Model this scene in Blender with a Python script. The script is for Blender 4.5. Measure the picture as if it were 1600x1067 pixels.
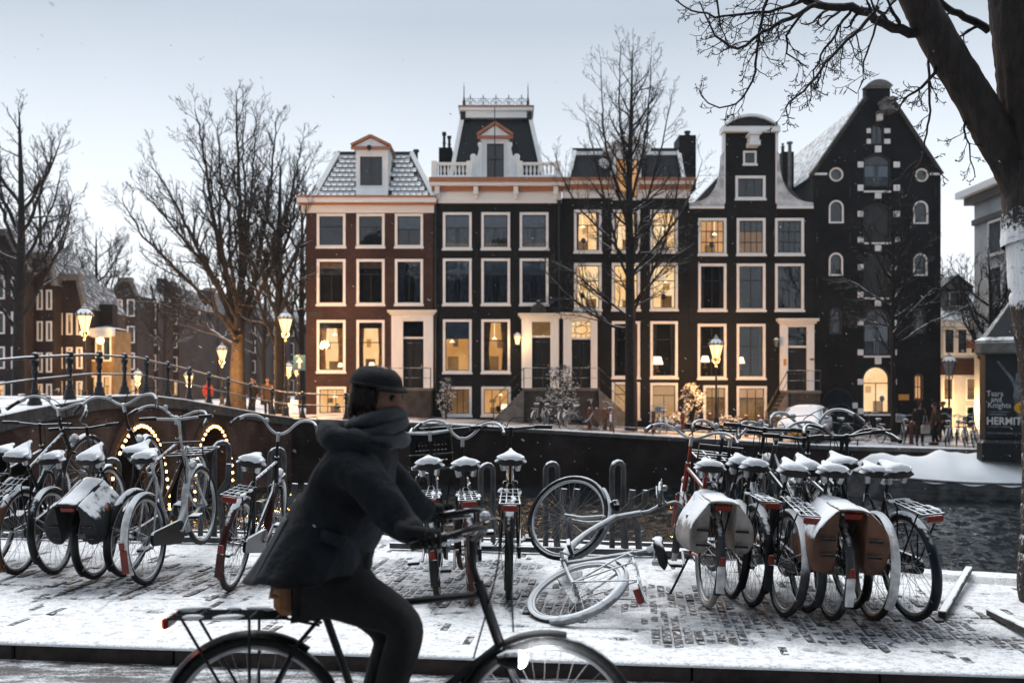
import bpy, bmesh, math, random
import numpy as np
from mathutils import Vector, Matrix, Quaternion, noise as mnoise
random.seed(7)
PI = math.pi
R = math.radians
scene = bpy.context.scene
for _o in list(bpy.data.objects):
    bpy.data.objects.remove(_o, do_unlink=True)
COL = scene.collection

# ------------------------------------------------------------------ camera
CAMZ, FPX, HOR = 1.55, 1556.0, 600.0
cam_data = bpy.data.cameras.new('camera')
cam = bpy.data.objects.new('camera', cam_data); COL.objects.link(cam)
cam.location = (0, 0, CAMZ); cam.rotation_euler = (PI/2, 0, 0)
cam_data.sensor_width = 36.0; cam_data.lens = 36.0*FPX/1600.0
cam_data.shift_y = (HOR-533.5)/1600.0
cam_data.clip_start = 0.1; cam_data.clip_end = 3000
cam_data.dof.use_dof = True; cam_data.dof.focus_distance = 7.6; cam_data.dof.aperture_fstop = 2.4
scene.camera = cam

# ------------------------------------------------------------------ light
SUN_EL, SUN_AZ = 58.0, -14.0        # overcast dusk: the bright part of the cloud is high, beyond the houses
world = bpy.data.worlds.new('World'); scene.world = world
world.use_nodes = True
wn = world.node_tree; wn.nodes.clear()
def _w(t, **k):
    n = wn.nodes.new(t)
    for a, b in k.items(): setattr(n, a, b)
    return n
w_out = _w('ShaderNodeOutputWorld'); w_bg = _w('ShaderNodeBackground')
w_sky = _w('ShaderNodeTexSky', sky_type='NISHITA')
w_sky.sun_disc = False; w_sky.sun_elevation = R(SUN_EL); w_sky.sun_rotation = R(SUN_AZ)
w_sky.dust_density = 2.0; w_sky.ozone_density = 2.0
w_tc = _w('ShaderNodeTexCoord'); w_sep = _w('ShaderNodeSeparateXYZ')
w_ramp = _w('ShaderNodeValToRGB')
cr = w_ramp.color_ramp
cr.elements[0].position = 0.0;  cr.elements[0].color = (0.76, 0.785, 0.815, 1)
cr.elements[1].position = 0.12; cr.elements[1].color = (0.69, 0.72, 0.755, 1)
for p, c in ((0.22, (0.54, 0.58, 0.625, 1)), (0.34, (0.34, 0.38, 0.428, 1)), (0.6, (0.36, 0.395, 0.435, 1)), (1.0, (0.40, 0.44, 0.49, 1))):
    e = cr.elements.new(p); e.color = c
w_noise = _w('ShaderNodeTexNoise'); w_noise.inputs['Scale'].default_value = 2.2; w_noise.inputs['Detail'].default_value = 5
w_nm = _w('ShaderNodeMapRange'); w_nm.inputs['From Min'].default_value = .3; w_nm.inputs['From Max'].default_value = .7
w_nm.inputs['To Min'].default_value = .93; w_nm.inputs['To Max'].default_value = 1.06
w_mul = _w('ShaderNodeVectorMath', operation='SCALE')
w_gain = _w('ShaderNodeVectorMath', operation='SCALE'); w_gain.inputs['Scale'].default_value = 9.2
w_mix = _w('ShaderNodeMix', data_type='RGBA'); w_mix.inputs['Factor'].default_value = 0.92
L = wn.links.new
L(w_tc.outputs['Generated'], w_sep.inputs[0]); L(w_sep.outputs['Z'], w_ramp.inputs['Fac'])
L(w_tc.outputs['Generated'], w_noise.inputs['Vector']); L(w_noise.outputs['Fac'], w_nm.inputs['Value'])
L(w_ramp.outputs['Color'], w_mul.inputs[0]); L(w_nm.outputs['Result'], w_mul.inputs['Scale'])
L(w_mul.outputs[0], w_gain.inputs[0])
L(w_sky.outputs['Color'], w_mix.inputs[6]); L(w_gain.outputs[0], w_mix.inputs[7])
L(w_mix.outputs[2], w_bg.inputs['Color']); w_bg.inputs['Strength'].default_value = 0.1
L(w_bg.outputs[0], w_out.inputs['Surface'])

sun_d = bpy.data.lights.new('sun', 'SUN'); sun_d.energy = 1.5; sun_d.angle = R(40); sun_d.color = (1.0, 0.985, 0.97)
sun = bpy.data.objects.new('sun', sun_d); COL.objects.link(sun)
_az, _el = R(SUN_AZ), R(SUN_EL)
_dir = Vector((math.sin(_az)*math.cos(_el), math.cos(_az)*math.cos(_el), math.sin(_el)))
sun.rotation_euler = _dir.to_track_quat('Z', 'Y').to_euler(); sun.location = _dir*60

scene.render.engine = 'CYCLES'
scene.view_settings.view_transform = 'Standard'; scene.view_settings.look = 'None'
scene.view_settings.gamma = 1.0; scene.view_settings.use_curve_mapping = False
scene.view_settings.exposure = 0.85
scene.cycles.use_denoising = True
scene.cycles.max_bounces = 6; scene.cycles.diffuse_bounces = 2; scene.cycles.glossy_bounces = 3
scene.cycles.transparent_max_bounces = 12; scene.cycles.volume_bounces = 0
scene.cycles.sample_clamp_indirect = 3.0; scene.cycles.caustics_reflective = False; scene.cycles.caustics_refractive = False

# ------------------------------------------------------------------ helpers
def W(px, py, Y):
    return Vector(((px-800.0)/FPX*Y, Y, CAMZ+(HOR-py)/FPX*Y))
def G(px, py, z=0.0):
    Y = (CAMZ-z)*FPX/(py-HOR)
    return Vector(((px-800.0)/FPX*Y, Y, z))

class MB:
    """mesh builder: collects verts / faces / material slots"""
    def __init__(s): s.v = []; s.f = []; s.m = []; s.mi = 0
    def add(s, vs, fs):
        o = len(s.v); s.v.extend([tuple(p) for p in vs])
        for f in fs: s.f.append(tuple(i+o for i in f)); s.m.append(s.mi)
    def quad(s, a, b, c, d): s.add([a, b, c, d], [(0, 1, 2, 3)])
    def box(s, x0, x1, y0, y1, z0, z1):
        s.add([(x0,y0,z0),(x1,y0,z0),(x1,y1,z0),(x0,y1,z0),(x0,y0,z1),(x1,y0,z1),(x1,y1,z1),(x0,y1,z1)],
              [(0,3,2,1),(4,5,6,7),(0,1,5,4),(1,2,6,5),(2,3,7,6),(3,0,4,7)]); return s
    def bbox(s, x0, x1, y0, y1, z0, z1, b):
        """box with chamfered edges"""
        X, Y_, Z = (x0, x0+b, x1-b, x1), (y0, y0+b, y1-b, y1), (z0, z0+b, z1-b, z1)
        o = []
        idx = {}
        def vid(i, j, k):
            if (i, j, k) not in idx: idx[(i,j,k)] = len(o); o.append((X[i], Y_[j], Z[k]))
            return idx[(i,j,k)]
        fs = []
        fs.append((vid(1,1,0),vid(1,2,0),vid(2,2,0),vid(2,1,0))); fs.append((vid(1,1,3),vid(2,1,3),vid(2,2,3),vid(1,2,3)))
        fs.append((vid(1,0,1),vid(2,0,1),vid(2,0,2),vid(1,0,2))); fs.append((vid(1,3,1),vid(1,3,2),vid(2,3,2),vid(2,3,1)))
        fs.append((vid(0,1,1),vid(0,1,2),vid(0,2,2),vid(0,2,1))); fs.append((vid(3,1,1),vid(3,2,1),vid(3,2,2),vid(3,1,2)))
        for (k, kk) in ((0, 1), (3, 2)):
            fs.append((vid(1,1,k),vid(2,1,k),vid(2,0,kk),vid(1,0,kk))); fs.append((vid(1,2,k),vid(1,3,kk),vid(2,3,kk),vid(2,2,k)))
            fs.append((vid(1,1,k),vid(1,2,k),vid(0,2,kk),vid(0,1,kk))); fs.append((vid(2,1,k),vid(3,1,kk),vid(3,2,kk),vid(2,2,k)))
        for (j, jj) in ((0, 1), (3, 2)):
            for (i, ii) in ((0, 1), (3, 2)):
                fs.append((vid(ii,j,1),vid(ii,j,2),vid(i,jj,2),vid(i,jj,1)))
                for (k, kk) in ((0, 1), (3, 2)):
                    fs.append((vid(ii,jj,k),vid(ii,j,kk),vid(i,jj,kk)))
        s.add(o, fs); return s
    def tube(s, pts, r, n=8, cap=True, closed=False):
        P = [Vector(p) for p in pts]; N = len(P)
        if not hasattr(r, '__len__'): r = [r]*N
        T = []
        for i in range(N):
            if closed: t = P[(i+1) % N]-P[i-1]
            else: t = P[min(i+1, N-1)]-P[max(i-1, 0)]
            T.append(t.normalized() if t.length > 1e-9 else Vector((0,0,1)))
        a = Vector((0,0,1)) if abs(T[0].z) < .9 else Vector((1,0,0))
        u = T[0].cross(a).normalized()
        vs = []
        for i in range(N):
            u = (u-T[i]*u.dot(T[i]))
            u = u.normalized() if u.length > 1e-9 else T[i].orthogonal().normalized()
            w = T[i].cross(u)
            for k in range(n):
                an = 2*PI*k/n
                vs.append(P[i]+(u*math.cos(an)+w*math.sin(an))*r[i])
        fs = []
        for i in range(N if closed else N-1):
            j = (i+1) % N
            for k in range(n):
                k2 = (k+1) % n
                fs.append((i*n+k, i*n+k2, j*n+k2, j*n+k))
        if cap and not closed:
            fs.append(tuple(range(n-1, -1, -1))); fs.append(tuple((N-1)*n+k for k in range(n)))
        s.add(vs, fs); return s
    def lathe(s, prof, c=(0,0,0), n=16, axis='z', cap=True):
        vs, fs = [], []
        for (r, h) in prof:
            for k in range(n):
                a = 2*PI*k/n
                p = (r*math.cos(a), r*math.sin(a), h)
                if axis == 'y': p = (p[0], p[2], p[1])
                if axis == 'x': p = (p[2], p[0], p[1])
                vs.append((p[0]+c[0], p[1]+c[1], p[2]+c[2]))
        for i in range(len(prof)-1):
            for k in range(n):
                k2 = (k+1) % n
                fs.append((i*n+k, i*n+k2, (i+1)*n+k2, (i+1)*n+k))
        if cap:
            fs.append(tuple(range(n-1, -1, -1))); fs.append(tuple((len(prof)-1)*n+k for k in range(n)))
        s.add(vs, fs); return s
    def sphere(s, c, r, n=10, m=6, sc=(1,1,1)):
        prof = [(math.sin(PI*i/m)*1.0, -math.cos(PI*i/m)) for i in range(m+1)]
        vs, fs = [], []
        for (q, h) in prof:
            for k in range(n):
                a = 2*PI*k/n
                vs.append((c[0]+r*sc[0]*q*math.cos(a), c[1]+r*sc[1]*q*math.sin(a), c[2]+r*sc[2]*h))
        for i in range(m):
            for k in range(n):
                k2 = (k+1) % n
                if i == 0: fs.append((k, (i+1)*n+k2, (i+1)*n+k))
                elif i == m-1: fs.append((i*n+k, i*n+k2, (i+1)*n+k))
                else: fs.append((i*n+k, i*n+k2, (i+1)*n+k2, (i+1)*n+k))
        s.add(vs, fs); return s
    def prism(s, poly, y0, y1, plane='xz'):
        """polygon (list of 2d points) extruded between two depths"""
        n = len(poly)
        def P(p, d):
            return (p[0], d, p[1]) if plane == 'xz' else ((d, p[0], p[1]) if plane == 'yz' else (p[0], p[1], d))
        vs = [P(p, y0) for p in poly]+[P(p, y1) for p in poly]
        fs = [tuple(range(n)), tuple(range(2*n-1, n-1, -1))]
        for i in range(n): j = (i+1) % n; fs.append((i, i+n, j+n, j))
        s.add(vs, fs); return s
    def xform(s, M, start=0):
        for i in range(start, len(s.v)): s.v[i] = tuple(M @ Vector(s.v[i]))
        return s
    def mesh(s, name, mats=None, smooth=None):
        me = bpy.data.meshes.new(name); me.from_pydata(s.v, [], s.f)
        if mats is not None:
            for m in (mats if isinstance(mats, (list, tuple)) else [mats]): me.materials.append(m)
        if any(s.m): me.polygons.foreach_set('material_index', s.m)
        bm = bmesh.new(); bm.from_mesh(me)
        bmesh.ops.recalc_face_normals(bm, faces=bm.faces); bm.to_mesh(me); bm.free()
        if smooth is not None:
            me.shade_smooth()
            if smooth < 180: me.set_sharp_from_angle(angle=R(smooth))
        return me
    def build(s, name, mats, parent=None, smooth=None):
        return link(name, s.mesh(name, mats, smooth), parent)

def link(name, data, parent=None, loc=None, rot=None, scale=None):
    o = bpy.data.objects.new(name, data); COL.objects.link(o)
    if parent is not None: o.parent = parent
    if loc is not None: o.location = loc
    if rot is not None: o.rotation_euler = rot
    if scale is not None: o.scale = scale
    return o
def tag(o, label=None, cat=None, group=None, kind=None):
    if label: o['label'] = label
    if cat: o['category'] = cat
    if group: o['group'] = group
    if kind: o['kind'] = kind
    return o
def thing(name, label, cat, loc=(0,0,0), group=None, rz=0.0):
    o = bpy.data.objects.new(name, None); COL.objects.link(o)
    o.empty_display_size = .2; o.location = loc; o.rotation_euler = (0, 0, rz)
    return tag(o, label, cat, group)
def copy_tree(o, parent=None):
    c = o.copy(); COL.objects.link(c)
    if parent is not None: c.parent = parent
    for ch in list(o.children): copy_tree(ch, c)
    return c
_unit = None
def unit_box(mat):
    key = 'box_'+mat.name
    me = bpy.data.meshes.get(key)
    if me is None:
        me = MB().box(-.5, .5, -.5, .5, -.5, .5).mesh(key, mat); me.name = key
    return me
def boxpart(name, mat, parent, x0, x1, y0, y1, z0, z1):
    """a box-shaped part sharing one mesh per material"""
    return link(name, unit_box(mat), parent, ((x0+x1)/2, (y0+y1)/2, (z0+z1)/2), None, (x1-x0, y1-y0, z1-z0))

# ------------------------------------------------------------------ materials
def nmat(name):
    m = bpy.data.materials.new(name); m.use_nodes = True
    nt = m.node_tree; nt.nodes.clear()
    out = nt.nodes.new('ShaderNodeOutputMaterial')
    return m, nt, out
def N(nt, t, **k):
    n = nt.nodes.new(t)
    for a, b in k.items():
        if a in n.inputs: n.inputs[a].default_value = b
        else: setattr(n, a, b)
    return n
def noise(nt, vec, scale, detail=3, rough=.55):
    n = N(nt, 'ShaderNodeTexNoise'); n.inputs['Scale'].default_value = scale
    n.inputs['Detail'].default_value = detail; n.inputs['Roughness'].default_value = rough
    if vec is not None: nt.links.new(vec, n.inputs['Vector'])
    return n.outputs['Fac']
def maprange(nt, v, a, b, c=0.0, d=1.0, smooth=True):
    n = N(nt, 'ShaderNodeMapRange', interpolation_type='SMOOTHSTEP' if smooth else 'LINEAR')
    nt.links.new(v, n.inputs['Value'])
    n.inputs['From Min'].default_value = a; n.inputs['From Max'].default_value = b
    n.inputs['To Min'].default_value = c; n.inputs['To Max'].default_value = d
    return n.outputs['Result']
def mathn(nt, op, a, b):
    n = N(nt, 'ShaderNodeMath', operation=op)
    for i, v in enumerate((a, b)):
        if hasattr(v, 'is_output'): nt.links.new(v, n.inputs[i])
        else: n.inputs[i].default_value = v
    return n.outputs[0]
def mixc(nt, f, a, b):
    n = N(nt, 'ShaderNodeMix', data_type='RGBA')
    for i, v in ((0, f), (6, a), (7, b)):
        if hasattr(v, 'is_output'): nt.links.new(v, n.inputs[i])
        elif i == 0: n.inputs[0].default_value = v
        else: n.inputs[i].default_value = (*v, 1) if len(v) == 3 else v
    return n.outputs[2]
SNOWC = (0.86, 0.89, 0.92)
def snow_factor(nt, vec, lo, hi, scale, jitter=.9):
    """how much snow lies on a surface: faces that look up hold it, broken up by noise"""
    g = N(nt, 'ShaderNodeNewGeometry'); sp = N(nt, 'ShaderNodeSeparateXYZ')
    nt.links.new(g.outputs['Normal'], sp.inputs[0])
    n = noise(nt, vec, scale, 4, .65)
    v = mathn(nt, 'ADD', sp.outputs['Z'], mathn(nt, 'MULTIPLY', mathn(nt, 'SUBTRACT', n, .5), jitter))
    return maprange(nt, v, lo, hi)
def M(name, col, rough=.6, metal=0.0, var=.25, vs=6.0, snow=None, bump=0.0, bs=40.0, spec=.3, col2=None, world_space=False):
    m, nt, out = nmat(name)
    b = N(nt, 'ShaderNodeBsdfPrincipled'); nt.links.new(b.outputs[0], out.inputs['Surface'])
    b.inputs['Metallic'].default_value = metal; b.inputs['Specular IOR Level'].default_value = spec
    tc = N(nt, 'ShaderNodeTexCoord')
    vec = tc.outputs['Object']
    if world_space: vec = N(nt, 'ShaderNodeNewGeometry').outputs['Position']
    n = noise(nt, vec, vs, 4)
    c2 = col2 if col2 is not None else tuple(min(1, c*(1+var)) for c in col)
    c1 = tuple(c*(1-var) for c in col)
    c = mixc(nt, maprange(nt, n, .3, .7), c1, c2)
    rg = rough
    if snow is not None:
        f = snow_factor(nt, vec, *snow)
        c = mixc(nt, f, c, SNOWC)
        rg = maprange(nt, f, 0, 1, rough, .8); nt.links.new(rg, b.inputs['Roughness'])
        if metal: nt.links.new(maprange(nt, f, 0, 1, metal, 0.0), b.inputs['Metallic'])
    else:
        b.inputs['Roughness'].default_value = rough
    nt.links.new(c, b.inputs['Base Color'])
    if bump:
        bn = N(nt, 'ShaderNodeBump'); bn.inputs['Strength'].default_value = bump; bn.inputs['Distance'].default_value = .02
        nt.links.new(noise(nt, vec, bs, 4), bn.inputs['Height']); nt.links.new(bn.outputs[0], b.inputs['Normal'])
    return m
def brickmat(name, c1, c2, mortar, rough=.8, snow=None, dirt=.5, bw=.21, bh=.063):
    m, nt, out = nmat(name)
    b = N(nt, 'ShaderNodeBsdfPrincipled'); nt.links.new(b.outputs[0], out.inputs['Surface'])
    b.inputs['Specular IOR Level'].default_value = .15
    g = N(nt, 'ShaderNodeNewGeometry'); sp = N(nt, 'ShaderNodeSeparateXYZ'); nt.links.new(g.outputs['Position'], sp.inputs[0])
    u = mathn(nt, 'ADD', sp.outputs['X'], sp.outputs['Y']); cb = N(nt, 'ShaderNodeCombineXYZ')
    nt.links.new(u, cb.inputs[0]); nt.links.new(sp.outputs['Z'], cb.inputs[1])
    t = N(nt, 'ShaderNodeTexBrick'); nt.links.new(cb.outputs[0], t.inputs['Vector'])
    t.inputs['Scale'].default_value = 1.0; t.inputs['Brick Width'].default_value = bw; t.inputs['Row Height'].default_value = bh
    t.inputs['Mortar Size'].default_value = .007; t.inputs['Bias'].default_value = 0.0
    t.inputs['Color1'].default_value = (*c1, 1); t.inputs['Color2'].default_value = (*c2, 1); t.inputs['Mortar'].default_value = (*mortar, 1)
    pos = g.outputs['Position']
    big = maprange(nt, noise(nt, pos, .7, 5), .3, .75, 1.0-dirt, 1.0+dirt*.5)
    mul = N(nt, 'ShaderNodeVectorMath', operation='SCALE'); nt.links.new(t.outputs['Color'], mul.inputs[0]); nt.links.new(big, mul.inputs['Scale'])
    c = mul.outputs[0]
    if snow is not None:
        c = mixc(nt, snow_factor(nt, pos, *snow), c, SNOWC)
    nt.links.new(c, b.inputs['Base Color']); b.inputs['Roughness'].default_value = rough
    bn = N(nt, 'ShaderNodeBump'); bn.inputs['Strength'].default_value = .5; bn.inputs['Distance'].default_value = .01; bn.invert = True
    nt.links.new(t.outputs['Fac'], bn.inputs['Height']); nt.links.new(bn.outputs[0], b.inputs['Normal'])
    return m
def emit(name, col, strength, var=0.0, vs=3.0, col2=None):
    m, nt, out = nmat(name)
    e = N(nt, 'ShaderNodeEmission'); nt.links.new(e.outputs[0], out.inputs['Surface'])
    e.inputs['Strength'].default_value = strength
    if col2 is not None or var:
        tc = N(nt, 'ShaderNodeNewGeometry')
        n = noise(nt, tc.outputs['Position'], vs, 4)
        c2 = col2 if col2 is not None else tuple(c*(1-var) for c in col)
        nt.links.new(mixc(nt, maprange(nt, n, .35, .65), c2, col), e.inputs['Color'])
    else: e.inputs['Color'].default_value = (*col, 1)
    return m
def glassmat(name, tint=(.9, .95, 1), refl=.12):
    m, nt, out = nmat(name)
    t = N(nt, 'ShaderNodeBsdfTransparent'); t.inputs[0].default_value = (*tint, 1)
    gl = N(nt, 'ShaderNodeBsdfGlossy'); gl.inputs['Roughness'].default_value = .03
    gl.inputs['Color'].default_value = (1, 1, 1, 1)
    g = N(nt, 'ShaderNodeNewGeometry')
    bn = N(nt, 'ShaderNodeBump'); bn.inputs['Strength'].default_value = .08; bn.inputs['Distance'].default_value = .05
    nt.links.new(noise(nt, g.outputs['Position'], 1.6, 2), bn.inputs['Height']); nt.links.new(bn.outputs[0], gl.inputs['Normal'])
    lw = N(nt, 'ShaderNodeFresnel'); lw.inputs['IOR'].default_value = 1.5
    f = mathn(nt, 'ADD', lw.outputs[0], refl-.04)
    mx = N(nt, 'ShaderNodeMixShader'); nt.links.new(f, mx.inputs[0]); nt.links.new(t.outputs[0], mx.inputs[1]); nt.links.new(gl.outputs[0], mx.inputs[2])
    nt.links.new(mx.outputs[0], out.inputs['Surface'])
    return m

MT = {}
MT['brick_red'] = brickmat('red brown brick', (.050,.027,.025), (.074,.038,.034), (.040,.034,.033), dirt=.35)
MT['brick_black'] = brickmat('black painted brick', (.009,.0105,.0125), (.015,.0165,.0185), (.009,.010,.0115), rough=.65, dirt=.4)
MT['brick_dark'] = brickmat('dark brown brick', (.0115,.0125,.0145), (.019,.020,.022), (.020,.021,.023), dirt=.35)
MT['brick_ware'] = brickmat('warehouse brick', (.0105,.0115,.0135), (.017,.018,.020), (.015,.016,.0175), dirt=.4)
MT['brick_bridge'] = brickmat('bridge brick', (.085,.045,.035), (.13,.068,.05), (.10,.09,.083), dirt=.7)
MT['brick_quay'] = brickmat('quay brick', (.018,.0135,.0135), (.030,.021,.020), (.024,.022,.022), dirt=.7)
MT['brick_far'] = brickmat('far brick', (.030,.022,.024), (.042,.030,.031), (.038,.036,.038), dirt=.4)
MT['white'] = M('white paint', (.78,.78,.77), .5, var=.05, vs=3, snow=(.6,.95,3))
MT['cream'] = M('cream paint', (.72,.66,.56), .55, var=.06, vs=3, snow=(.6,.95,3))
MT['ochre'] = M('salmon ochre trim', (.34,.15,.085), .6, var=.12, vs=4, snow=(.6,.95,3))  # ochre tone for cornice bands, dormer trim and the string course
MT['blackpaint'] = M('black paint', (.016,.018,.02), .35, var=.2, snow=(.65,.98,3))
MT['sash'] = M('sash black paint', (.02,.022,.024), .4, var=.2)
MT['room'] = M('dark room', (.008,.009,.011), .9, var=.6, vs=1.2)
MT['slate'] = M('roof slate', (.014,.016,.019), .55, var=.35, vs=7, snow=(.72,1.25,4,.8))
MT['tile'] = M('dark roof tile', (.012,.013,.015), .5, var=.3, vs=5, snow=(.60,.86,6,.8))
MT['snowroof'] = M('snowed roof', (.05,.05,.055), .6, var=.3, vs=5, snow=(.42,.80,3.5,1.1))
MT['stone'] = M('grey stone', (.14,.135,.13), .8, var=.25, vs=4, snow=(.5,.85,3), bump=.3)
MT['stone_dark'] = M('dark stone', (.04,.039,.038), .8, var=.35, vs=3, snow=(.6,.9,3), bump=.3)
MT['scroll'] = M('weathered white stone', (.50,.51,.53), .8, var=.35, vs=2.2, snow=(.5,.9,3))
MT['block'] = M('white stone block', (.74,.74,.74), .7, var=.08, vs=3, snow=(.6,.9,3))
MT['coping'] = M('snowed coping stone', (.07,.07,.07), .8, var=.3, vs=3, snow=(.25,.55,3,.5), bump=.3)
MT['iron'] = M('black iron', (.014,.016,.018), .4, var=.3, vs=10, snow=(.55,.95,9))
MT['iron_snow'] = M('iron with snow', (.016,.018,.02), .45, var=.3, vs=10, snow=(.35,.7,9))
MT['glass'] = glassmat('window glass', refl=.028)
MT['frost'] = M('frosted blind', (.15,.165,.185), .9, var=.15, vs=3)
MT['net'] = M('net curtain', (.075,.084,.095), .9, var=.3, vs=5)
MT['drape'] = M('brown drape', (.30,.16,.08), .9, var=.3, vs=5)
MT['yellow_wall'] = M('ochre render', (.22,.14,.06), .8, var=.2, vs=2)
MT['gold'] = M('gilt valance', (.55,.26,.05), .5, var=.3, vs=14)
MT['wood_brown'] = M('brown wood', (.16,.075,.045), .55, var=.3, vs=9)
MT['lit_warm'] = emit('warm lit room', (1.0,.55,.21), .66, col2=(1.0,.43,.12), vs=.7)
MT['lit_bright'] = emit('bright lit room', (1.0,.66,.34), .74, col2=(1.0,.52,.19), vs=.7)
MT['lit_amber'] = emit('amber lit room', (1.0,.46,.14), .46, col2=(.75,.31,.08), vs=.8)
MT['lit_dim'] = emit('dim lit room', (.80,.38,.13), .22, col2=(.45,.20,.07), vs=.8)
MT['lit_blind'] = emit('lit blind', (1.0,.55,.25), .36, col2=(.9,.42,.16), vs=1.0)
MT['lamp'] = emit('lamp glass lit', (1.0,.60,.25), 1.7)
MT['bulb'] = emit('bulb lit', (1.0,.50,.15), 9.0)
MT['leaf_dark'] = M('indoor plant leaf', (.02,.03,.012), .7, var=.4, vs=9)
MT['orb'] = emit('table lamp lit', (1.0,.75,.42), 1.7)
MT['rubber'] = M('tyre rubber', (.016,.016,.017), .75, var=.3, vs=30, snow=(.55,1.0,7,.8), bump=.4, bs=120)
MT['stone_pale'] = M('pale rendered stone', (.50,.52,.54), .8, var=.12, vs=1.2, snow=(.6,.9,3))
# ================================================================== ground, water, quays
def interp(x, P):
    if x <= P[0][0]: return P[0][1]
    for (a, b), (c, d) in zip(P, P[1:]):
        if x <= c: return b+(d-b)*(x-a)/(c-a)
    return P[-1][1]
ZS = [(-9.0, .10), (-3.9, -.02), (12, -.78), (20, -.90), (30, -.92)]
def zs(x): return interp(x, ZS)                                   # far street level: it climbs towards the bridge
FARQ = [(-9.2, 41.6), (-3.9, 40.5), (12, 37.5), (40, 32.5)]
def farq(x): return interp(x, FARQ)                               # far quay edge
NEARQ = [(-60, 19.0), (-6, 10.6), (-1, 9.85), (2.2, 8.95), (3.4, 8.1), (5.2, 7.45), (30, 5.6)]
def nearq(x): return interp(x, NEARQ)                             # near quay edge
def kerb(x): return 5.60-.118*x                                   # kerb line (outer face)
WATER = -2.5

# --- far street: one sheet from the far quay to the horizon
m, nt, out = nmat('far street'); b = N(nt, 'ShaderNodeBsdfPrincipled'); nt.links.new(b.outputs[0], out.inputs[0])
g = N(nt, 'ShaderNodeNewGeometry')
n1 = maprange(nt, noise(nt, g.outputs['Position'], .9, 5), .38, .58); n2 = noise(nt, g.outputs['Position'], 9, 4)
f = maprange(nt, mathn(nt, 'ADD', mathn(nt, 'MULTIPLY', n1, .6), n2), .45, .85)
nt.links.new(mixc(nt, f, (.055,.045,.042), (.72,.74,.78)), b.inputs['Base Color']); b.inputs['Roughness'].default_value = .6
MT['street'] = m
mb = MB()
xs = [-420, -200, -80, -30, -18, -9.2] + [-9.2+i*1.3 for i in range(1, 25)] + [30, 45, 80, 200, 420]
ys = [0, .06, .15, .3, .6, 1.0]
rows = []
for x in xs:
    y0 = farq(x) if x >= -9.2 else 41.6
    col = [(x, y0, zs(x)), (x, y0+3, zs(x)), (x, 47.4, zs(x)+.02), (x, 60, zs(x)+.02), (x, 110, 0.0), (x, 420, 0.0)]
    rows.append(col)
vs = [p for c in rows for p in c]
mb.add(vs, [(i*6+j, (i+1)*6+j, (i+1)*6+j+1, i*6+j+1) for i in range(len(xs)-1) for j in range(5)])
tag(mb.build('far_street', MT['street']), 'snow dusted brick street along the far canal bank', None, kind='structure')

# --- far quay wall with separate coping stones
qw = thing('quay_wall', 'dark brick canal wall below the row of houses, snow on its coping', 'wall', (6, 39, WATER))
def at(o, mbx): mbx.xform(Matrix.Translation(-Vector(o.location))); return mbx
mb = MB()
QX = [-9.2+i*.9 for i in range(47)]
for x0, x1 in zip(QX, QX[1:]):
    a, b_ = (x0, farq(x0)), (x1, farq(x1))
    mb.add([(a[0],a[1],-4),(b_[0],b_[1],-4),(b_[0],b_[1],zs(b_[0])-.16),(a[0],a[1],zs(a[0])-.16),
            (a[0],a[1]+.5,-4),(b_[0],b_[1]+.5,-4),(b_[0],b_[1]+.5,zs(b_[0])-.16),(a[0],a[1]+.5,zs(a[0])-.16)],
           [(0,1,2,3),(4,7,6,5),(3,2,6,7)])
at(qw, mb).build('wall_body', MT['brick_quay'], qw)
for x0, x1 in zip(QX, QX[1:]):
    mb = MB(); d = Vector((x1-x0, farq(x1)-farq(x0), zs(x1)-zs(x0)))
    mb.bbox(.006, d.length-.006, -.06, .45, -.155, .03, .02)
    ang = math.atan2(d.y, d.x)
    o = mb.build('coping_stone', MT['coping'], qw)
    o.matrix_local = Matrix.Translation(Vector((x0, farq(x0), zs(x0)))-Vector(qw.location)) @ d.to_track_quat('X', 'Z').to_matrix().to_4x4()

# --- water
m, nt, out = nmat('canal water'); b = N(nt, 'ShaderNodeBsdfPrincipled'); nt.links.new(b.outputs[0], out.inputs[0])
b.inputs['Base Color'].default_value = (.010,.014,.017,1); b.inputs['Roughness'].default_value = .04; b.inputs['IOR'].default_value = 1.33
g = N(nt, 'ShaderNodeNewGeometry')
mp = N(nt, 'ShaderNodeMapping'); nt.links.new(g.outputs['Position'], mp.inputs['Vector']); mp.inputs['Scale'].default_value = (1, 1.6, 1)
h = mathn(nt, 'ADD', noise(nt, mp.outputs[0], 2.6, 3), mathn(nt, 'MULTIPLY', noise(nt, mp.outputs[0], 8, 2), .4))
bn = N(nt, 'ShaderNodeBump'); bn.inputs['Strength'].default_value = .5; bn.inputs['Distance'].default_value = .05
nt.links.new(h, bn.inputs['Height']); nt.links.new(bn.outputs[0], b.inputs['Normal'])
MT['water'] = m
def grid_mesh(name, V, mat):
    """V: nx x ny x 3 array"""
    nx_, ny_ = V.shape[:2]; idx = np.arange(nx_*ny_).reshape(nx_, ny_)
    Fq = np.stack([idx[:-1,:-1], idx[1:,:-1], idx[1:,1:], idx[:-1,1:]], -1).reshape(-1, 4)
    me = bpy.data.meshes.new(name); me.vertices.add(nx_*ny_); me.vertices.foreach_set('co', V.reshape(-1, 3).astype(np.float32).ravel())
    me.loops.add(Fq.size); me.loops.foreach_set('vertex_index', Fq.ravel().astype(np.int32))
    me.polygons.add(len(Fq)); me.polygons.foreach_set('loop_start', (np.arange(len(Fq))*4).astype(np.int32))
    me.update(calc_edges=True); me.materials.append(mat); me.shade_smooth(); return me
xs_, ys2 = np.arange(-16, 26.01, .085), np.arange(4.6, 46.01, .115)
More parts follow.
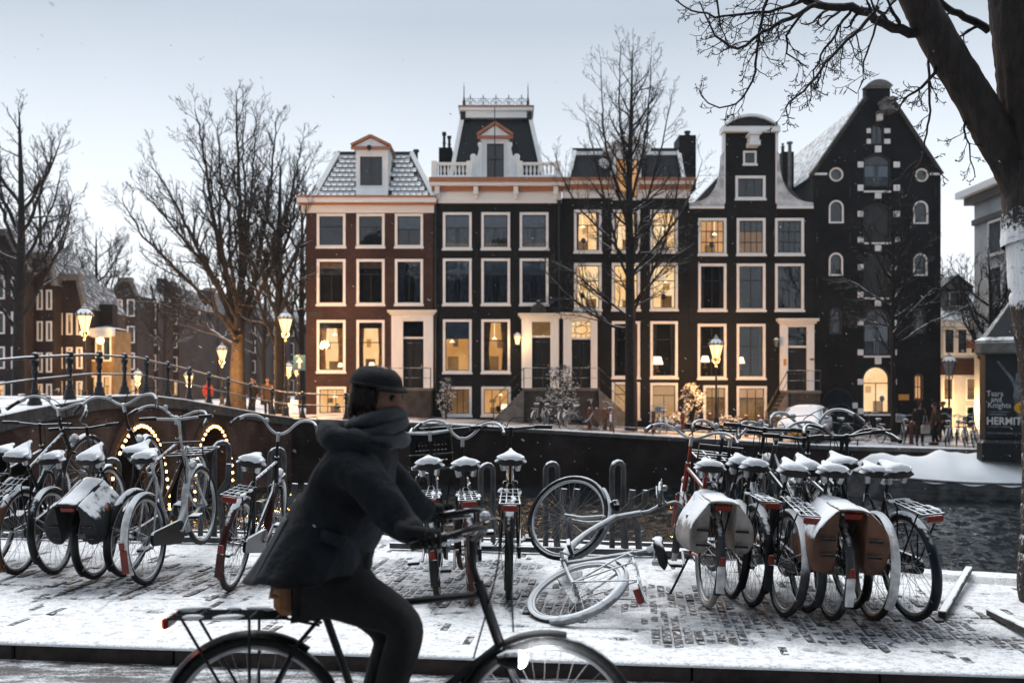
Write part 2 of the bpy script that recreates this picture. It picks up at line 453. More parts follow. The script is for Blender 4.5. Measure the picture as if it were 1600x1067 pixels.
X_, Y_ = np.meshgrid(xs_, ys2, indexing='ij'); Z_ = np.zeros_like(X_); rw_ = np.random.RandomState(2)
for k in range(60):
    lam = rw_.uniform(.36, 1.15); th = rw_.normal(PI/2, .75); am = .0046*lam**.9; q = 2*PI/lam
    Z_ += 1.25*am*np.sin(q*(X_*math.cos(th)+Y_*math.sin(th))+rw_.uniform(0, 6.28)+.8*np.sin(X_*.31*k%1.7+Y_*.23))
fade = np.clip(np.minimum.reduce([X_+16, 26-X_, Y_-4.6, 46-Y_])/1.0, 0, 1)
tag(link('canal_water', grid_mesh('canal_water', np.stack([X_, Y_, WATER+Z_*fade], -1), m)), 'dark rippled canal water', None, kind='structure')
mb = MB()
for (a_, b2) in ((-120, -16), (26, 120)): mb.quad((a_, 4.6, WATER), (b2, 4.6, WATER), (b2, 46, WATER), (a_, 46, WATER))
tag(mb.build('canal_water', m), 'still canal water further along', None, kind='structure')

# --- near pavement: base sheet, paving bricks on edge, kerb stones, snow
mb = MB()
px = [-60, -30, -14] + [-12+i*.6 for i in range(41)] + [16, 30]
vs = []
for x in px: vs += [(x, kerb(x)+.14, -.028), (x, nearq(x)-.30, -.028)]
mb.add(vs, [(2*i, 2*i+2, 2*i+3, 2*i+1) for i in range(len(px)-1)])
MT['bedding'] = M('wet sand bedding', (.05,.046,.043), .8, var=.3)
pavement = tag(mb.build('pavement', MT['bedding']), 'snow covered brick pavement on the near canal bank', None, kind='structure')

def fbm(x, y, s, o=3):
    v = 0; a = 1; t = 0
    for i in range(o):
        v += a*mnoise.noise((x*s, y*s, 3.7*i+1.3)); t += a; a *= .55; s *= 2.1
    return v/t
ZONES = [  # worn bare patches under the parked bicycles: x0, x1, y0, y1, amount
    (-1.25, .25, 7.0, 8.7, 1.15), (-3.7, -1.7, 7.35, 8.5, .85), (.75, 3.15, 5.9, 7.3, .95), (-4.7, -3.6, 7.9, 8.8, .6), (.2, 1.3, 6.6, 7.6, .8),
    (-2.2, -1.2, 7.2, 8.0, .5)]
def ss(a, b, v):
    t = max(0, min(1, (v-a)/(b-a))); return t*t*(3-2*t)
def melt(x, y):
    w = 0
    for (x0, x1, y0, y1, k) in ZONES:
        w = max(w, k*ss(x0-.3, x0+.3, x)*ss(x1+.3, x1-.3, x)*ss(y0-.35, y0+.25, y)*ss(y1+.35, y1-.25, y))
    return w
def snow_h(x, y):
    n = fbm(x, y, 1.7); n2 = fbm(x+9, y*.8, 9.0, 2)
    w = melt(x, y)*(.85+.9*fbm(x+4, y+2, 2.2))
    h = .0085+.006*n+.0045*n2+.0030*fbm(x+7, y, 24.0, 2)-.0150*min(1, max(0, w))
    n3 = fbm(x-3, y+5, 21.0, 2)
    return max(h, -.0012+.0045*n2+.0030*n+.0050*n3)
rng = np.random.RandomState(4)
BANG = R(-7)                                                      # the bricks lie end-on to the canal
ca, sa = math.cos(BANG), math.sin(BANG)
bricks = []
BW, BL = .066, .215
for iu in range(-120, 110):
    off = (iu % 2)*.5*BL
    for iv in range(20, 60):
        u = iu*BW; v = iv*BL+off
        x, y = u*ca-v*sa*1.0, u*sa+v*ca
        if not (kerb(x)+.21 < y < nearq(x)-.40) or x < -7.2 or x > 6.2: continue
        z = rng.normal(0, .0018)+(rng.uniform(.003, .012) if rng.rand() < .13 else 0)
        bricks.append((x, y, z, rng.normal(0, .012)))
MT['paver'] = M('dark clay paver', (.042,.042,.047), .5, var=.5, vs=3, bump=.5, bs=60, world_space=True, snow=(.93,1.32,22,1.4))
def brick_me(name):
    mbk = MB(); w, l, c = BW/2-.0075, BL/2-.014, .004
    vs = [(-w,-l,-.026),(w,-l,-.026),(w,l,-.026),(-w,l,-.026),(-w,-l,-c),(w,-l,-c),(w,l,-c),(-w,l,-c),(-w+c,-l+c,0),(w-c,-l+c,0),(w-c,l-c,0),(-w+c,l-c,0)]
    fs = [(0,1,5,4),(1,2,6,5),(2,3,7,6),(3,0,4,7),(4,5,9,8),(5,6,10,9),(6,7,11,10),(7,4,8,11),(8,9,10,11)]
    mbk.add(vs, fs); return mbk
bkm = brick_me('b'); bme = bkm.mesh('paving_brick', MT['paver'])
scored = sorted(range(len(bricks)), key=lambda i: -((bricks[i][2]-snow_h(bricks[i][0], bricks[i][1]) > -.001)*1.0/(bricks[i][1]**3)*(abs(bricks[i][0])/bricks[i][1] < .53)))
single = set(scored[:298])
for i in single:
    x, y, z, a = bricks[i]
    link('paving_brick', bme, pavement, (x, y, z), (0, 0, BANG+a))
mb = MB()
for i, (x, y, z, a) in enumerate(bricks):
    if i in single: continue
    c, s = math.cos(BANG+a), math.sin(BANG+a)
    mb.add([(x+p[0]*c-p[1]*s, y+p[0]*s+p[1]*c, z+p[2]) for p in bkm.v], bkm.f)
o = mb.build('paving_brick', MT['paver'], pavement); o['kind'] = 'stuff'

# near snow sheet
m, nt, out = nmat('trodden snow'); b = N(nt, 'ShaderNodeBsdfPrincipled'); nt.links.new(b.outputs[0], out.inputs[0])
g = N(nt, 'ShaderNodeNewGeometry'); P = g.outputs['Position']
fine = noise(nt, P, 55, 3, .7); mid = noise(nt, P, 14, 4, .6)
dirt = maprange(nt, mathn(nt, 'ADD', mathn(nt, 'MULTIPLY', fine, .6), mathn(nt, 'MULTIPLY', mid, .6)), .44, .64)
sz_ = N(nt, 'ShaderNodeSeparateXYZ'); nt.links.new(P, sz_.inputs[0])
thin = maprange(nt, mathn(nt, 'ADD', sz_.outputs['Z'], mathn(nt, 'MULTIPLY', mathn(nt, 'SUBTRACT', fine, .5), .010)), -.004, .0075)
nt.links.new(mixc(nt, thin, (.30,.32,.35), mixc(nt, dirt, (.50,.52,.55), (.92,.935,.95))), b.inputs['Base Color']); b.inputs['Roughness'].default_value = .75
bn = N(nt, 'ShaderNodeBump'); bn.inputs['Strength'].default_value = .7; bn.inputs['Distance'].default_value = .012
nt.links.new(mathn(nt, 'ADD', fine, mid), bn.inputs['Height']); nt.links.new(bn.outputs[0], b.inputs['Normal'])
MT['snow'] = m
NX, NY = 520, 190
vs = np.zeros((NX, NY, 3)); 
for i in range(NX):
    x = -7.4+13.9*i/(NX-1); k0, k1 = kerb(x)-.004, nearq(x)+.01
    for j in range(NY):
        y = k0+(k1-k0)*j/(NY-1)
        z = snow_h(x, y)
        d0 = y-k0; d1 = k1-y
        if d0 < .16: z = max(z, .009+.004*fbm(x, y, 12, 2))*ss(-.004, .02, d0)-.010*(1-ss(-.004, .02, d0))
        if d1 < .30: z = max(z, .055+.012*fbm(x, y, 5, 2))*ss(-.004, .05, d1)
        vs[i, j] = (x, y, z)
# footprints and bicycle tracks pressed into the snow
rf = np.random.RandomState(31); XX, YY = vs[:, :, 0], vs[:, :, 1]; dent = np.zeros((NX, NY))
def foot(x, y, a, s):
    u = (XX-x)*math.cos(a)+(YY-y)*math.sin(a); v = -(XX-x)*math.sin(a)+(YY-y)*math.cos(a)
    for (cu, ru, rv) in ((.055, .085, .048), (-.085, .05, .036)): np.maximum(dent, np.clip(1.25-((u-cu)/ru)**2-(v/rv)**2, 0, 1)*s, out=dent)
for (x, y, a, n_) in ((-6.2, 6.9, .02, 16), (5.9, 6.1, PI-.1, 15), (-1.6, 6.4, .3, 7), (2.9, 6.6, 2.2, 5), (-3.0, 8.9, -.5, 5), (.6, 8.6, -.3, 6)):
    for k in range(n_):
        foot(x, y-.07*(1 if k % 2 else -1), a+rf.normal(0, .12), rf.uniform(.45, .95)); x += .62*math.cos(a); y += .62*math.sin(a)-.05*math.cos(a); a += rf.normal(0, .05)
for (y0, sl, ph) in ((6.35, -.13, 0), (6.95, -.09, 1.7), (7.02, -.16, 3.1)):
    yl = y0+sl*XX+.10*np.sin(XX*.7+ph); np.maximum(dent, np.clip(1.2-((YY-yl)/.024)**2, 0, 1)*(.35+.3*np.sin(XX*2.3+ph)), out=dent)
for (xb, yb_, ln) in ((-4.04, 8.1, 1.2), (-3.3, 7.9, 1.3), (-2.84, 7.7, 1.2), (-2.13, 7.5, 1.4), (-.55, 7.2, .8), (-.03, 7.2, .9), (1.68, 6.9, .8), (2.35, 6.5, .6)):
    np.maximum(dent, np.clip(1.2-((XX-xb-.03*np.sin(YY*5))/.026)**2, 0, 1)*np.clip((yb_+.2-YY)*8, 0, 1)*np.clip((YY-yb_+ln)*4, 0, 1)*.6, out=dent)
edge_ok = np.clip((YY-kerb(0)+.118*XX-.2)*6, 0, 1)
vs[:, :, 2] -= .011*dent*edge_ok
idx = np.arange(NX*NY).reshape(NX, NY)
F = np.stack([idx[:-1,:-1], idx[1:,:-1], idx[1:,1:], idx[:-1,1:]], -1).reshape(-1, 4)
me = bpy.data.meshes.new('snow'); me.from_pydata(vs.reshape(-1, 3).tolist(), [], F.tolist()); me.materials.append(MT['snow']); me.shade_smooth()
snow = link('snow_cover', me); tag(snow, 'thin trodden snow lying over the brick pavement', kind='stuff')
# outer snow beyond the detailed field (behind and beside what the photograph shows)
mb = MB()
for (x0, x1) in ((-60, -7.4), (6.5, 30)):
    mb.quad((x0, kerb(x0), .012), (x1, kerb(x1), .012), (x1, nearq(x1), .012), (x0, nearq(x0), .012))
tag(mb.build('snow_field', MT['snow']), 'plain snow on the pavement further along the bank', None, kind='structure')

# boards lying in the snow at the water side
MT['board'] = M('weathered board', (.05,.045,.04), .8, var=.4, vs=6, snow=(.55,.85,6,1.0))
def lying_board(a, b_, w, label, name='plank'):
    d = b_-a; mb = MB(); mb.bbox(0, d.length, -w/2, w/2, .0, .045, .006)
    o = mb.build(name, MT['board']); o.location = a+Vector((0,0,.012)); o.rotation_euler = (0, R(-2), math.atan2(d.y, d.x)); tag(o, label, 'plank')
lying_board(G(1472, 968), G(1514, 906), .05, 'snowy plank lying by the outermost bicycle near the water')
lying_board(G(1549, 964), G(1625, 1008), .07, 'dark edging board in the snow at the foot of the massive tree')
# kerb stones
MT['kerbstone'] = M('wet dark kerb stone', (.035,.026,.023), .5, var=.35, vs=9, bump=.5, bs=30)
kst = thing('kerb', 'dark wet kerb of long stones between snowy pavement and road', 'kerb', (0, 5.6, -.1))
kang = math.atan(-.118)
for i in range(-8, 9):
    mb = MB(); mb.bbox(.004, .996, 0, .135, -.25, -.003, .012)
    o = mb.build('kerb_stone', MT['kerbstone'], kst)
    c = Vector((i*1.0*math.cos(kang), kerb(i*1.0*math.cos(kang)), 0))-Vector(kst.location)
    o.location = c; o.rotation_euler = (0, 0, kang)

# road
m, nt, out = nmat('road with slush'); b = N(nt, 'ShaderNodeBsdfPrincipled'); nt.links.new(b.outputs[0], out.inputs[0])
g = N(nt, 'ShaderNodeNewGeometry'); mp = N(nt, 'ShaderNodeMapping'); nt.links.new(g.outputs['Position'], mp.inputs['Vector'])
mp.inputs['Rotation'].default_value = (0, 0, .118); mp.inputs['Scale'].default_value = (.55, 1.6, 1)
f = maprange(nt, mathn(nt, 'ADD', noise(nt, mp.outputs[0], 6, 5, .7), mathn(nt, 'MULTIPLY', noise(nt, g.outputs['Position'], 70, 2), .35)), .58, .86)
nt.links.new(mixc(nt, f, (.04,.041,.043), (.74,.76,.79)), b.inputs['Base Color'])
nt.links.new(maprange(nt, f, 0, 1, .35, .8), b.inputs['Roughness'])
bn = N(nt, 'ShaderNodeBump'); bn.inputs['Strength'].default_value = .5; bn.inputs['Distance'].default_value = .012
nt.links.new(mathn(nt, 'ADD', f, noise(nt, g.outputs['Position'], 90, 2)), bn.inputs['Height']); nt.links.new(bn.outputs[0], b.inputs['Normal'])
mb = MB()
mb.quad((-120, -20, -.095), (120, -20, -.095), (120, kerb(120)+.1 if False else 4.9, -.095), (-120, 9.0, -.095))
mb = MB()
rx = [-120, -60, -20, -8, 0, 8, 20, 44]
vs = []
for x in rx: vs += [(x, -60, -.095), (x, kerb(x)+.06, -.095)]
mb.add(vs, [(2*i, 2*i+2, 2*i+3, 2*i+1) for i in range(len(rx)-1)])
tag(mb.build('road', m), 'wet road with grey slush', None, kind='structure')

# near quay wall (faces the water)
nq = thing('quay_wall', 'low brick canal wall of the near bank under the bicycle racks', 'wall', (0, 9.6, WATER))
mb = MB(); nx = [-60, -30, -14]+[-12+i*.8 for i in range(26)]+[12, 30]
for x0, x1 in zip(nx, nx[1:]):
    a, c = (x0, nearq(x0)), (x1, nearq(x1))
    mb.add([(a[0],a[1]-.02,-4),(c[0],c[1]-.02,-4),(c[0],c[1]-.02,-.10),(a[0],a[1]-.02,-.10)], [(3,2,1,0)])
at(nq, mb).build('wall_body', MT['brick_quay'], nq)
for x0, x1 in zip(nx[2:], nx[3:-1]):
    d = Vector((x1-x0, nearq(x1)-nearq(x0), 0)); n_ = 1
    mb = MB(); mb.bbox(.004, d.length-.004, -.32, .02, -.10, -.004, .012)
    o = mb.build('coping_stone', MT['stone_dark'], nq)
    o.location = Vector((x0, nearq(x0), 0))-Vector(nq.location); o.rotation_euler = (0, 0, math.atan2(d.y, d.x))
# ================================================================== houses
Y0 = 47.0
S0 = FPX/Y0
def fx(px, Y=Y0): return (px-800.0)/FPX*Y
def fz(py, Y=Y0): return CAMZ+(HOR-py)/FPX*Y
def loop(x0, x1, z0, z1, rise=0, n=10):
    if rise <= 0: return [(x0,z0),(x1,z0),(x1,z1),(x0,z1)]
    hw = (x1-x0)/2; cx = (x0+x1)/2
    r = (hw*hw+rise*rise)/(2*rise); cz = z1-r
    a0 = math.asin(min(1, hw/r)) if rise <= hw else PI-math.asin(min(1, hw/r))
    return [(x0,z0),(x1,z0)]+[(cx+r*math.sin(a0-2*a0*i/n), cz+r*math.cos(a0-2*a0*i/n)) for i in range(n+1)]
def inset(x0, x1, z0, z1, rise, w, wb=None):
    wb = w if wb is None else wb
    return loop(x0+w, x1-w, z0+wb, z1-w, rise*(x1-x0-2*w)/(x1-x0) if rise else 0)
def ring(mb, A, B, ya, yb):
    """frame between outer loop A and inner loop B, from depth ya (front) to yb"""
    n = len(A)
    for i in range(n):
        j = (i+1) % n
        mb.add([(A[i][0],ya,A[i][1]),(A[j][0],ya,A[j][1]),(B[j][0],ya,B[j][1]),(B[i][0],ya,B[i][1]),
                (A[i][0],yb,A[i][1]),(A[j][0],yb,A[j][1]),(B[j][0],yb,B[j][1]),(B[i][0],yb,B[i][1])],
               [(0,1,2,3),(0,4,5,1),(3,2,6,7)])
def face_with_holes(mb, outer, holes, y):
    bm = bmesh.new(); edges = []
    for lp in [outer]+holes:
        vs = [bm.verts.new((p[0], y, p[1])) for p in lp]
        for i in range(len(vs)): edges.append(bm.edges.new((vs[i], vs[(i+1) % len(vs)])))
    bmesh.ops.triangle_fill(bm, use_beauty=True, use_dissolve=False, edges=edges, normal=(0,-1,0))
    bm.verts.index_update()
    mb.add([v.co[:] for v in bm.verts], [tuple(v.index for v in f.verts) for f in bm.faces]); bm.free()

class House:
    def __init__(s, name, label, x0, x1, zb, yf=Y0, depth=10.0, cat='house'):
        s.yf = yf; s.depth = depth; s.x0, s.x1, s.zb = x0, x1, zb
        s.root = thing(name, label, cat, ((x0+x1)/2, yf, zb))
        s.off = -Vector(s.root.location); s.holes = []; s.wins = []
    def px(s, px): return fx(px, s.yf)
    def pz(s, py): return fz(py, s.yf)
    def part(s, mb, name, mats, parent=None, smooth=None):
        mb.xform(Matrix.Translation(s.off)); return mb.build(name, mats, parent or s.root, smooth)
    def box(s, name, mat, x0, x1, y0, y1, z0, z1, parent=None):
        o = s.off
        return boxpart(name, mat, parent or s.root, x0+o.x, x1+o.x, y0+o.y, y1+o.y, z0+o.z, z1+o.z)
    def window(s, p0, q0, p1, q1, rows=((.42, 1), (.58, 2)), inside='room', arch=0, fw=.12, frame='white', blind=None, curtain=None, sill=True, extra=None, proud=.03, glass='glass'):
        """window from outer pixel box; rows = ((height share, panes across), ...) from the top"""
        x0, x1, z1, z0 = s.px(p0), s.px(p1), s.pz(q0), s.pz(q1)
        y = s.yf; rise = arch*Y0/FPX*(s.yf/Y0) if arch else 0
        s.holes.append(loop(x0+.012, x1-.012, z0+.012, z1-.012, rise))
        mb = MB(); B = inset(x0, x1, z0, z1, rise, fw, fw)
        ring(mb, loop(x0, x1, z0, z1, rise), B, y-proud, y+.14)
        w = s.part(mb, 'window', MT[frame])
        ix0, ix1, iz0, iz1 = x0+fw, x1-fw, z0+fw, z1-fw
        # sash: dark border and bars
        mb = MB(); sb = .035
        ring(mb, inset(x0, x1, z0, z1, rise, fw-.002, fw-.002), inset(x0, x1, z0, z1, rise, fw+sb, fw+sb), y+.055, y+.10)
        zt = iz1; H = iz1-iz0; cells = []
        for ri, (hh, nc) in enumerate(rows):
            zb_ = zt-hh*H
            if ri < len(rows)-1: mb.box(ix0, ix1, y+.058, y+.098, zb_-sb*.6, zb_+sb*.6)
            for c in range(nc):
                xa, xb = ix0+(ix1-ix0)*c/nc, ix0+(ix1-ix0)*(c+1)/nc
                if c > 0: mb.box(xa-sb*.45, xa+sb*.45, y+.060, y+.096, zb_, zt)
                cells.append((xa, xb, zb_, zt, ri))
            zt = zb_
        s.part(mb, 'sash', MT['sash'], w)
        for (xa, xb, za, zc, ri) in cells:
            if rise and ri == 0:
                mb = MB(); lp = loop(xa+.02, xb-.02, za+.01, zc-.01, rise*(xb-xa)/(x1-x0)); mb.prism(lp, y+.076, y+.082)
                s.part(mb, 'pane', MT[glass], w)
            else: s.box('pane', MT[glass], xa+.008, xb-.008, y+.076, y+.082, za+.008, zc-.008, w)
        if sill: s.box('sill', MT['white' if frame == 'white' else frame], x0-.04, x1+.04, y-.09, y-.032, z0-.05, z0+.045, w)
        if inside != 'room':
            mb = MB(); mb.prism(inset(x0, x1, z0, z1, rise, fw*.4), y+.262, y+.272); s.part(mb, 'interior', MT[inside], w)
        if inside in ('lit_warm', 'lit_bright', 'lit_amber') and H > 1.0 and ix1-ix0 > .5:
            q = random.Random(int(x0*37+z0*91)); wd = ix1-ix0
            fl = 'lit_amber' if inside == 'lit_bright' else 'lit_dim'  # furniture and picture emit: room light put into their colour
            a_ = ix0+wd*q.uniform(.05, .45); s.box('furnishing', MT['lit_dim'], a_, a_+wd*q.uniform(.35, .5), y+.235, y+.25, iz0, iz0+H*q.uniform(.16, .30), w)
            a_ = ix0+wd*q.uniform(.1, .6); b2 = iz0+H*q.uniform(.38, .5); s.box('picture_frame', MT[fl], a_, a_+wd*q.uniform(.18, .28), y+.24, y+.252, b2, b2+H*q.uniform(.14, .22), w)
            if q.random() < .7:
                mb = MB(); c_ = (ix0+wd*q.uniform(.2, .8), y+.215, iz0+H*q.uniform(.18, .3)); mb.sphere(c_, .12, 8, 6, (1, .3, 1.2)); mb.tube([(c_[0], c_[1], iz0), c_], .02, 5); s.part(mb, 'house_plant', MT['leaf_dark'], w)
            if q.random() < .6:
                mb = MB(); c_ = (ix0+wd*q.uniform(.25, .75), y+.2, iz0+H*q.uniform(.55, .75)); mb.tube([(c_[0], c_[1], iz1), c_], .008, 4); mb.lathe([(.03, .10), (.13, 0)], c_, 10); s.part(mb, 'pendant_lamp', MT['orb'], w)
        if blind:
            frac, bm_ = blind
            s.box('blind', MT[bm_], ix0+.01, ix1-.01, y+.13, y+.145, iz1-H*frac, iz1-.005, w)
        if curtain:
            cm, share = curtain
            for sd in (0, 1):
                mb = MB(); n = 14; vs = []
                wd = (ix1-ix0)*share
                for i in range(n+1):
                    t = i/n
                    for (zz, k) in ((iz1-.01, 1.0), (iz0+.42*H, .72), (iz0+.01, .86)):
                        xx = ix0+wd*k*t if sd == 0 else ix1-wd*k*t
                        vs.append((xx, y+.19+.022*math.sin(t*19), zz))
                fs = []
                for i in range(n):
                    for j in range(2): fs.append((i*3+j, i*3+3+j, i*3+4+j, i*3+1+j))
                mb.add(vs, fs); s.part(mb, 'curtain', MT[cm], w)
        if extra == 'valance':
            mb = MB(); n = 9
            for i in range(n):
                xc = ix0+(ix1-ix0)*(i+.5)/n
                mb.sphere((xc, y+.16, iz0+.10), .085, 8, 5, (1, .3, 1.0 if i % 2 else 1.35))
            mb.box(ix0, ix1, y+.15, y+.165, iz0, iz0+.085)
            s.part(mb, 'valance', MT['gold'], w)
        return w
    def finish(s, outer, mats, eaves=1e9):
        """front wall with its openings, plus side walls and back"""
        mb = MB(); y = s.yf
        face_with_holes(mb, outer, s.holes, y)
        for h in s.holes:
            n = len(h)
            for i in range(n):
                j = (i+1) % n
                mb.quad((h[i][0],y,h[i][1]),(h[i][0],y+.29,h[i][1]),(h[j][0],y+.29,h[j][1]),(h[j][0],y,h[j][1]))
        n = len(outer)
        for i in range(n):
            j = (i+1) % n; yb = y+(s.depth if min(outer[i][1], outer[j][1]) < eaves-.5 and max(outer[i][1], outer[j][1]) < eaves+.01 else .45)
            mb.quad((outer[i][0],y,outer[i][1]),(outer[j][0],y,outer[j][1]),(outer[j][0],yb,outer[j][1]),(outer[i][0],yb,outer[i][1]))
        mb.add([(p[0], y+s.depth, min(p[1], eaves)) for p in outer], [tuple(range(n))])
        s.wall = s.part(mb, 'wall', mats)
        cx = sum(p[0] for p in outer)/n; cz = sum(p[1] for p in outer)/n
        mb = MB(); mb.add([(p[0]+(.01 if p[0] < cx else -.01), y+.292, p[1]+(.01 if p[1] < cz else -.01)) for p in outer], [tuple(range(n))])
        s.part(mb, 'inner_wall', MT['room'])
    def cornice(s, p0, p1, bands, name='cornice'):
        """bands: (q_top, q_bottom, projection, material)"""
        for (qa, qb, pr, mt) in bands:
            s.box('cornice_band', MT[mt], s.px(p0)-pr*.3, s.px(p1)+pr*.3, s.yf-pr, s.yf+.05, s.pz(qb), s.pz(qa))
    def door(s, p0, p1, qtop, qent, qbot, d0, d1, qtr0, qtr1, lit=None, doormat='blackpaint', ornate=False):
        """surround p0..p1; entablature qtop..qent; leaf d0..d1; transom light qtr0..qtr1; sill level qbot"""
        x0, x1 = s.px(p0), s.px(p1); z0 = s.pz(qbot); y = s.yf
        dx0, dx1 = s.px(d0), s.px(d1)
        s.holes.append(loop(dx0-.02, dx1+.02, z0, s.pz(qtr0)+.02))
        d = s.box('door_surround', MT['white'], x0, dx0, y-.14, y+.02, z0, s.pz(qent))
        s.box('pilaster', MT['white'], dx1, x1, y-.14, y+.02, z0, s.pz(qent), d) if False else s.box('door_surround', MT['white'], dx1, x1, y-.14, y+.02, z0, s.pz(qent))
        s.box('lintel', MT['white'], dx0, dx1, y-.12, y+.02, s.pz(qtr0), s.pz(qent))
        zc = s.pz(qtop); ze = s.pz(qent)
        s.box('door_cornice', MT['white'], x0-.08, x1+.08, y-.24, y+.02, ze+.002, ze+(zc-ze)*.45)
        s.box('door_cornice', MT['cream'], x0-.17, x1+.17, y-.36, y+.02, ze+(zc-ze)*.45, zc)
        s.box('door_bar', MT['white'], dx0, dx1, y-.02, y+.12, s.pz(qtr1)-.07, s.pz(qtr1)+.02)
        f = s.box('door', MT[doormat], dx0-.015, dx1+.015, y+.08, y+.14, z0, s.pz(qtr1)-.07)
        w = dx1-dx0; hh = s.pz(qtr1)-.07-z0
        for k in range(2):
            for (a, b_) in ((.08, .40), (.46, .92)):
                mb = MB(); xa = dx0+w*(.12+.42*k); mb.bbox(xa, xa+w*.34, y+.055, y+.085, z0+hh*a, z0+hh*b_, .02); s.part(mb, 'door_panel', MT[doormat])
        mb = MB(); mb.sphere((dx0+w*.9, y+.03, z0+hh*.45), .04, 8, 6); s.part(mb, 'door_knob', MT['gold'])
        s.box('fanlight', MT['glass'], dx0, dx1, y+.085, y+.092, s.pz(qtr1)+.02, s.pz(qtr0))
        if lit: s.box('fanlight_glow', MT[lit], dx0, dx1, y+.20, y+.21, s.pz(qtr1)+.02, s.pz(qtr0))
        if ornate:
            mb = MB(); cx, cz = (dx0+dx1)/2, (s.pz(qtr1)+s.pz(qtr0))/2; a_, b2 = (dx1-dx0)*.33, (s.pz(qtr0)-s.pz(qtr1))*.26
            mb.tube([(cx+a_*math.cos(t*PI/12), y+.07, cz+b2*math.sin(t*PI/12)) for t in range(24)], .02, 6, closed=True)
            for sx in (-1, 1):
                for sz in (-1, 1):
                    mb.tube([(cx+sx*a_*1.25+a_*.5*math.cos(t*PI/6), y+.07, cz+sz*b2*1.3+b2*.55*math.sin(t*PI/6)) for t in range(12)], .016, 6, closed=True)
            mb.tube([(cx, y+.07, cz+b2), (cx, y+.07, s.pz(qtr0))], .018, 6); mb.tube([(cx, y+.07, cz-b2), (cx, y+.07, s.pz(qtr1))], .018, 6)
            s.part(mb, 'fanlight_tracery', MT['iron'])
    def stoop(s, p0, p1, qland, stairs_to, gz, steps=9, dep=1.25, rail=True, wallmat='stone'):
        """landing p0..p1 at level qland, flight running sideways to pixel stairs_to at ground gz"""
        x0, x1, zl, y = s.px(p0), s.px(p1), s.pz(qland), s.yf
        xe = s.px(stairs_to); sgn = 1 if xe > x1 else -1; xs_ = x1 if sgn > 0 else x0
        mb = MB(); mb.box(x0, x1, y-dep, y-.15, gz-.3, zl-.12); land = s.part(mb, 'stoop', MT['stone_dark'])
        s.box('landing_slab', MT['stone'], x0-.04, x1+.04, y-dep-.05, y-.145, zl-.118, zl, land)
        for k in range(steps):
            za = zl-(zl-gz)*(k+1)/(steps+1); xa = xs_+(xe-xs_)*k/steps; xb = xs_+(xe-xs_)*(k+1)/steps
            s.box('step', MT['stone_dark'], min(xa, xb)+.002, max(xa, xb)+.02*0, y-dep+.003, y-.16, gz-.3, za-.002 if k else za-.002, land)
        # side wall plate with sloping top
        mb = MB(); poly = [(xs_, gz-.3), (xe, gz-.3), (xe, gz+.12), (xs_, zl-.05)]
        mb.prism(poly, y-dep-.12, y-dep); s.part(mb, 'stair_wall', MT[wallmat])
        if rail:
            mb = MB(); yr = y-dep-.03; h = .92
            A = [(x0 if sgn > 0 else x1, yr, zl+h), (xs_, yr, zl+h), (xe, yr, gz+h+.1)]
            mb.tube(A, .022, 6); mb.tube([(a[0], a[1], a[2]-h*.5) for a in A], .014, 6)
            for (xx, zz) in ((A[0][0], zl), (xs_, zl), (xe, gz+.1), ((x0+x1)/2, zl)): mb.tube([(xx, yr, zz-.05), (xx, yr, zz+h)], .024, 6)
            s.part(mb, 'stair_railing', MT['iron_snow'])

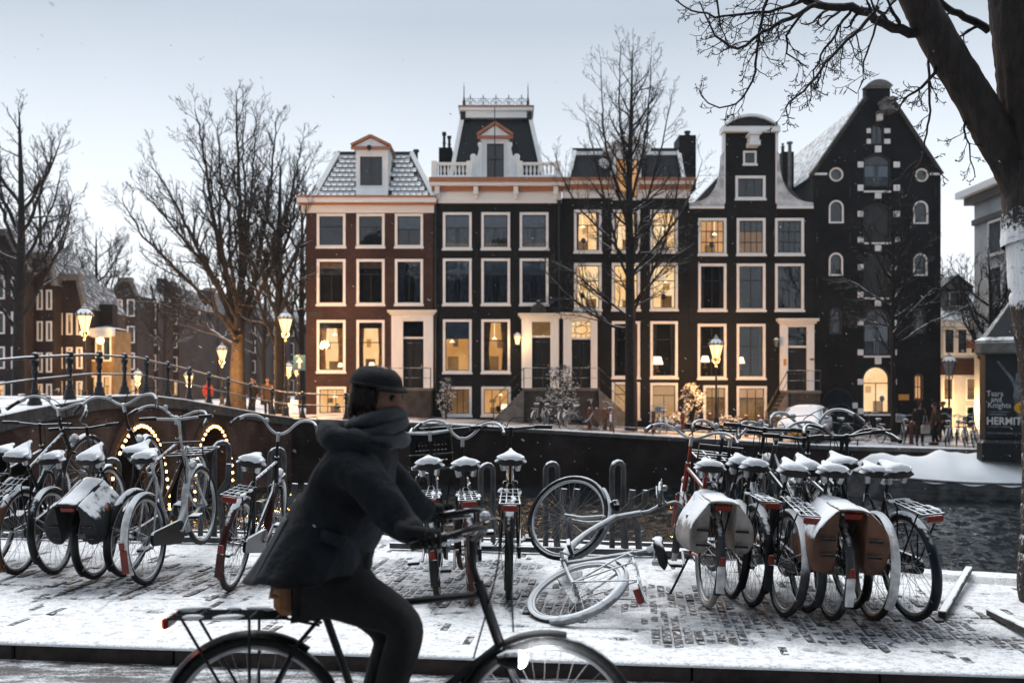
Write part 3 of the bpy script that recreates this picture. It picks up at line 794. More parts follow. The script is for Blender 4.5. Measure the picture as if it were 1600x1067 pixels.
def frustum(P, Q):
    """P four bottom corners, Q four top corners"""
    mb = MB(); mb.add(list(P)+list(Q), [(0,1,5,4),(1,2,6,5),(2,3,7,6),(3,0,4,7),(4,5,6,7),(3,2,1,0)]); return mb
def beam(mb, a, b_, w, d):
    """square bar between two points"""
    a, b_ = Vector(a), Vector(b_); t = (b_-a).normalized(); u = t.cross(Vector((0,1,0))).normalized(); v = Vector((0,1,0)); v = u.cross(t)
    vs = []
    for p in (a, b_):
        for (i, j) in ((-1,-1),(1,-1),(1,1),(-1,1)): vs.append(p+u*w*.5*i+v*d*.5*j)
    mb.add(vs, [(0,1,2,3),(7,6,5,4),(0,4,5,1),(1,5,6,2),(2,6,7,3),(3,7,4,0)])
def dormer(h, p0, p1, qtop, qbot, qapex, pd0, pd1, qped, yb, deep=2.6, win=None, trim='ochre', boxmat='white', inside='room', rows=((1.0, 2),)):
    """white dormer box p0..p1 with pediment apex and a window; front at depth yb"""
    off = h.off; z = lambda q: fz(q, yb); x = lambda p: fx(p, yb)
    keep = h.yf; h.yf = yb
    w0, v0, w1, v1 = win
    mb = MB(); hl = loop(x(w0)+.01, x(w1)-.01, z(v1)+.01, z(v0)-.01)
    face_with_holes(mb, [(x(p0), z(qbot)), (x(p1), z(qbot)), (x(p1), z(qped)), (x(p0), z(qped))], [hl], yb)
    for i in range(4):
        j = (i+1) % 4; mb.quad((hl[i][0],yb,hl[i][1]),(hl[j][0],yb,hl[j][1]),(hl[j][0],yb+.3,hl[j][1]),(hl[i][0],yb+.3,hl[i][1]))
    for xx in (x(p0), x(p1)): mb.quad((xx,yb,z(qbot)),(xx,yb+deep,z(qbot)),(xx,yb+deep,z(qped)),(xx,yb,z(qped)))
    h.part(mb, 'dormer', MT[boxmat])
    h.box('dormer_back', MT['room'], x(p0)+.02, x(p1)-.02, yb+.30, yb+.34, z(qbot), z(qped))
    h.window(w0, v0, w1, v1, rows=rows, inside=inside, fw=.05, sill=False); h.holes.pop()
    cx = (x(pd0)+x(pd1))/2
    mb = MB(); mb.prism([(x(pd0)+.1, z(qped)), (x(pd1)-.1, z(qped)), (cx, z(qapex)-.10)], yb-.06, yb+deep); h.part(mb, 'pediment', MT[boxmat])
    h.box('pediment_band', MT[trim], x(pd0), x(pd1), yb-.16, yb+.01, z(qped)-.13, z(qped)+.0)
    mb = MB()
    for sg in (-1, 1): beam(mb, (cx, yb+deep*.5-.1, z(qapex)), (x(pd0) if sg < 0 else x(pd1), yb+deep*.5-.1, z(qped)+.06), .12, deep+.2)
    h.part(mb, 'pediment_trim', MT[trim])
    h.yf = keep

# ---------------------------------------------------------------- H1: red-brown house with tiled roof
h = House('canal_house', 'red brown brick house with a snowy tiled roof and white cornice, nearest the bridge', fx(478), fx(677)-.01, -.3)
for (a, b_) in ((495, 540), (557, 601), (617, 661)):
    h.window(a, 334, b_, 387, rows=((.36, 1), (.64, 1)) if a < 610 else ((.45, 1), (.55, 2)), inside='room', blind=(.45, 'frost') if a > 610 else None)
    h.window(a, 405, b_, 477, rows=((.3, 1), (.7, 2)), inside='room', blind=(.16, 'drape') if a < 610 else None, curtain=('net', .36) if a > 610 else None)
h.window(495, 500, 540, 582, rows=((.42, 1), (.58, 1)), inside='lit_bright', curtain=('drape', .30), blind=(.12, 'room'))
h.window(557, 500, 601, 582, rows=((.42, 1), (.58, 1)), inside='lit_bright', curtain=('drape', .22), blind=(.12, 'room'))
h.window(495, 604, 541, 649, rows=((1.0, 3),), inside='lit_warm'); h.window(556, 604, 600, 649, rows=((1.0, 3),), inside='lit_warm')
h.window(637, 613, 668, 634, rows=((1.0, 3),), inside='lit_dim', fw=.08)
h.door(612, 677, 485, 492, 606, 630, 662, 502, 527)
h.finish([(h.x0, -.5), (h.x1, -.5), (h.x1, h.pz(332)), (h.x0, h.pz(332))], [MT['brick_red']])
h.stoop(615, 676, 606, 600, zs(-5)+.02, steps=6, dep=1.15)
h.cornice(473, 677, ((309, 312, .62, 'ochre'), (312, 319, .55, 'white'), (319, 321.5, .40, 'ochre'), (321.5, 333, .14, 'white')))
P = [W(489, 308, Y0+.1), W(680, 308, Y0+.1)]; yt = Y0+2.2
Q = [W(530, 243, yt), W(642, 243, yt)]
Pz, Qz = P[0].z, Q[0].z
h.part(frustum([P[0], P[1], (P[1].x, Y0+9.9, Pz), (P[0].x, Y0+9.9, Pz)], [Q[0], Q[1], (Q[1].x, Y0+8, Qz), (Q[0].x, Y0+8, Qz)]), 'roof', MT['tile'])
mb = MB(); beam(mb, P[0]+Vector((.05,-.05,0)), Q[0]+Vector((-.05,-.05,.1)), .22, .16); h.part(mb, 'hip_board', MT['white']); mb = MB(); beam(mb, P[1]+Vector((-.05,-.05,0)), Q[1]+Vector((.05,-.05,.1)), .22, .16); h.part(mb, 'hip_board', MT['white'])
h.box('roof_ridge', MT['iron_snow'], Q[0].x-.15, Q[1].x+.15, yt-.12, yt+.4, Qz-.02, Qz+.16); h.box('ridge_board', MT['white'], Q[0].x+.02, Q[1].x-.02, yt-.14, yt-.02, Qz-.24, Qz-.02)
# tiles, one by one, on the front slope
sl = (Q[0]-P[0]); slope = math.atan2(Qz-Pz, yt-(Y0+.1)); Ls = math.hypot(Qz-Pz, yt-(Y0+.1))
mbt = MB(); mbt.bbox(-.14, .14, -.2, .2, -.012, .022, .008); tme = mbt.mesh('roof_tile', MT['tile'])
nr = 9
for r_ in range(nr):
    t = (r_+.45)/nr; yy = Y0+.1+(yt-Y0-.1)*t; zz = Pz+(Qz-Pz)*t
    xl, xr = P[0].x+(Q[0].x-P[0].x)*t+.22, P[1].x+(Q[1].x-P[1].x)*t-.22
    k = 0; xx = xl+.14
    while xx < xr-.1:
        if not (fx(553) < xx < fx(609)):
            o = link('roof_tile', tme, h.root, Vector((xx, yy-.05, zz+.045))+h.off, (slope-.16, random.uniform(-.03, .03), random.uniform(-.02, .02)))
        xx += .288
dormer(h, 556, 606, 232, 308, 213, 549, 610, 230, Y0+.12, win=(561, 243, 599, 292))
mb = MB(); mb.lathe([(.0,-.1),(.07,-.05),(.11,.05),(.09,.16),(.0,.2)], (fx(577), Y0-.05, fz(233)), 8); h.part(mb, 'hoist_knob', MT['iron'])
mb = MB(); mb.tube([W(650, 300, Y0+3), W(650, 238, Y0+3)], .10, 10); mb.lathe([(.16,0),(.16,.10),(.12,.14)], W(650, 238, Y0+3), 10); h.part(mb, 'flue_pipe', MT['iron'])
h.box('name_plate', MT['iron'], fx(481), fx(503), Y0-.03, Y0-.002, fz(494), fz(487))

# ---------------------------------------------------------------- H2: black house with tower roof and balustrade
h = House('canal_house', 'black painted house with a tall slate roof, white balustrade and iron cresting', fx(677), fx(877)-.01, -.4)
for (a, b_) in ((692, 737), (752, 797), (812, 857)):
    h.window(a, 332, b_, 390, rows=((.40, 1), (.60, 2)), blind=(.42, 'frost'), extra='valance', curtain=('net', .5))
    h.window(a, 404, b_, 477, rows=((.34, 1), (.66, 2)), blind=(.33, 'frost'), curtain=('net', .5))
h.window(692, 499, 737, 583, rows=((.34, 1), (.66, 1)), inside='lit_amber', blind=(.33, 'frost'))
h.window(752, 499, 797, 583, rows=((.38, 1), (.62, 1)), inside='lit_amber', curtain=('drape', .3))
h.window(692, 604, 737, 650, rows=((1.0, 4),), inside='lit_dim'); h.window(752, 604, 798, 650, rows=((1.0, 3),), inside='lit_amber')
h.door(815, 873, 490, 498, 606, 831, 860, 503, 525, lit='lit_dim')
h.finish([(h.x0, -.7), (h.x1, -.7), (h.x1, h.pz(318)), (h.x0, h.pz(318))], [MT['brick_black']])
h.cornice(678, 876, ((281, 288, .62, 'ochre'), (288, 293, .55, 'white'), (293, 300, .30, 'ochre'), (300, 318, .12, 'white')))
for p in (684, 744, 806, 868):
    mb = MB(); x_ = fx(p); mb.bbox(x_-.11, x_+.11, Y0-.42, Y0-.1, fz(306), fz(293.5), .03); mb.bbox(x_-.08, x_+.08, Y0-.28, Y0-.1, fz(312), fz(306), .03); h.part(mb, 'cornice_bracket', MT['white'])
mb = MB(); x_ = fx(841)
mb.sphere((x_, Y0-.2, fz(482)), .26, 10, 6, (1.1, .5, 1)); mb.sphere((x_-.25, Y0-.2, fz(486)), .14, 8, 5, (1, .6, 1)); mb.sphere((x_+.25, Y0-.2, fz(486)), .14, 8, 5, (1, .6, 1)); mb.sphere((x_, Y0-.2, fz(474)), .13, 8, 5)
h.part(mb, 'door_crest', MT['stone_dark'], smooth=40)
h.stoop(818, 876, 606, 772, zs(0)+.02, steps=9)
# balustrade
zb_, zt_ = fz(281), fz(257); yb = Y0-.35
mbb = MB(); H_ = zt_-zb_-.24
mbb.lathe([(.05,0),(.05,.05),(.03,.08),(.065,.08+H_*.25),(.055,.08+H_*.45),(.03,.08+H_*.75),(.045,H_-.04),(.05,H_)], (0,0,0), 8); bme_ = mbb.mesh('baluster', MT['white'], 60)
for (a, b_) in ((680, 734), (812, 871)):
    h.box('balustrade_rail', MT['white'], fx(a), fx(b_), yb-.09, yb+.09, zt_-.12, zt_); h.box('balustrade_base', MT['white'], fx(a), fx(b_), yb-.09, yb+.09, zb_, zb_+.12)
    n_ = 9
    for i in range(n_): link('baluster', bme_, h.root, Vector((fx(a+(b_-a)*(i+.7)/(n_+.4)), yb, zb_+.12))+h.off)
for p in (679.5, 734, 812, 871): h.box('balustrade_post', MT['white'], fx(p)-.13, fx(p)+.13, yb-.13, yb+.13, zb_, zt_+.06)
# mansard tower
yt = Y0+2.0
P = [W(703, 272, Y0+.4), W(851, 272, Y0+.4)]; Q = [W(722, 187, yt), W(829, 187, yt)]
Pz, Qz = fz(283), Q[0].z; P[0].z = P[1].z = Pz
h.part(frustum([P[0], P[1], (P[1].x, Y0+9, Pz), (P[0].x, Y0+9, Pz)], [Q[0], Q[1], (Q[1].x, Y0+6, Qz), (Q[0].x, Y0+6, Qz)]), 'roof', MT['slate'])
mb = MB(); beam(mb, P[0]+Vector((0,-.06,0)), Q[0]+Vector((0,-.06,0)), .2, .18); h.part(mb, 'hip_board', MT['white']); mb = MB(); beam(mb, P[1]+Vector((0,-.06,0)), Q[1]+Vector((0,-.06,0)), .2, .18); h.part(mb, 'hip_board', MT['white'])
x0_, x1_ = fx(720, yt), fx(831, yt)
h.box('tower_frieze', MT['white'], x0_+.25, x1_-.25, yt-.25, Y0+6, fz(186, yt), fz(176, yt)); h.box('tower_cornice', MT['white'], x0_-.05, x1_+.05, yt-.45, Y0+6.2, fz(176, yt), fz(171.5, yt)); h.box('tower_cornice', MT['ochre'], x0_-.1, x1_+.1, yt-.5, Y0+6.25, fz(171.5, yt), fz(169, yt))
for p in (727, 824): h.box('tower_bracket', MT['blackpaint'], fx(p, yt)-.22, fx(p, yt)+.22, yt-.2, yt+.3, fz(189, yt), fz(176.5, yt))
# cresting
def crest_pt(p, q): return W(p, q, yt-.3)
mb = MB(); mb.tube([crest_pt(724, 167), crest_pt(826, 167)], .035, 6); mb.tube([crest_pt(725, 155), crest_pt(825, 155)], .012, 5); h.part(mb, 'cresting_rail', MT['iron'])
for p in (725, 825):
    mb = MB(); c = crest_pt(p, 169); mb.lathe([(.07,0),(.07,.35),(.04,.40),(.045,.50),(.025,.54),(.02,.95),(.035,.98),(.012,1.02),(.006,1.25)], c, 8); h.part(mb, 'finial', MT['iron'])
for i in range(10):
    mb = MB(); p = 730+10*i; c = crest_pt(p, 161); mb.tube([(c.x+.12*math.cos(t*PI/8), c.y, c.z+.12*math.sin(t*PI/8)) for t in range(16)], .016, 5, closed=True)
    mb.tube([(c.x+(.075-.004*t)*math.cos(t*.55), c.y, c.z+(.075-.004*t)*math.sin(t*.55)) for t in range(13)], .010, 4)
    h.part(mb, 'cresting_scroll', MT['iron'])
for i in range(5):
    p = 735+20*i; mb = MB(); a = crest_pt(p, 166); b_ = crest_pt(p, 148)
    mb.tube([a, b_], .016, 5); c = crest_pt(p, 154)
    for sg in (-1, 1): mb.tube([(c.x, c.y, c.z-.05), (c.x+sg*.10, c.y, c.z+.02), (c.x+sg*.13, c.y, c.z-.05), (c.x+sg*.09, c.y, c.z-.07)], .014, 4)
    mb.lathe([(.0,-.1),(.035,-.02),(.0,.1)], (c.x, c.y, c.z+.08), 6); h.part(mb, 'cresting_spike', MT['iron'])
mb = MB(); mb.tube([W(773, 281, Y0-.5), W(773, 168, Y0-.5)], [.035, .022], 6); h.part(mb, 'flagpole', MT['iron_snow'])
dormer(h, 752, 795, 216, 281, 193, 746, 801, 213, Y0+.1, win=(759, 223, 789, 280), rows=((.45, 2), (.55, 2)))
for sg in (-1, 1):
    mb = MB(); X = lambda p: fx(773.5+sg*p); Z = fz
    poly = [(X(20), Z(281)), (X(38.5), Z(281)), (X(38.5), Z(247))]
    c = (X(34), Z(245)); r1 = abs(fx(5)-fx(0))
    for t in range(9): a = PI*t/8; poly.append((X(34)+sg*r1*math.cos(a), Z(245)+r1*math.sin(a)))
    poly += [(X(27), Z(241)), (X(25), Z(232))]
    r2 = abs(fx(3.2)-fx(0))
    for t in range(7): a = PI*t/6; poly.append((X(24)+sg*r2*math.cos(a), Z(225)+r2*math.sin(a)))
    poly += [(X(20), Z(226))]
    if sg < 0: poly = poly[::-1]
    mb.prism(poly, Y0+.02, Y0+.22); h.part(mb, 'dormer_scroll', MT['white'])
ch = W(696, 235, Y0+4)
h.box('chimney', MT['brick_dark'], fx(687, Y0+4), fx(707, Y0+4), Y0+3.4, Y0+4.6, fz(285, Y0+4), fz(235, Y0+4))
for (p, q) in ((694, 207), (702, 213)):
    mb = MB(); c = W(p, 235, Y0+4); t = fz(q, Y0+4)-c.z; mb.lathe([(.07,0),(.07,t*.35),(.10,t*.36),(.10,t*.42),(.07,t*.43),(.07,t*.8),(.11,t*.82),(.11,t)], c, 8); h.part(mb, 'chimney_pot', MT['iron'])
# wall lantern next to the door (lit)
def wall_lantern(h, p, q, lit, sc=1.0):
    c = Vector((fx(p), Y0-.35, fz(q))); mb = MB()
    mb.tube([(c.x, Y0-.01, c.z-.42*sc), (c.x, Y0-.22, c.z-.40*sc), (c.x, Y0-.35, c.z-.24*sc)], .02, 6)
    mb.lathe([(.17*sc,.20*sc),(.19*sc,.22*sc),(.08*sc,.33*sc),(.03*sc,.36*sc),(.03*sc,.42*sc)], c, 8); mb.lathe([(.03*sc,-.26*sc),(.10*sc,-.22*sc),(.10*sc,-.20*sc)], c, 8)
    for k in range(4): a = PI/4+k*PI/2; mb.tube([(c.x+.10*sc*math.cos(a), c.y+.10*sc*math.sin(a), c.z-.2*sc), (c.x+.17*sc*math.cos(a), c.y+.17*sc*math.sin(a), c.z+.2*sc)], .010, 4)
    w = h.part(mb, 'wall_lantern', MT['iron_snow'])
    mb = MB(); mb.lathe([(.09*sc,-.19*sc),(.155*sc,.19*sc)], c, 8); h.part(mb, 'lantern_glass', MT['lamp'] if lit else MT['frost'], w)
    if lit:
        ld = bpy.data.lights.new('lantern_light', 'POINT'); ld.energy = 28; ld.color = (1, .6, .25); ld.shadow_soft_size = .15
        lo = link('lantern_light', ld, h.root, c+Vector((0,-.35,0))+h.off)
wall_lantern(h, 808.5, 532, True)
H2 = h

# ---------------------------------------------------------------- H3: black house with lit windows behind the bare tree
h = House('canal_house', 'black house with bright lit upper windows and a red brown cornice behind the bare tree', fx(877), fx(1077)-.01, -.6)
for (a, b_) in ((897, 940), (956, 1000), (1016, 1059)):
    h.window(a, 328, b_, 395, rows=((.34, 1), (.66, 2)), inside='lit_bright', curtain=('drape', .13) if a != 1016 else None)
    h.window(a, 411, b_, 485, rows=((.36, 1), (.64, 2)), inside='lit_bright')
h.window(956, 502, 1000, 591, rows=((.3, 1), (.7, 1)), curtain=('net', .2)); h.window(1016, 502, 1059, 591, rows=((.3, 1), (.7, 1)), curtain=('net', .22))
h.window(956, 597, 1000, 655, rows=((.3, 1), (.7, 2)), inside='lit_blind', blind=None); h.window(1016, 598, 1059, 658, rows=((.3, 1), (.7, 2)), inside='lit_blind')
h.door(880, 933, 489, 498, 606, 893, 923, 502, 528, lit='lit_bright', ornate=True)
h.finish([(h.x0, -.9), (h.x1, -.9), (h.x1, h.pz(310)), (h.x0, h.pz(310))], [MT['brick_black']])
for (a, b_) in ((880, 957), (1001, 1077)): h.cornice(a, b_, ((281, 285, .6, 'ochre'), (285, 290, .45, 'white'), (290, 297, .30, 'ochre'), (297, 310, .12, 'white')))
h.stoop(877.5, 932, 606, 990, zs(4)+.02, steps=9)
yt = Y0+1.7
P = [W(884, 282, Y0+.1), W(1072, 282, Y0+.1)]; Q = [W(898, 237, yt), W(1060, 237, yt)]; Pz, Qz = P[0].z-.9, Q[0].z
P[0].z = P[1].z = Pz
h.part(frustum([P[0], P[1], (P[1].x, Y0+9.9, Pz), (P[0].x, Y0+9.9, Pz)], [Q[0], Q[1], (Q[1].x, Y0+8, Qz), (Q[0].x, Y0+8, Qz)]), 'roof', MT['slate'])
a0 = W(884, 282, Y0+.1); a1 = W(1072, 282, Y0+.1); mb = MB(); beam(mb, a0+Vector((.1,-.05,0)), Q[0]+Vector((0,-.08,0)), .18, .14); h.part(mb, 'hip_board', MT['white']); mb = MB(); beam(mb, a1+Vector((-.1,-.05,0)), Q[1]+Vector((0,-.08,0)), .18, .14); h.part(mb, 'hip_board', MT['white'])
h.box('roof_ridge', MT['iron_snow'], Q[0].x-.1, Q[1].x+.1, yt-.12, yt+.4, Qz-.02, Qz+.14); h.box('ridge_board', MT['white'], Q[0].x+.02, Q[1].x-.02, yt-.13, yt-.02, Qz-.2, Qz-.022)
dormer(h, 957, 1002, 240, 313, 215, 944, 1016, 233, Y0-.05, win=(961, 247, 998, 310), inside='lit_amber', trim='white', rows=((.38, 2), (.62, 2)))
h.box('chimney', MT['brick_dark'], fx(1058, Y0+2), fx(1084, Y0+2), Y0+1.4, Y0+3, fz(300, Y0+2), fz(216, Y0+2))
mb = MB(); c = W(1074, 217, Y0+2); mb.lathe([(.12,0),(.12,.25),(.16,.27),(.16,.36)], c, 8); h.part(mb, 'chimney_pot', MT['iron'])
mb = MB(); c = W(941, 258, Y0+.3); mb.lathe([(.02,0),(.12,.04),(.24,.14),(.27,.18)], (0,0,0), 14); mb.xform(Matrix.Translation(c) @ Matrix.Rotation(R(75), 4, 'X') @ Matrix.Rotation(R(20), 4, 'Y')); h.part(mb, 'satellite_dish', MT['white'], smooth=50)

# ---------------------------------------------------------------- H4: dark neck-gable house
h = House('canal_house', 'dark brick house with a tall white scrolled neck gable and round top', fx(1077), fx(1270)-.01, -.8, depth=10)
for i, (a, b_) in enumerate(((1091, 1135), (1151, 1196), (1211, 1256))):
    h.window(a, 341, b_, 399, rows=((.33, 4), (.34, 4), (.33, 4)), inside=('lit_amber', 'lit_dim', 'room')[i], blind=(.3, 'net') if i == 1 else None, curtain=('net', .3) if i == 2 else None)
    h.window(a, 412, b_, 486, rows=((.34, 2), (.66, 2)), curtain=('net', .2))
for (a, b_) in ((1090, 1135), (1151, 1196)): h.window(a, 506, b_, 592, rows=((.4, 2), (.6, 2)), curtain=('net', .12))
h.window(1099, 602, 1137, 662, rows=((.3, 3), (.7, 3)), inside='lit_dim', blind=(.28, 'lit_blind')); h.window(1151, 603, 1198, 662, rows=((.3, 3), (.7, 3)), inside='lit_dim', blind=(.28, 'lit_blind'))
h.window(1149, 275, 1196, 312, rows=((1.0, 3),)); h.window(1161, 236, 1182, 258, rows=((1.0, 1),), fw=.09)
h.door(1218, 1271, 498, 506, 610, 1230, 1260, 511, 541)
X, Z = fx, fz
h.finish([(h.x0, -1.2), (h.x1, -1.2), (h.x1, Z(325)), (X(1213.5), Z(325)), (X(1213.5), Z(206)), (X(1131), Z(206)), (X(1131), Z(325)), (h.x0, Z(325))], [MT['brick_dark']], eaves=Z(325))
h.stoop(1219, 1269, 610, 1186, zs(11)+.02, steps=9)
for sg, e, nk in ((-1, 1077.2, 1131), (1, 1269.8, 1213.5)):
    mb = MB(); poly = [(X(nk), Z(323)), (X(e), Z(323)), (X(e), Z(317))]
    n_ = 12; L_ = abs(e-nk)
    for t in range(n_+1):
        u = t/n_; pxx = e-sg*(L_-3)*(1-(1-u)**2.1)*.99; q = 317-(317-243)*(u**1.9)
        poly.append((X(pxx), Z(q)))
    r_ = abs(fx(4)-fx(0))
    poly.append((X(nk+sg*2.5), Z(240))); poly.append((X(nk), Z(238)))
    mb.prism(poly if sg < 0 else poly[::-1], Y0-.1, Y0+.35); h.part(mb, 'gable_scroll', MT['scroll'])
    h.box('gable_ledge', MT['white'], min(X(nk), X(e)), max(X(nk), X(e)), Y0-.16, Y0+.3, Z(326.5), Z(323.2))
    h.box('neck_trim', MT['white'], X(nk)-.06, X(nk)+.06, Y0-.07, Y0+.2, Z(318), Z(209))
h.box('gable_cornice', MT['white'], X(1127.5), X(1217), Y0-.30, Y0+.5, Z(208), Z(200.5))
mb = MB(); ol = loop(X(1127), X(1217), Z(200), Z(180), Z(180)-Z(200), 16); il = loop(X(1131), X(1213), Z(199.5), Z(184), Z(184)-Z(199.5), 16)
ring(mb, ol, il, Y0-.28, Y0+.35); h.part(mb, 'round_pediment', MT['white'])
mb = MB(); mb.prism(loop(X(1130), X(1214), Z(200), Z(183.5), Z(183.5)-Z(200), 16), Y0-.08, Y0+.45); h.part(mb, 'tympanum', MT['slate'])
mb = MB(); c = (X(1174), Y0-.5, Z(236)); s_ = 1
mb.box(c[0]-.28, c[0]+.28, Y0-.85, Y0+.02, Z(216), Z(213)); mb.box(c[0]-.2, c[0]+.2, Y0-.7, Y0+.02, Z(225), Z(216)); mb.box(c[0]-.25, c[0]+.25, Y0-.75, Y0+.02, Z(232), Z(225)); h.part(mb, 'hoist_beam', MT['white'])
# steep roof behind the neck
mb = MB(); poly = [(X(1080), Z(322)), (X(1267), Z(322)), (X(1173), Z(222))]; mb.prism(poly, Y0+.36, Y0+9.8); h.part(mb, 'roof', MT['snowroof'])
h.box('chimney', MT['brick_dark'], fx(1219, Y0+3), fx(1237, Y0+3), Y0+2.6, Y0+3.6, fz(300, Y0+3), fz(240, Y0+3))
mb = MB(); mb.lathe([(.08,0),(.08,.3),(.12,.32),(.05,.4),(.07,.5)], W(1223, 240, Y0+3), 8); h.part(mb, 'chimney_pot', MT['iron'])
mb = MB(); c = W(1234, 300, Y0+2); mb.lathe([(.09,0),(.09,2.35),(.15,2.36),(.15,2.45)], c, 10); h.part(mb, 'flue_pipe', MT['stone'])
wall_lantern(h, 1210, 537, False, .75)
h.box('entry_panel', MT['gold'], X(1223), X(1227), Y0-.17, Y0-.141, Z(571), Z(561)); h.box('house_number', MT['wood_brown'], X(1264), X(1270), Y0-.17, Y0-.141, Z(563), Z(560))

# ---------------------------------------------------------------- W: warehouse with stone blocks
h = House('warehouse', 'tall dark brick warehouse with a pointed gable, hoist doors and white stone blocks', fx(1270), fx(1470), -.95, depth=16)
def arched(a, q0, b_, q1, **k): h.window(a, q0, b_, q1, arch=(b_-a)/2*.98, **k)
for (a, q0, b_, q1) in ((1295, 313, 1318, 349), (1427, 314, 1450, 350), (1295, 395, 1317, 431), (1427, 396, 1449, 431)): arched(a, q0, b_, q1, rows=((1.0, 1),), fw=.07, sill=False)
for (a, b_) in ((1296, 1315), (1427, 1446)): h.window(a, 481, b_, 522, arch=8, rows=((.3, 1), (.7, 1)), fw=.05, sill=False, frame='stone_dark')
h.window(1428, 584, 1442, 625, arch=5, rows=((.5, 2), (.5, 2)), fw=.05, sill=False, inside='lit_amber', frame='wood_brown')
h.window(1361, 194, 1381, 226, arch=8, rows=((1.0, 2),), fw=.04, sill=False, frame='sash', blind=(1.0, 'slate'))
def hatch(q0, q1, rise, inside='room', shut=True, glass='glass'):
    w = h.window(1349, q0, 1391, q1, arch=rise, rows=((.32, 1), (.68, 2)), fw=.05, sill=False, frame='sash', inside=inside, glass=glass)
    if shut:
        for (a, b_) in ((1351, 1366), (1374, 1389)):
            zt = fz(q0+(q1-q0)*.36); zb2 = fz(q1-2)
            h.box('shutter', MT['frost'], fx(a), fx(b_), Y0+.105, Y0+.125, zb2, zt, w)
            for k in range(5): xx = fx(a)+(fx(b_)-fx(a))*(k+.5)/5; h.box('shutter_bar', MT['iron'], xx-.012, xx+.012, Y0+.02, Y0+.045, zb2, zb2+(zt-zb2)*.45, w)
hatch(241, 292, 9); hatch(318, 378, 9, shut=False, glass='sash'); hatch(398, 463, 9, shut=False, glass='sash'); hatch(481, 556, 20); 
h.window(1347, 571, 1391, 646, arch=20, rows=((.36, 1), (.64, 2)), fw=.06, sill=False, frame='sash', inside='lit_bright')
h.window(1285, 606, 1334, 662, arch=22, rows=((.45, 1), (.55, 2)), fw=.05, sill=False, frame='sash', blind=(1.0, 'blackpaint'))
def oculus(cx_, cy_, r_):
    x, z, rr = fx(cx_), fz(cy_), r_*Y0/FPX; n_ = 20
    c = lambda q: [(x+q*math.cos(2*PI*i/n_), z+q*math.sin(2*PI*i/n_)) for i in range(n_)]
    h.holes.append(c(rr-.01)); mb = MB(); ring(mb, c(rr), c(rr-.07), Y0-.03, Y0+.12); w = h.part(mb, 'round_window', MT['cream'])
    mb = MB(); mb.prism(c(rr-.06), Y0+.07, Y0+.076); h.part(mb, 'pane', MT['glass'], w)
    mb = MB(); mb.prism(c(rr-.08), Y0+.2, Y0+.21); h.part(mb, 'blind', MT['net'], w)
oculus(1306.5, 273, 11); oculus(1440, 274, 10.5)
out_w = [(h.x0, -1.3), (h.x1, -1.3), (h.x1, Z(272)), (X(1391), Z(152)), (X(1391), Z(134)), (X(1353), Z(134)), (X(1353), Z(152)), (h.x0, Z(272))]
h.finish(out_w, [MT['brick_ware']], eaves=Z(272))
# white blocks
def blk(a, q0, b_, q1): 
    mb = MB(); mb.bbox(X(a), X(b_), Y0-.035, Y0+.05, Z(q1), Z(q0), .015); h.part(mb, 'stone_block', MT['block'])
for (q0, q1) in ((253, 262), (289, 298.5), (330, 339), (370.5, 379), (413, 422), (456, 465), (500, 509), (546, 555), (592, 601), (638, 647)):
    blk(1340, q0, 1349, q1); blk(1391.5 if q0 > 400 else 1396, q0, 1401 if q0 > 400 else 1406, q1)
for (q0, q1) in ((201, 208.5), (217.5, 225)): blk(1354, q0, 1360.5, q1); blk(1381.5, q0, 1391, q1)
for (q0, q1) in ((228, 238.5), (301, 310.5), (383, 392.5), (469, 478.5), (558, 569)): blk(1367, q0, 1377, q1)
blk(1332, 629, 1340, 638)
for q in (298.7, 379.3, 465.2, 555.8, 646.5): h.box('stone_sill', MT['block'], X(1349), X(1391), Y0-.10, Y0-.032, Z(q+2.6), Z(q))
for (a, b_) in ((1271, 1292), (1453, 1470)): h.box('kneeler_stone', MT['block'], X(a), X(b_), Y0-.05, Y0+.02, Z(274), Z(270.5))
mb = MB(); a = (1270, 271); 
for (p, q) in (((1268.5, 273), (1353, 152)), ((1471.5, 273), (1391, 152))):
    beam(mb, (X(p[0]), Y0+.1, Z(p[1])), (X(q[0]), Y0+.1, Z(q[1])), .16, .45)
h.part(mb, 'gable_coping', MT['stone_dark'])
mb = MB(); mb.prism(loop(X(1351), X(1393), Z(136), Z(126), Z(126)-Z(136), 12), Y0-.22, Y0+.5); mb.box(X(1353), X(1391), Y0-.14, Y0+.45, Z(139), Z(136)); h.part(mb, 'gable_cap', MT['stone'])
mb = MB(); mb.box(X(1371), X(1390), Y0-1.0, Y0+.02, Z(165.5), Z(161)); mb.box(X(1373), X(1388), Y0-.8, Y0+.02, Z(176), Z(165.5)); mb.box(X(1368), X(1392), Y0-.9, Y0+.02, Z(180), Z(176)); h.part(mb, 'hoist_beam', MT['stone'])
mb = MB(); mb.box(X(1369), X(1376), Y0-.3, Y0+.02, Z(190), Z(180)); h.part(mb, 'hoist_bracket', MT['block'])
zr = Z(155)
mb = MB(); mb.prism([(X(1266), Z(276)), (X(1474), Z(276)), (X(1372), Z(138))], Y0+.46, Y0+15.5); h.part(mb, 'roof', MT['snowroof'])
h.box('name_plate', MT['gold'], X(1404), X(1420), Y0-.03, Y0-.002, Z(625), Z(616))
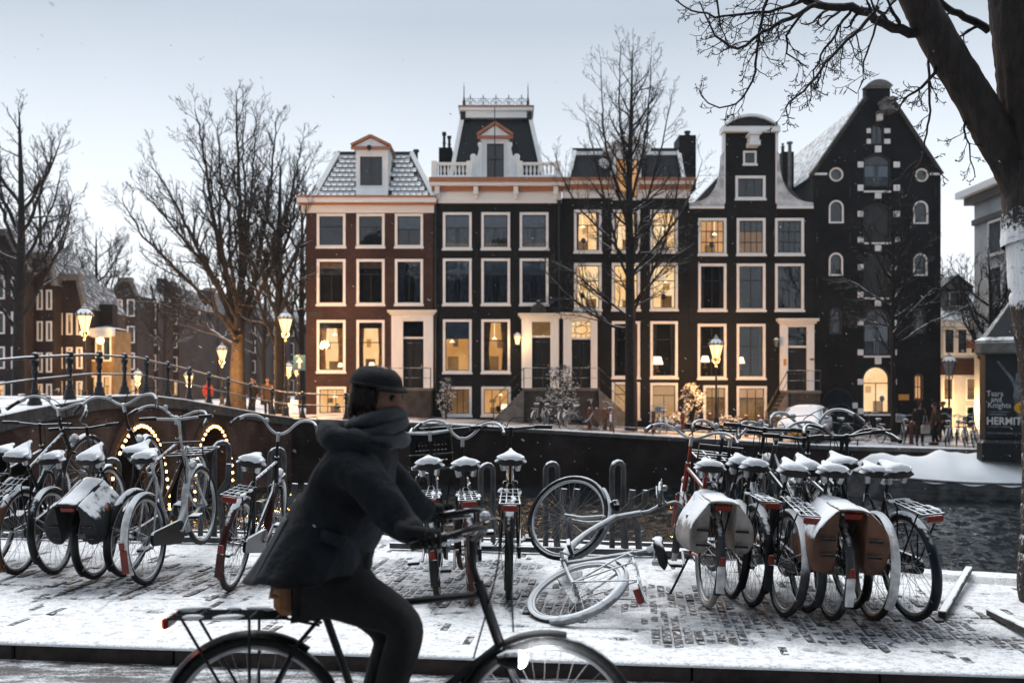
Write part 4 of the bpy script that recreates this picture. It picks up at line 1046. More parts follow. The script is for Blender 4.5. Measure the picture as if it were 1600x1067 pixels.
# lamps standing inside windows
def table_lamp(x, z, y, label, s_=1.0):
    t = thing('table_lamp', label, 'lamp', (x, y, z))
    mb = MB(); mb.lathe([(.09*s_,0),(.03*s_,.03*s_),(.02*s_,.2*s_)], (0,0,0), 8); mb.build('lamp_base', MT['wood_brown'], t)
    mb = MB(); mb.lathe([(.14*s_,.18*s_),(.09*s_,.36*s_)], (0,0,0), 10); mb.build('lamp_shade', MT['orb'], t)
table_lamp(fx(531), fz(579), Y0+.2, 'glowing table lamp in the ground floor window of the red brown house', 1.0)
table_lamp(fx(580), fz(579), Y0+.2, 'glowing table lamp in the window next to the white front door', 1.1)
table_lamp(fx(1028), fz(581), Y0+.2, 'lantern shaped lamp glowing in the dark window behind the bare tree', 2.0)
table_lamp(fx(788), fz(646), Y0+.2, 'glowing lamp in the basement window of the balustraded black house', 1.2)
table_lamp(fx(1103), fz(575), Y0+.2, 'glowing lamp in the tall window behind the street lantern', 1.6)
table_lamp(fx(1158), fz(577), Y0+.2, 'glowing lamp in the tall window beside the unlit wall lantern', 1.6)

# rain pipes between the fronts and iron wall anchors
for (hh_, p_, q0, q1) in ((H2, 681, 318, 640), (H2, 873.5, 318, 486)):
    mb = MB(); mb.tube([(fx(p_), Y0-.09, fz(q0)), (fx(p_), Y0-.09, fz(q1))], .05, 8); mb.box(fx(p_)-.10, fx(p_)+.10, Y0-.16, Y0-.02, fz(q0)-.02, fz(q0)+.14); hh_.part(mb, 'rain_pipe', MT['iron'])
for (hh_, cols, rws) in ((H2, (684, 744.5, 804.5, 866), (397, 488)), (h, (1277, 1328, 1410, 1462), (300, 372, 440))):
    for p_ in cols:
        for q_ in rws:
            mb = MB(); x_, z_ = fx(p_), fz(q_); mb.box(x_-.022, x_+.022, Y0-.04, Y0-.004, z_-.24, z_+.24); mb.box(x_-.06, x_+.06, Y0-.036, Y0-.006, z_-.02, z_+.02); hh_.part(mb, 'wall_anchor', MT['iron'])
# ================================================================== bridge
def bx(Y): return interp(Y, [(9, -9.3), (20, -9.9), (30, -10.5), (36, -10.35), (39.5, -9.75), (41.6, -9.2)])
BZ = [(9, .05), (13, .35), (17, .80), (20.5, 1.04), (24.3, 1.22), (28, 1.24), (31.4, 1.06), (36, .70), (40, .28), (41.7, .12)]
def bz(Y):
    return interp(Y, BZ)
bridge = thing('arched_bridge', 'brick canal bridge with round arches outlined by glowing bulbs', 'bridge', (-10, 26, WATER))
ARCH = [(15.2, 21.6, .45), (24.7, 30.2, .42), (32.4, 36.3, .12)]
mb = MB(); outer = [(y_, -4.0) for y_ in (9, 41.7)] + [(y_, bz(y_)-.30) for y_ in np.linspace(41.7, 9, 40)]
holes = [loop(a, b_, -3.6, zc, min((b_-a)/2*.98, zc+2.75), 18) for (a, b_, zc) in ARCH]
tmp = MB(); face_with_holes(tmp, outer, holes, 0)
mb.add([(bx(p[0]), p[0], p[2]) for p in tmp.v], tmp.f)
for hl in holes:
    n_ = len(hl)
    for i in range(n_):
        j = (i+1) % n_; a, b_ = hl[i], hl[j]
        mb.quad((bx(a[0]),a[0],a[1]),(bx(b_[0]),b_[0],b_[1]),(bx(b_[0])-9,b_[0],b_[1]),(bx(a[0])-9,a[0],a[1]))
tmp2 = MB(); face_with_holes(tmp2, outer, holes, 0); mb.add([(bx(p[0])-9, p[0], p[2]) for p in tmp2.v], tmp2.f)
at(bridge, mb).build('bridge_wall', MT['brick_bridge'], bridge)
mb = MB(); yy = list(np.linspace(9, 41.7, 40))
for y0_, y1_ in zip(yy, yy[1:]):
    mb.quad((bx(y0_)-.3,y0_,bz(y0_)-.01),(bx(y1_)-.3,y1_,bz(y1_)-.01),(bx(y1_)-9,y1_,bz(y1_)-.01),(bx(y0_)-9,y0_,bz(y0_)-.01))
at(bridge, mb).build('bridge_deck', MT['street'], bridge)
ys_ = [9+i*1.02 for i in range(33)]
for side in (0, -8.9):
    for y0_, y1_ in zip(ys_, ys_[1:]):
        a, b_ = Vector((bx(y0_)+side, y0_, bz(y0_))), Vector((bx(y1_)+side, y1_, bz(y1_))); d = b_-a
        mb = MB(); mb.bbox(.006, d.length-.006, -.38, .10, -.32, .035, .025) if True else None
        o = mb.build('coping_stone', MT['coping'], bridge)
        up = Vector((0,0,1)); xax = d.normalized(); yax = up.cross(xax).normalized(); zax = xax.cross(yax)
        mtx = Matrix((xax, -yax, zax)).transposed().to_4x4()
        if True: mtx = Matrix((xax, yax, zax)).transposed().to_4x4() @ Matrix.Scale(-1, 4, (0,1,0))
        o.matrix_local = Matrix.Translation(a-Vector(bridge.location)) @ mtx
# arch stones as a ring
for (a, b_, zc), hl in zip(ARCH, holes):
    mb = MB(); arc = hl[2:]
    cy_ = (a+b_)/2
    for i in range(len(arc)-1):
        p, q = arc[i], arc[i+1]
        def outp(p, k): 
            d = Vector((p[0]-cy_, p[1]+2.5)); d = d.normalized() if d.length > 0 else d; return (p[0]+d.x*k, p[1]+d.y*k)
        P0, P1 = outp(p, .38), outp(q, .38)
        f_ = .985
        mb.add([(bx(t[0])+xo, t[0], t[1]) for xo in (-.02, .05) for t in (p, q, P1, P0)], [(0,1,2,3),(7,6,5,4),(0,4,5,1),(1,5,6,2),(2,6,7,3),(3,7,4,0)])
    at(bridge, mb).build('arch_ring', MT['brick_red'], bridge)
# bulbs round the arches
bmb = MB(); bmb.sphere((0,0,0), .040, 8, 6); bulb_me = bmb.mesh('bulb', MT['bulb'], 180)
for k, ((a, b_, zc), hl) in enumerate(zip(ARCH, holes)):
    if k == 0: continue
    ls = thing('light_string', ('string of warm bulbs outlining the bridge arch behind the basket of bicycles', 'string of warm bulbs outlining the larger bridge arch', 'string of warm bulbs outlining the narrower bridge arch by the red railing walkers')[k], 'string lights', (bx((a+b_)/2), (a+b_)/2, -2))
    arc = [(hl[1][0], z_) for z_ in ()] + hl[2:]
    pts = [(hl[2][0], -2.2)]+[p for p in arc]+[(hl[-1][0], -2.2)]
    Lc = [0]
    for p, q in zip(pts, pts[1:]): Lc.append(Lc[-1]+math.hypot(q[0]-p[0], q[1]-p[1]))
    nb = int(Lc[-1]/.27); wire = []
    for i in range(nb+1):
        t = Lc[-1]*i/nb; j = max(k2 for k2 in range(len(Lc)) if Lc[k2] <= t+1e-9); j = min(j, len(pts)-2)
        u = (t-Lc[j])/max(1e-9, Lc[j+1]-Lc[j]); y_ = pts[j][0]+(pts[j+1][0]-pts[j][0])*u; z_ = pts[j][1]+(pts[j+1][1]-pts[j][1])*u
        link('bulb', bulb_me, ls, Vector((bx(y_)+.12, y_, z_-.02))-Vector(ls.location)); wire.append((bx(y_)+.10, y_, z_+.03))
    mb = MB(); mb.tube([Vector(w_)-Vector(ls.location) for w_ in wire], .012, 4); mb.build('cable', MT['iron'], ls)
# railing with turned posts
rl = thing('bridge_railing', 'black iron railing with turned posts running over the arched bridge', 'railing', (-10, 26, 1.0))
def post_mesh():
    mb = MB()
    mb.lathe([(.15,0),(.15,.07),(.12,.10),(.11,.20),(.075,.24),(.07,.28),(.085,.31),(.06,.35),(.05,.60),(.06,.66),(.08,.70),(.06,.74),(.055,.80),(.095,.88),(.10,.93),(.06,.97),(.075,1.0),(.09,1.05),(.07,1.10),(.0,1.13)], (0,0,0), 10)
    return mb.mesh('railing_post', MT['iron'], 50)
pme = post_mesh()
line = [(bx(y_)-.14, y_, bz(y_)+.03) for y_ in np.linspace(11.5, 41.4, 70)]
line += [(x_, farq(x_)+.2, zs(x_)+.03) for x_ in np.linspace(-8.9, -5.0, 10)]
def on_line(t):
    d = 0
    for p, q in zip(line, line[1:]):
        l = (Vector(q)-Vector(p)).length
        if d+l >= t: return Vector(p).lerp(Vector(q), (t-d)/l)
        d += l
    return Vector(line[-1])
TL = sum((Vector(q)-Vector(p)).length for p, q in zip(line, line[1:]))
o_ = Vector(rl.location); npst = 19
for i in range(npst): link('railing_post', pme, rl, on_line(TL*i/(npst-1))-o_)
for (hh, rr, nm) in ((1.02, .034, 'top_rail'), (.55, .026, 'middle_rail')):
    mb = MB(); mb.tube([Vector((p[0], p[1], p[2]+hh))-o_ for p in line], rr, 7); mb.build(nm, MT['iron_snow'], rl, smooth=60)

# ================================================================== street lamps
def street_lamp(loc, label, H=4.15, lit=True, sc=1.0, power=90):
    t = thing('street_lamp', label, 'street lamp', loc, 'crown topped street lamps')
    mb = MB(); hb = H-1.05*sc
    mb.lathe([(.19,0),(.19,.12),(.16,.16),(.15,.45),(.17,.50),(.12,.56),(.10,.75),(.12,.80),(.075,.86),(.06,1.3),(.075,1.34),(.05,1.4),(.04,hb-.35),(.07,hb-.32),(.045,hb-.28),(.04,hb)], (0,0,0), 10)
    mb.build('lamp_post', MT['iron'], t, smooth=50)
    mb = MB(); n_ = 6
    for k in range(n_):
        a = 2*PI*k/n_; c_, s_ = math.cos(a), math.sin(a)
        mb.tube([(c_*.15*sc, s_*.15*sc, hb+.05), (c_*.30*sc, s_*.30*sc, hb+.62*sc)], .014, 4)
        mb.tube([(c_*.04, s_*.04, hb-.2), (c_*.17*sc, s_*.17*sc, hb-.08), (c_*.15*sc, s_*.15*sc, hb+.05)], .014, 4)
    mb.lathe([(.15*sc,.03+hb),(.16*sc,.06+hb)], (0,0,0), 6)
    mb.build('lantern_frame', MT['iron'], t)
    mb = MB(); mb.lathe([(.335*sc, hb+.62*sc),(.35*sc, hb+.66*sc),(.31*sc, hb+.70*sc),(.20*sc, hb+.83*sc),(.12*sc, hb+.88*sc),(.12*sc, hb+.93*sc),(.05*sc, hb+.97*sc),(.06*sc, hb+1.02*sc),(0, hb+1.06*sc)], (0,0,0), 12)
    mb.build('lantern_roof', MT['iron_snow'], t, smooth=35)
    mb = MB()
    for k in range(12):
        a = 2*PI*k/12; r_ = .335*sc; mb.lathe([(.030*sc,0),(.036*sc,.03*sc),(.018*sc,.06*sc),(0,.085*sc)], (r_*math.cos(a), r_*math.sin(a), hb+.66*sc), 5)
    o = mb.build('crown_rim', MT['iron'], t); o['kind'] = 'stuff'
    mb = MB(); mb.lathe([(.14*sc, hb+.06*sc),(.285*sc, hb+.60*sc)], (0,0,0), 6); mb.build('lantern_glass', MT['lamp'] if lit else MT['frost'], t)
    if lit and power:
        ld = bpy.data.lights.new('lamp_light', 'POINT'); ld.energy = power; ld.color = (1, .48, .15); ld.shadow_soft_size = .22
        link('lamp_light', ld, t, (0, 0, hb-.12)); 
    return t
street_lamp((fx(132, 38), 38, bz(38)), 'lit crown topped street lamp beyond the bridge railing, in front of the glowing yellow wall', 4.1, power=765)
street_lamp((fx(446, 42.6), 42.6, .06), 'lit crown topped street lamp at the bridge end beside the blue arrow sign', 4.7, power=1071)
street_lamp((fx(347, 48), 48, .06), 'lit crown topped street lamp beside the lit trunk of the large bare tree', 3.5, sc=.85, power=1071)
street_lamp((fx(1119, 43.0), 43.0, zs(10)), 'lit crown topped street lamp in front of the neck gable house', 4.35, power=765)
street_lamp((fx(1483, 44.5), 44.5, -.95), 'unlit street lamp with snow on its roof at the corner of the warehouse', 3.9, lit=False)
street_lamp((fx(451, 78), 78, .05), 'small lit street lamp far down the street below the blue arrow sign', 3.3, power=1530)
street_lamp((fx(463, 92), 92, .05), 'smallest lit street lamp, furthest down the hazy street', 3.6, power=1785)
street_lamp((fx(215, 70), 70, .05), 'lit street lamp behind the railing between the yellow wall and the large tree', 2.6, power=1530)
street_lamp((fx(295, 66), 66, .05), 'low lit street lamp seen through the railing behind the red coat', 2.5, power=1530)

# ================================================================== far houses on the other side of the bridge
def far_house(name, label, p0, p1, Y, qroof, floors, roof='gable', wall='brick_far', lit=(), qapex=None, zb=0.05, ncol=3, depth=9, frame='white', shop=False):
    h = House(name, label, fx(p0, Y), fx(p1, Y), zb, yf=Y, depth=depth); zt = fz(qroof, Y)
    fh = (zt-zb)/floors; wd = (h.x1-h.x0)/ncol; s_ = FPX/Y; P = lambda x: 800+x*s_; Q = lambda z: HOR-(z-CAMZ)*s_
    for f in range(floors):
        for c in range(ncol):
            xa = h.x0+wd*(c+.18); xb = h.x0+wd*(c+.82); za = zb+fh*f+fh*(.10 if (f == 0 and shop) else .22); zc = zb+fh*f+fh*.86
            li = (f, c) in lit
            h.window(P(xa), Q(zc), P(xb), Q(za), rows=((.4, 1), (.6, 2)), inside=('lit_warm' if f == 0 else 'lit_amber') if li else 'room', fw=.09, sill=False, frame=frame)
    if roof == 'gable':
        za = fz(qapex, Y); cx = (h.x0+h.x1)/2
        h.finish([(h.x0, zb-.4), (h.x1, zb-.4), (h.x1, zt), (cx+.5, za), (cx-.5, za), (h.x0, zt)], [MT[wall]], eaves=zt)
        mb = MB(); mb.prism([(h.x0-.1, zt), (h.x1+.1, zt), (cx, za+.1)], Y+.46, Y+depth); h.part(mb, 'roof', MT['snowroof'])
        for sg in (-1, 1):
            mb = MB(); beam(mb, (cx+sg*.5, Y+.1, za), (h.x1 if sg > 0 else h.x0, Y+.1, zt), .18, .5); h.part(mb, 'gable_coping', MT['stone'])
        h.box('gable_cap', MT['stone'], cx-.6, cx+.6, Y-.1, Y+.5, za, za+.35)
    else:
        h.finish([(h.x0, zb-.4), (h.x1, zb-.4), (h.x1, zt), (h.x0, zt)], [MT[wall]])
        h.box('cornice', MT['white'], h.x0-.05, h.x1+.05, Y-.4, Y+.05, zt-.35, zt+.1)
        za = fz(qapex, Y) if qapex else zt+2.2
        h.part(frustum([(h.x0,Y+.05,zt+.1),(h.x1,Y+.05,zt+.1),(h.x1,Y+depth,zt+.1),(h.x0,Y+depth,zt+.1)], [(h.x0+.8,Y+depth*.4,za),(h.x1-.8,Y+depth*.4,za),(h.x1-.8,Y+depth*.6,za),(h.x0+.8,Y+depth*.6,za)]), 'roof', MT['snowroof'])
        h.box('chimney', MT['brick_dark'], h.x1-1.3, h.x1-.5, Y+depth*.4, Y+depth*.4+.8, za-1.2, za+1.3)
    return h
far_house('canal_house', 'brick house with a stepped pointed gable at the edge of the picture beyond the bridge', -42, 40, 55, 425, 4, 'gable', lit=((0, 1), (0, 2), (2, 2)), qapex=368)
far_house('canal_house', 'dim brick house with white framed windows between the pointed gable and the lit shop', 40.5, 84, 56, 446, 4, 'gable', lit=((2, 0), (0, 0), (0, 1)), qapex=404, depth=7)
far_house('canal_house', 'narrow house with rows of orange lit windows behind the bridge lamp', 85, 132, 57, 482, 3, 'gable', lit=((0, 0), (0, 1), (0, 2), (1, 0), (1, 1), (1, 2), (2, 0), (2, 1), (2, 2)), qapex=438, wall='brick_far', depth=6)
hy = far_house('corner_shop', 'low cream shop front glowing yellow under lamplight behind the bridge', 133, 178, 58, 516, 2, 'flat', lit=((0, 0), (0, 1)), qapex=508, wall='yellow_wall', ncol=2, depth=2.6)
ld = bpy.data.lights.new('shop_light', 'POINT'); ld.energy = 230; ld.color = (1, .50, .14); ld.shadow_soft_size = .3
link('shop_light', ld, hy.root, Vector((fx(160, 56), 55.6, fz(545, 56)))+hy.off)
mb = MB(); mb.sphere(Vector((fx(157, 56.6), 56.6, fz(532, 56.6)))+hy.off, .22, 10, 8); mb.tube([Vector((fx(157, 56.6), 56.7, fz(532, 56.6)))+hy.off, Vector((fx(157, 58), 58.0, fz(530, 56.6)))+hy.off], .03, 5); mb.build('facade_lamp', MT['orb'], hy.root)
rng = np.random.RandomState(11)
far_spec = [(176, 214, 84, 462, 440, 'gable'), (214.5, 247, 88, 470, 452, 'flat'), (247.5, 280, 92, 478, 446, 'gable'), (280.5, 312, 98, 485, 468, 'flat'), (312.5, 342, 104, 490, 455, 'gable'), (342.5, 372, 110, 492, 476, 'flat'),
            (372.5, 402, 116, 497, 468, 'gable'), (402.5, 432, 124, 500, 484, 'flat'), (432.5, 462, 132, 503, 478, 'gable'), (462.5, 500, 140, 505, 490, 'flat')]
desc = ['first hazy house past the yellow shop, with a pointed gable', 'hazy flat corniced house next to the first pointed gable', 'hazy house with a tall narrow gable, third past the shop', 'hazy broad house with a snowy roof, fourth past the shop',
        'hazy gabled house seen behind the outer branches of the large tree', 'hazy flat corniced house behind the low lit street lamp', 'hazy gabled house directly behind the trunk of the large tree', 'hazy corniced house between the large tree and the bridge end lamp', 'faint gabled house behind the bridge end lamp', 'faintest corniced house beside the red brown corner house']
for (sp, ds) in zip(far_spec, desc):
    a, b_, Y, qr, qa, rf = sp
    lit = [(f, c) for f in range(4) for c in range(2) if rng.rand() < (.5 if f == 0 else .06)]
    far_house('canal_house', ds, a, b_, Y, qr, 4, rf, lit=lit, qapex=qa, ncol=2, depth=8, zb=.02)

# ================================================================== buildings beyond the warehouse
Yb = 56.0
h = House('townhouse', 'low house with a snowy roof and dormer over a brightly lit glazed ground floor', fx(1462, Yb), fx(1545, Yb), -1.0, yf=Yb, depth=8)
for i in range(3): h.window(1474+20.3*i, 512, 1493+20.3*i, 554, rows=((.45, 1), (.55, 1)), fw=.10, blind=(1.0, 'net'), sill=False)
for (a, b_) in ((1473, 1490), (1509, 1530)):
    h.window(a, 590, b_, 626, rows=((.5, 1), (.5, 1)), fw=.08, inside='lit_dim', sill=False); h.window(a, 634, b_, 684, rows=((1.0, 2),), fw=.08, inside='lit_amber', sill=False)
h.finish([(h.x0, -1.4), (h.x1, -1.4), (h.x1, fz(500, Yb)), (h.x0, fz(500, Yb))], [MT['stone_pale']])
h.box('brick_band', MT['brick_red'], h.x0, h.x1, Yb-.04, Yb+.02, fz(586, Yb), fz(560, Yb)); h.box('eaves_board', MT['white'], h.x0, h.x1, Yb-.3, Yb+.02, fz(510, Yb), fz(499, Yb))
mb = MB(); mb.add([(h.x0,Yb-.3,fz(499,Yb)),(h.x1,Yb-.3,fz(499,Yb)),(h.x1,Yb+4,fz(425,Yb+4)),(h.x0,Yb+4,fz(425,Yb+4)),(h.x1,Yb+8,fz(499,Yb)),(h.x0,Yb+8,fz(499,Yb))], [(0,1,2,3),(3,2,4,5),(0,3,5),(1,4,2),(0,5,4,1)]); h.part(mb, 'roof', MT['snowroof'])
dormer(h, 1474, 1515, 452, 492, 431, 1470, 1519, 452, Yb+.4, deep=3, win=(1483, 456, 1508, 479), trim='slate', boxmat='stone', rows=((1.0, 2),))
ld = bpy.data.lights.new('front_light', 'POINT'); ld.energy = 240; ld.color = (1, .58, .24); ld.shadow_soft_size = .4
link('front_light', ld, h.root, Vector((fx(1500, 54), 54.2, .1))+h.off)
h = House('civic_building', 'pale stone building with a heavy classical cornice behind the poster column', 25.3, 36, -1.0, yf=38.0, depth=16.5)
zc = 12.1
for i in range(2): pass
h.finish([(25.3, -1.4), (36, -1.4), (36, zc-.6), (25.3, zc-.6)], [MT['stone_pale']])
h.box('cornice', MT['white'], 24.55, 36.5, 37.2, 55.2, zc-.35, zc); h.box('cornice_band', MT['stone'], 24.9, 36.3, 37.6, 54.9, zc-.75, zc-.36); h.box('frieze_band', MT['stone'], 25.18, 36.1, 37.9, 54.6, zc-1.9, zc-1.6)
h.box('string_course', MT['ochre'], 25.0, 36.2, 37.7, 54.8, 3.5, 3.9)  # lamplit orange of the course put into its ochre colour
mb = MB(); mb.add([(24.6,37.3,zc+.01),(36.4,37.3,zc+.01),(36.4,55.1,zc+.01),(24.6,55.1,zc+.01),(29,42,zc+1.6),(33,42,zc+1.6),(33,50,zc+1.6),(29,50,zc+1.6)], [(0,1,5,4),(1,2,6,5),(2,3,7,6),(3,0,4,7),(4,5,6,7)]); h.part(mb, 'roof', MT['snowroof'])
for k in range(4):
    yk = 40.5+k*3.6
    for (za, zb2) in ((5.0, 7.6), (8.4, 10.0), (.2, 2.8)):
        w = h.box('window', MT['net'], 25.22, 25.29, yk, yk+1.3, za, zb2); 
        for (ya, yb2, zz0, zz1) in ((yk-.12, yk, za-.1, zb2+.1), (yk+1.3, yk+1.42, za-.1, zb2+.1), (yk, yk+1.3, zb2, zb2+.12), (yk-.2, yk+1.5, za-.14, za)): h.box('window_frame', MT['white'], 25.16, 25.285, ya, yb2, zz0, zz1)

# ================================================================== poster column
YC = 35.6; pc = thing('poster_column', 'dark square advertising column with a pointed roof and a knight exhibition poster', 'poster column', (fx(1599, YC), YC, -.93), None, R(-26))
RC = 1.42
def oct_(r, c=.30): return [(-r+c,-r),(r-c,-r),(r,-r+c),(r,r-c),(r-c,r),(-r+c,r),(-r,r-c),(-r,-r+c)]
def octloft(name, prof, mat):
    mb = MB(); vs = []
    for (r, z) in prof: vs += [(p[0], p[1], z) for p in oct_(r, min(.18, r*.3))]
    n = len(prof); mb.add(vs, [(i*8+k, i*8+(k+1) % 8, (i+1)*8+(k+1) % 8, (i+1)*8+k) for i in range(n-1) for k in range(8)]+[tuple(range(7, -1, -1)), tuple((n-1)*8+k for k in range(8))]); return mb.build(name, mat, pc)
zt = fz(531, YC-1.4)+.93
octloft('plinth', [(RC+.07, -.2), (RC+.07, .42), (RC, .52)], MT['blackpaint'])
octloft('column_body', [(RC-.02, .42), (RC-.02, zt-.1)], MT['blackpaint'])
octloft('column_band', [(RC+.06, zt-.48), (RC+.12, zt-.42), (RC+.12, zt-.08), (RC+.06, zt-.02)], MT['stone'])
octloft('column_roof', [(RC+.14, zt), (RC*.96, zt+.12), (.12, zt+1.9), (.02, zt+2.1)], MT['blackpaint'])
yf_ = -RC-.02
MT['poster_dark'] = M('poster print dark', (.020,.024,.028), .35, var=.5, vs=1.3)
MT['poster_steel'] = M('poster print steel', (.13,.15,.17), .35, var=.6, vs=3)
MT['print_white'] = M('white print', (.62,.63,.64), .4, var=.03)
MT['print_yellow'] = M('yellow print', (.62,.36,.04), .4, var=.05)
po = boxpart('poster', MT['poster_dark'], pc, -1.22, 1.22, yf_-.02, yf_+.0, .62, zt-.55)
def flat(poly, mat, nm, d):
    mb = MB(); mb.prism(poly, yf_-d-.004, yf_-d); return mb.build(nm, mat, pc)
ell = lambda cx, cz, a, b_, n=18: [(cx+a*math.cos(2*PI*i/n), cz+b_*math.sin(2*PI*i/n)) for i in range(n)]
flat([(-.25,2.85),(.75,2.95),(.95,2.2),(1.05,1.25),(-.15,1.15),(-.35,2.0)], MT['poster_steel'], 'poster_figure', .021)
flat(ell(.22, 3.15, .26, .36), MT['poster_steel'], 'poster_figure', .026); flat(ell(.26, 3.16, .17, .06), MT['poster_dark'], 'poster_figure', .031)
flat([(-.85,3.25),(-.80,3.28),(-.35,2.70),(-.18,2.25),(-.26,2.22),(-.42,2.62)], MT['poster_steel'], 'poster_figure', .026)
flat(ell(.25, 2.2, .34, .5), MT['poster_dark'], 'poster_figure', .031); flat(ell(.95, 2.1, .22, .5), MT['poster_dark'], 'poster_figure', .031)
flat(ell(.02, 1.66, .34, .22), MT['print_yellow'], 'poster_badge', .036)
def text(s, x, z, size, mat, parent, loc_y, name='lettering', rot=(PI/2,0,0), align='LEFT', bold=0.0, sx=1.0):
    cu = bpy.data.curves.new(name, 'FONT'); cu.body = s; cu.size = size; cu.align_x = align; cu.extrude = .003; cu.offset = bold
    cu.materials.append(mat); o = link(name, cu, parent, (x, loc_y, z), rot, (sx, 1, 1)); return o
text('Tsars', -1.18, 2.06, .27, MT['print_white'], pc, yf_-.045, sx=.9); text('and', -1.04, 1.86, .27, MT['print_white'], pc, yf_-.045, sx=.9); text('Knights', -1.14, 1.66, .27, MT['print_white'], pc, yf_-.045, sx=.9)
text('HERMITAGE', -1.18, 1.08, .36, MT['print_white'], pc, yf_-.045, bold=.008, sx=.88)
for k, z_ in enumerate((1.50, 1.41)): flat([(-1.14,z_),(-.45-.1*k,z_),(-.45-.1*k,z_+.035),(-1.14,z_+.035)], MT['poster_steel'], 'poster_line', .03)
flat([(-1.16,.98),(-.4,.98),(-.4,1.015),(-1.16,1.015)], MT['poster_steel'], 'poster_line', .03); flat([(-1.16,.76),(1.1,.76),(1.1,.795),(-1.16,.795)], MT['poster_steel'], 'poster_line', .03)
for k in range(2): flat([(-.16,1.68+k*-.09),(.20,1.68+k*-.09),(.20,1.73+k*-.09),(-.16,1.73+k*-.09)], MT['wood_brown'], 'poster_line', .042)

# ================================================================== blue arrow sign
YS = 42.8; sg = thing('traffic_sign', 'square blue one way sign with a white arrow at the bridge end', 'traffic sign', (fx(468, YS), YS, .05))
MT['sign_blue'] = M('sign blue', (.05,.13,.20), .4, var=.1, snow=(.7,1,4))
mb = MB(); mb.tube([(0,.03,-.2),(0,.03,fz(555, YS))], .03, 8); mb.build('sign_post', MT['iron'], sg)
z_ = fz(567, YS)-.05; mb = MB(); mb.bbox(-.26,.26,-.02,.0,z_-.32,z_+.32,.01); mb.build('sign_panel', MT['sign_blue'], sg)
mb = MB(); mb.prism([(-.05,z_-.24),(.05,z_-.24),(.05,z_+.02),(.16,z_+.02),(0,z_+.24),(-.16,z_+.02),(-.05,z_+.02)], -.026, -.021); mb.build('arrow', MT['print_white'], sg)

# ================================================================== low quay railing, bollards, bicycle hoops on the far street
qr = thing('quay_railing', 'low thin iron rail on short posts along the far quay edge', 'railing', (5, 39, -.4))
o_ = Vector(qr.location)
pts = [Vector((x_, farq(x_)+.15, zs(x_)+.27)) for x_ in np.linspace(4.0, 13.5, 20)]
mb = MB(); mb.tube([p-o_ for p in pts], .035, 6); mb.build('rail', MT['iron_snow'], qr)
for i in range(0, 20, 3): mb = MB(); mb.tube([pts[i]-o_, pts[i]-o_-Vector((0,0,.3))], .03, 6); mb.build('railing_post', MT['iron'], qr)
MT['bollard'] = M('red brown bollard paint', (.14,.05,.03), .5, var=.3, snow=(.6,.9,6))
mb = MB(); mb.lathe([(.10,0),(.10,.05),(.085,.08),(.075,.62),(.095,.66),(.095,.72),(.07,.76),(.085,.80),(.09,.86),(.05,.92),(0,.94)], (0,0,0), 10); bol_me = mb.mesh('bollard', MT['bollard'], 50)
spots = [(921, 'by the cargo bicycle'), (932, 'close behind the cargo bicycle'), (945, 'before the black house stairs'), (955, 'nearest the bare street tree on the stair side'), (1021, 'beside the crate bicycle'), (1067, 'in front of the snowy shrub'), (1109, 'just before the lit street lamp'), (1166, 'alone before the stairs of the neck gable house'), (1186, 'at the front of the snowy car'), (1424, 'beside the standing pair of walkers')]
for (p, d) in spots:
    Yp = 42.2 if p < 1200 else 39.5
    o = link('bollard', bol_me, None, (fx(p, Yp), Yp, zs(fx(p, Yp)))); tag(o, 'red brown iron bollard '+d, 'bollard', 'bollards along the far street')

# ================================================================== covered boat
YB = 35.6
MT['hull'] = M('dark painted hull', (.085,.09,.097), .5, var=.5, vs=2.5, bump=.3, bs=12, snow=(.5,.9,8))
MT['tarp'] = M('snowed tarpaulin', (.62,.65,.68), .8, var=.06, vs=2, snow=(.05,.6,2.2,.7), bump=.25, bs=6)
bt = thing('moored_boat', 'long dark wooden boat under a snow covered tarpaulin, moored at the far quay', 'boat', (17.6, YB-.2, WATER), None, R(-7))
n_ = 26; Lb = 11.0; secs = []
for i in range(n_+1):
    t = i/n_*2-1; wv = (1-abs(t)**(3.0 if t < 0 else 4))*1.18+.03; sheer = .62+.30*max(0, -t)**2.2+.10*max(0, t)**2
    secs.append((t*Lb/2, wv, sheer))
mb = MB(); prof = [(0,-.5),(.62,-.40),(.84,-.12),(.86,-.12),(.90,.12),(.92,.12),(.95,.36),(.97,.36),(.985,.58),(1.0,.58),(1.0,.80),(1.03,.80),(1.03,1.0)]
vs = []
for (x_, w_, sh) in secs:
    for sgn in (1, -1):
        for (a, z_) in (prof if sgn > 0 else prof[::-1]): vs.append((x_, -sgn*a*w_, z_*sh if z_ > 0 else z_))
m_ = len(prof)*2
mb.add(vs, [(i*m_+k, (i+1)*m_+k, (i+1)*m_+k+1, i*m_+k+1) for i in range(n_) for k in range(m_-1)]); mb.build('hull', MT['hull'], bt)
mb = MB(); 
for sgn in (1, -1): mb.tube([(x_, -sgn*w_*1.05, sh) for (x_, w_, sh) in secs], .05, 6)
o = mb.build('gunwale', MT['hull'], bt); o['kind'] = 'stuff' if False else ''; del o['kind']
mb = MB(); vs = []; nc = 22; ni = 90
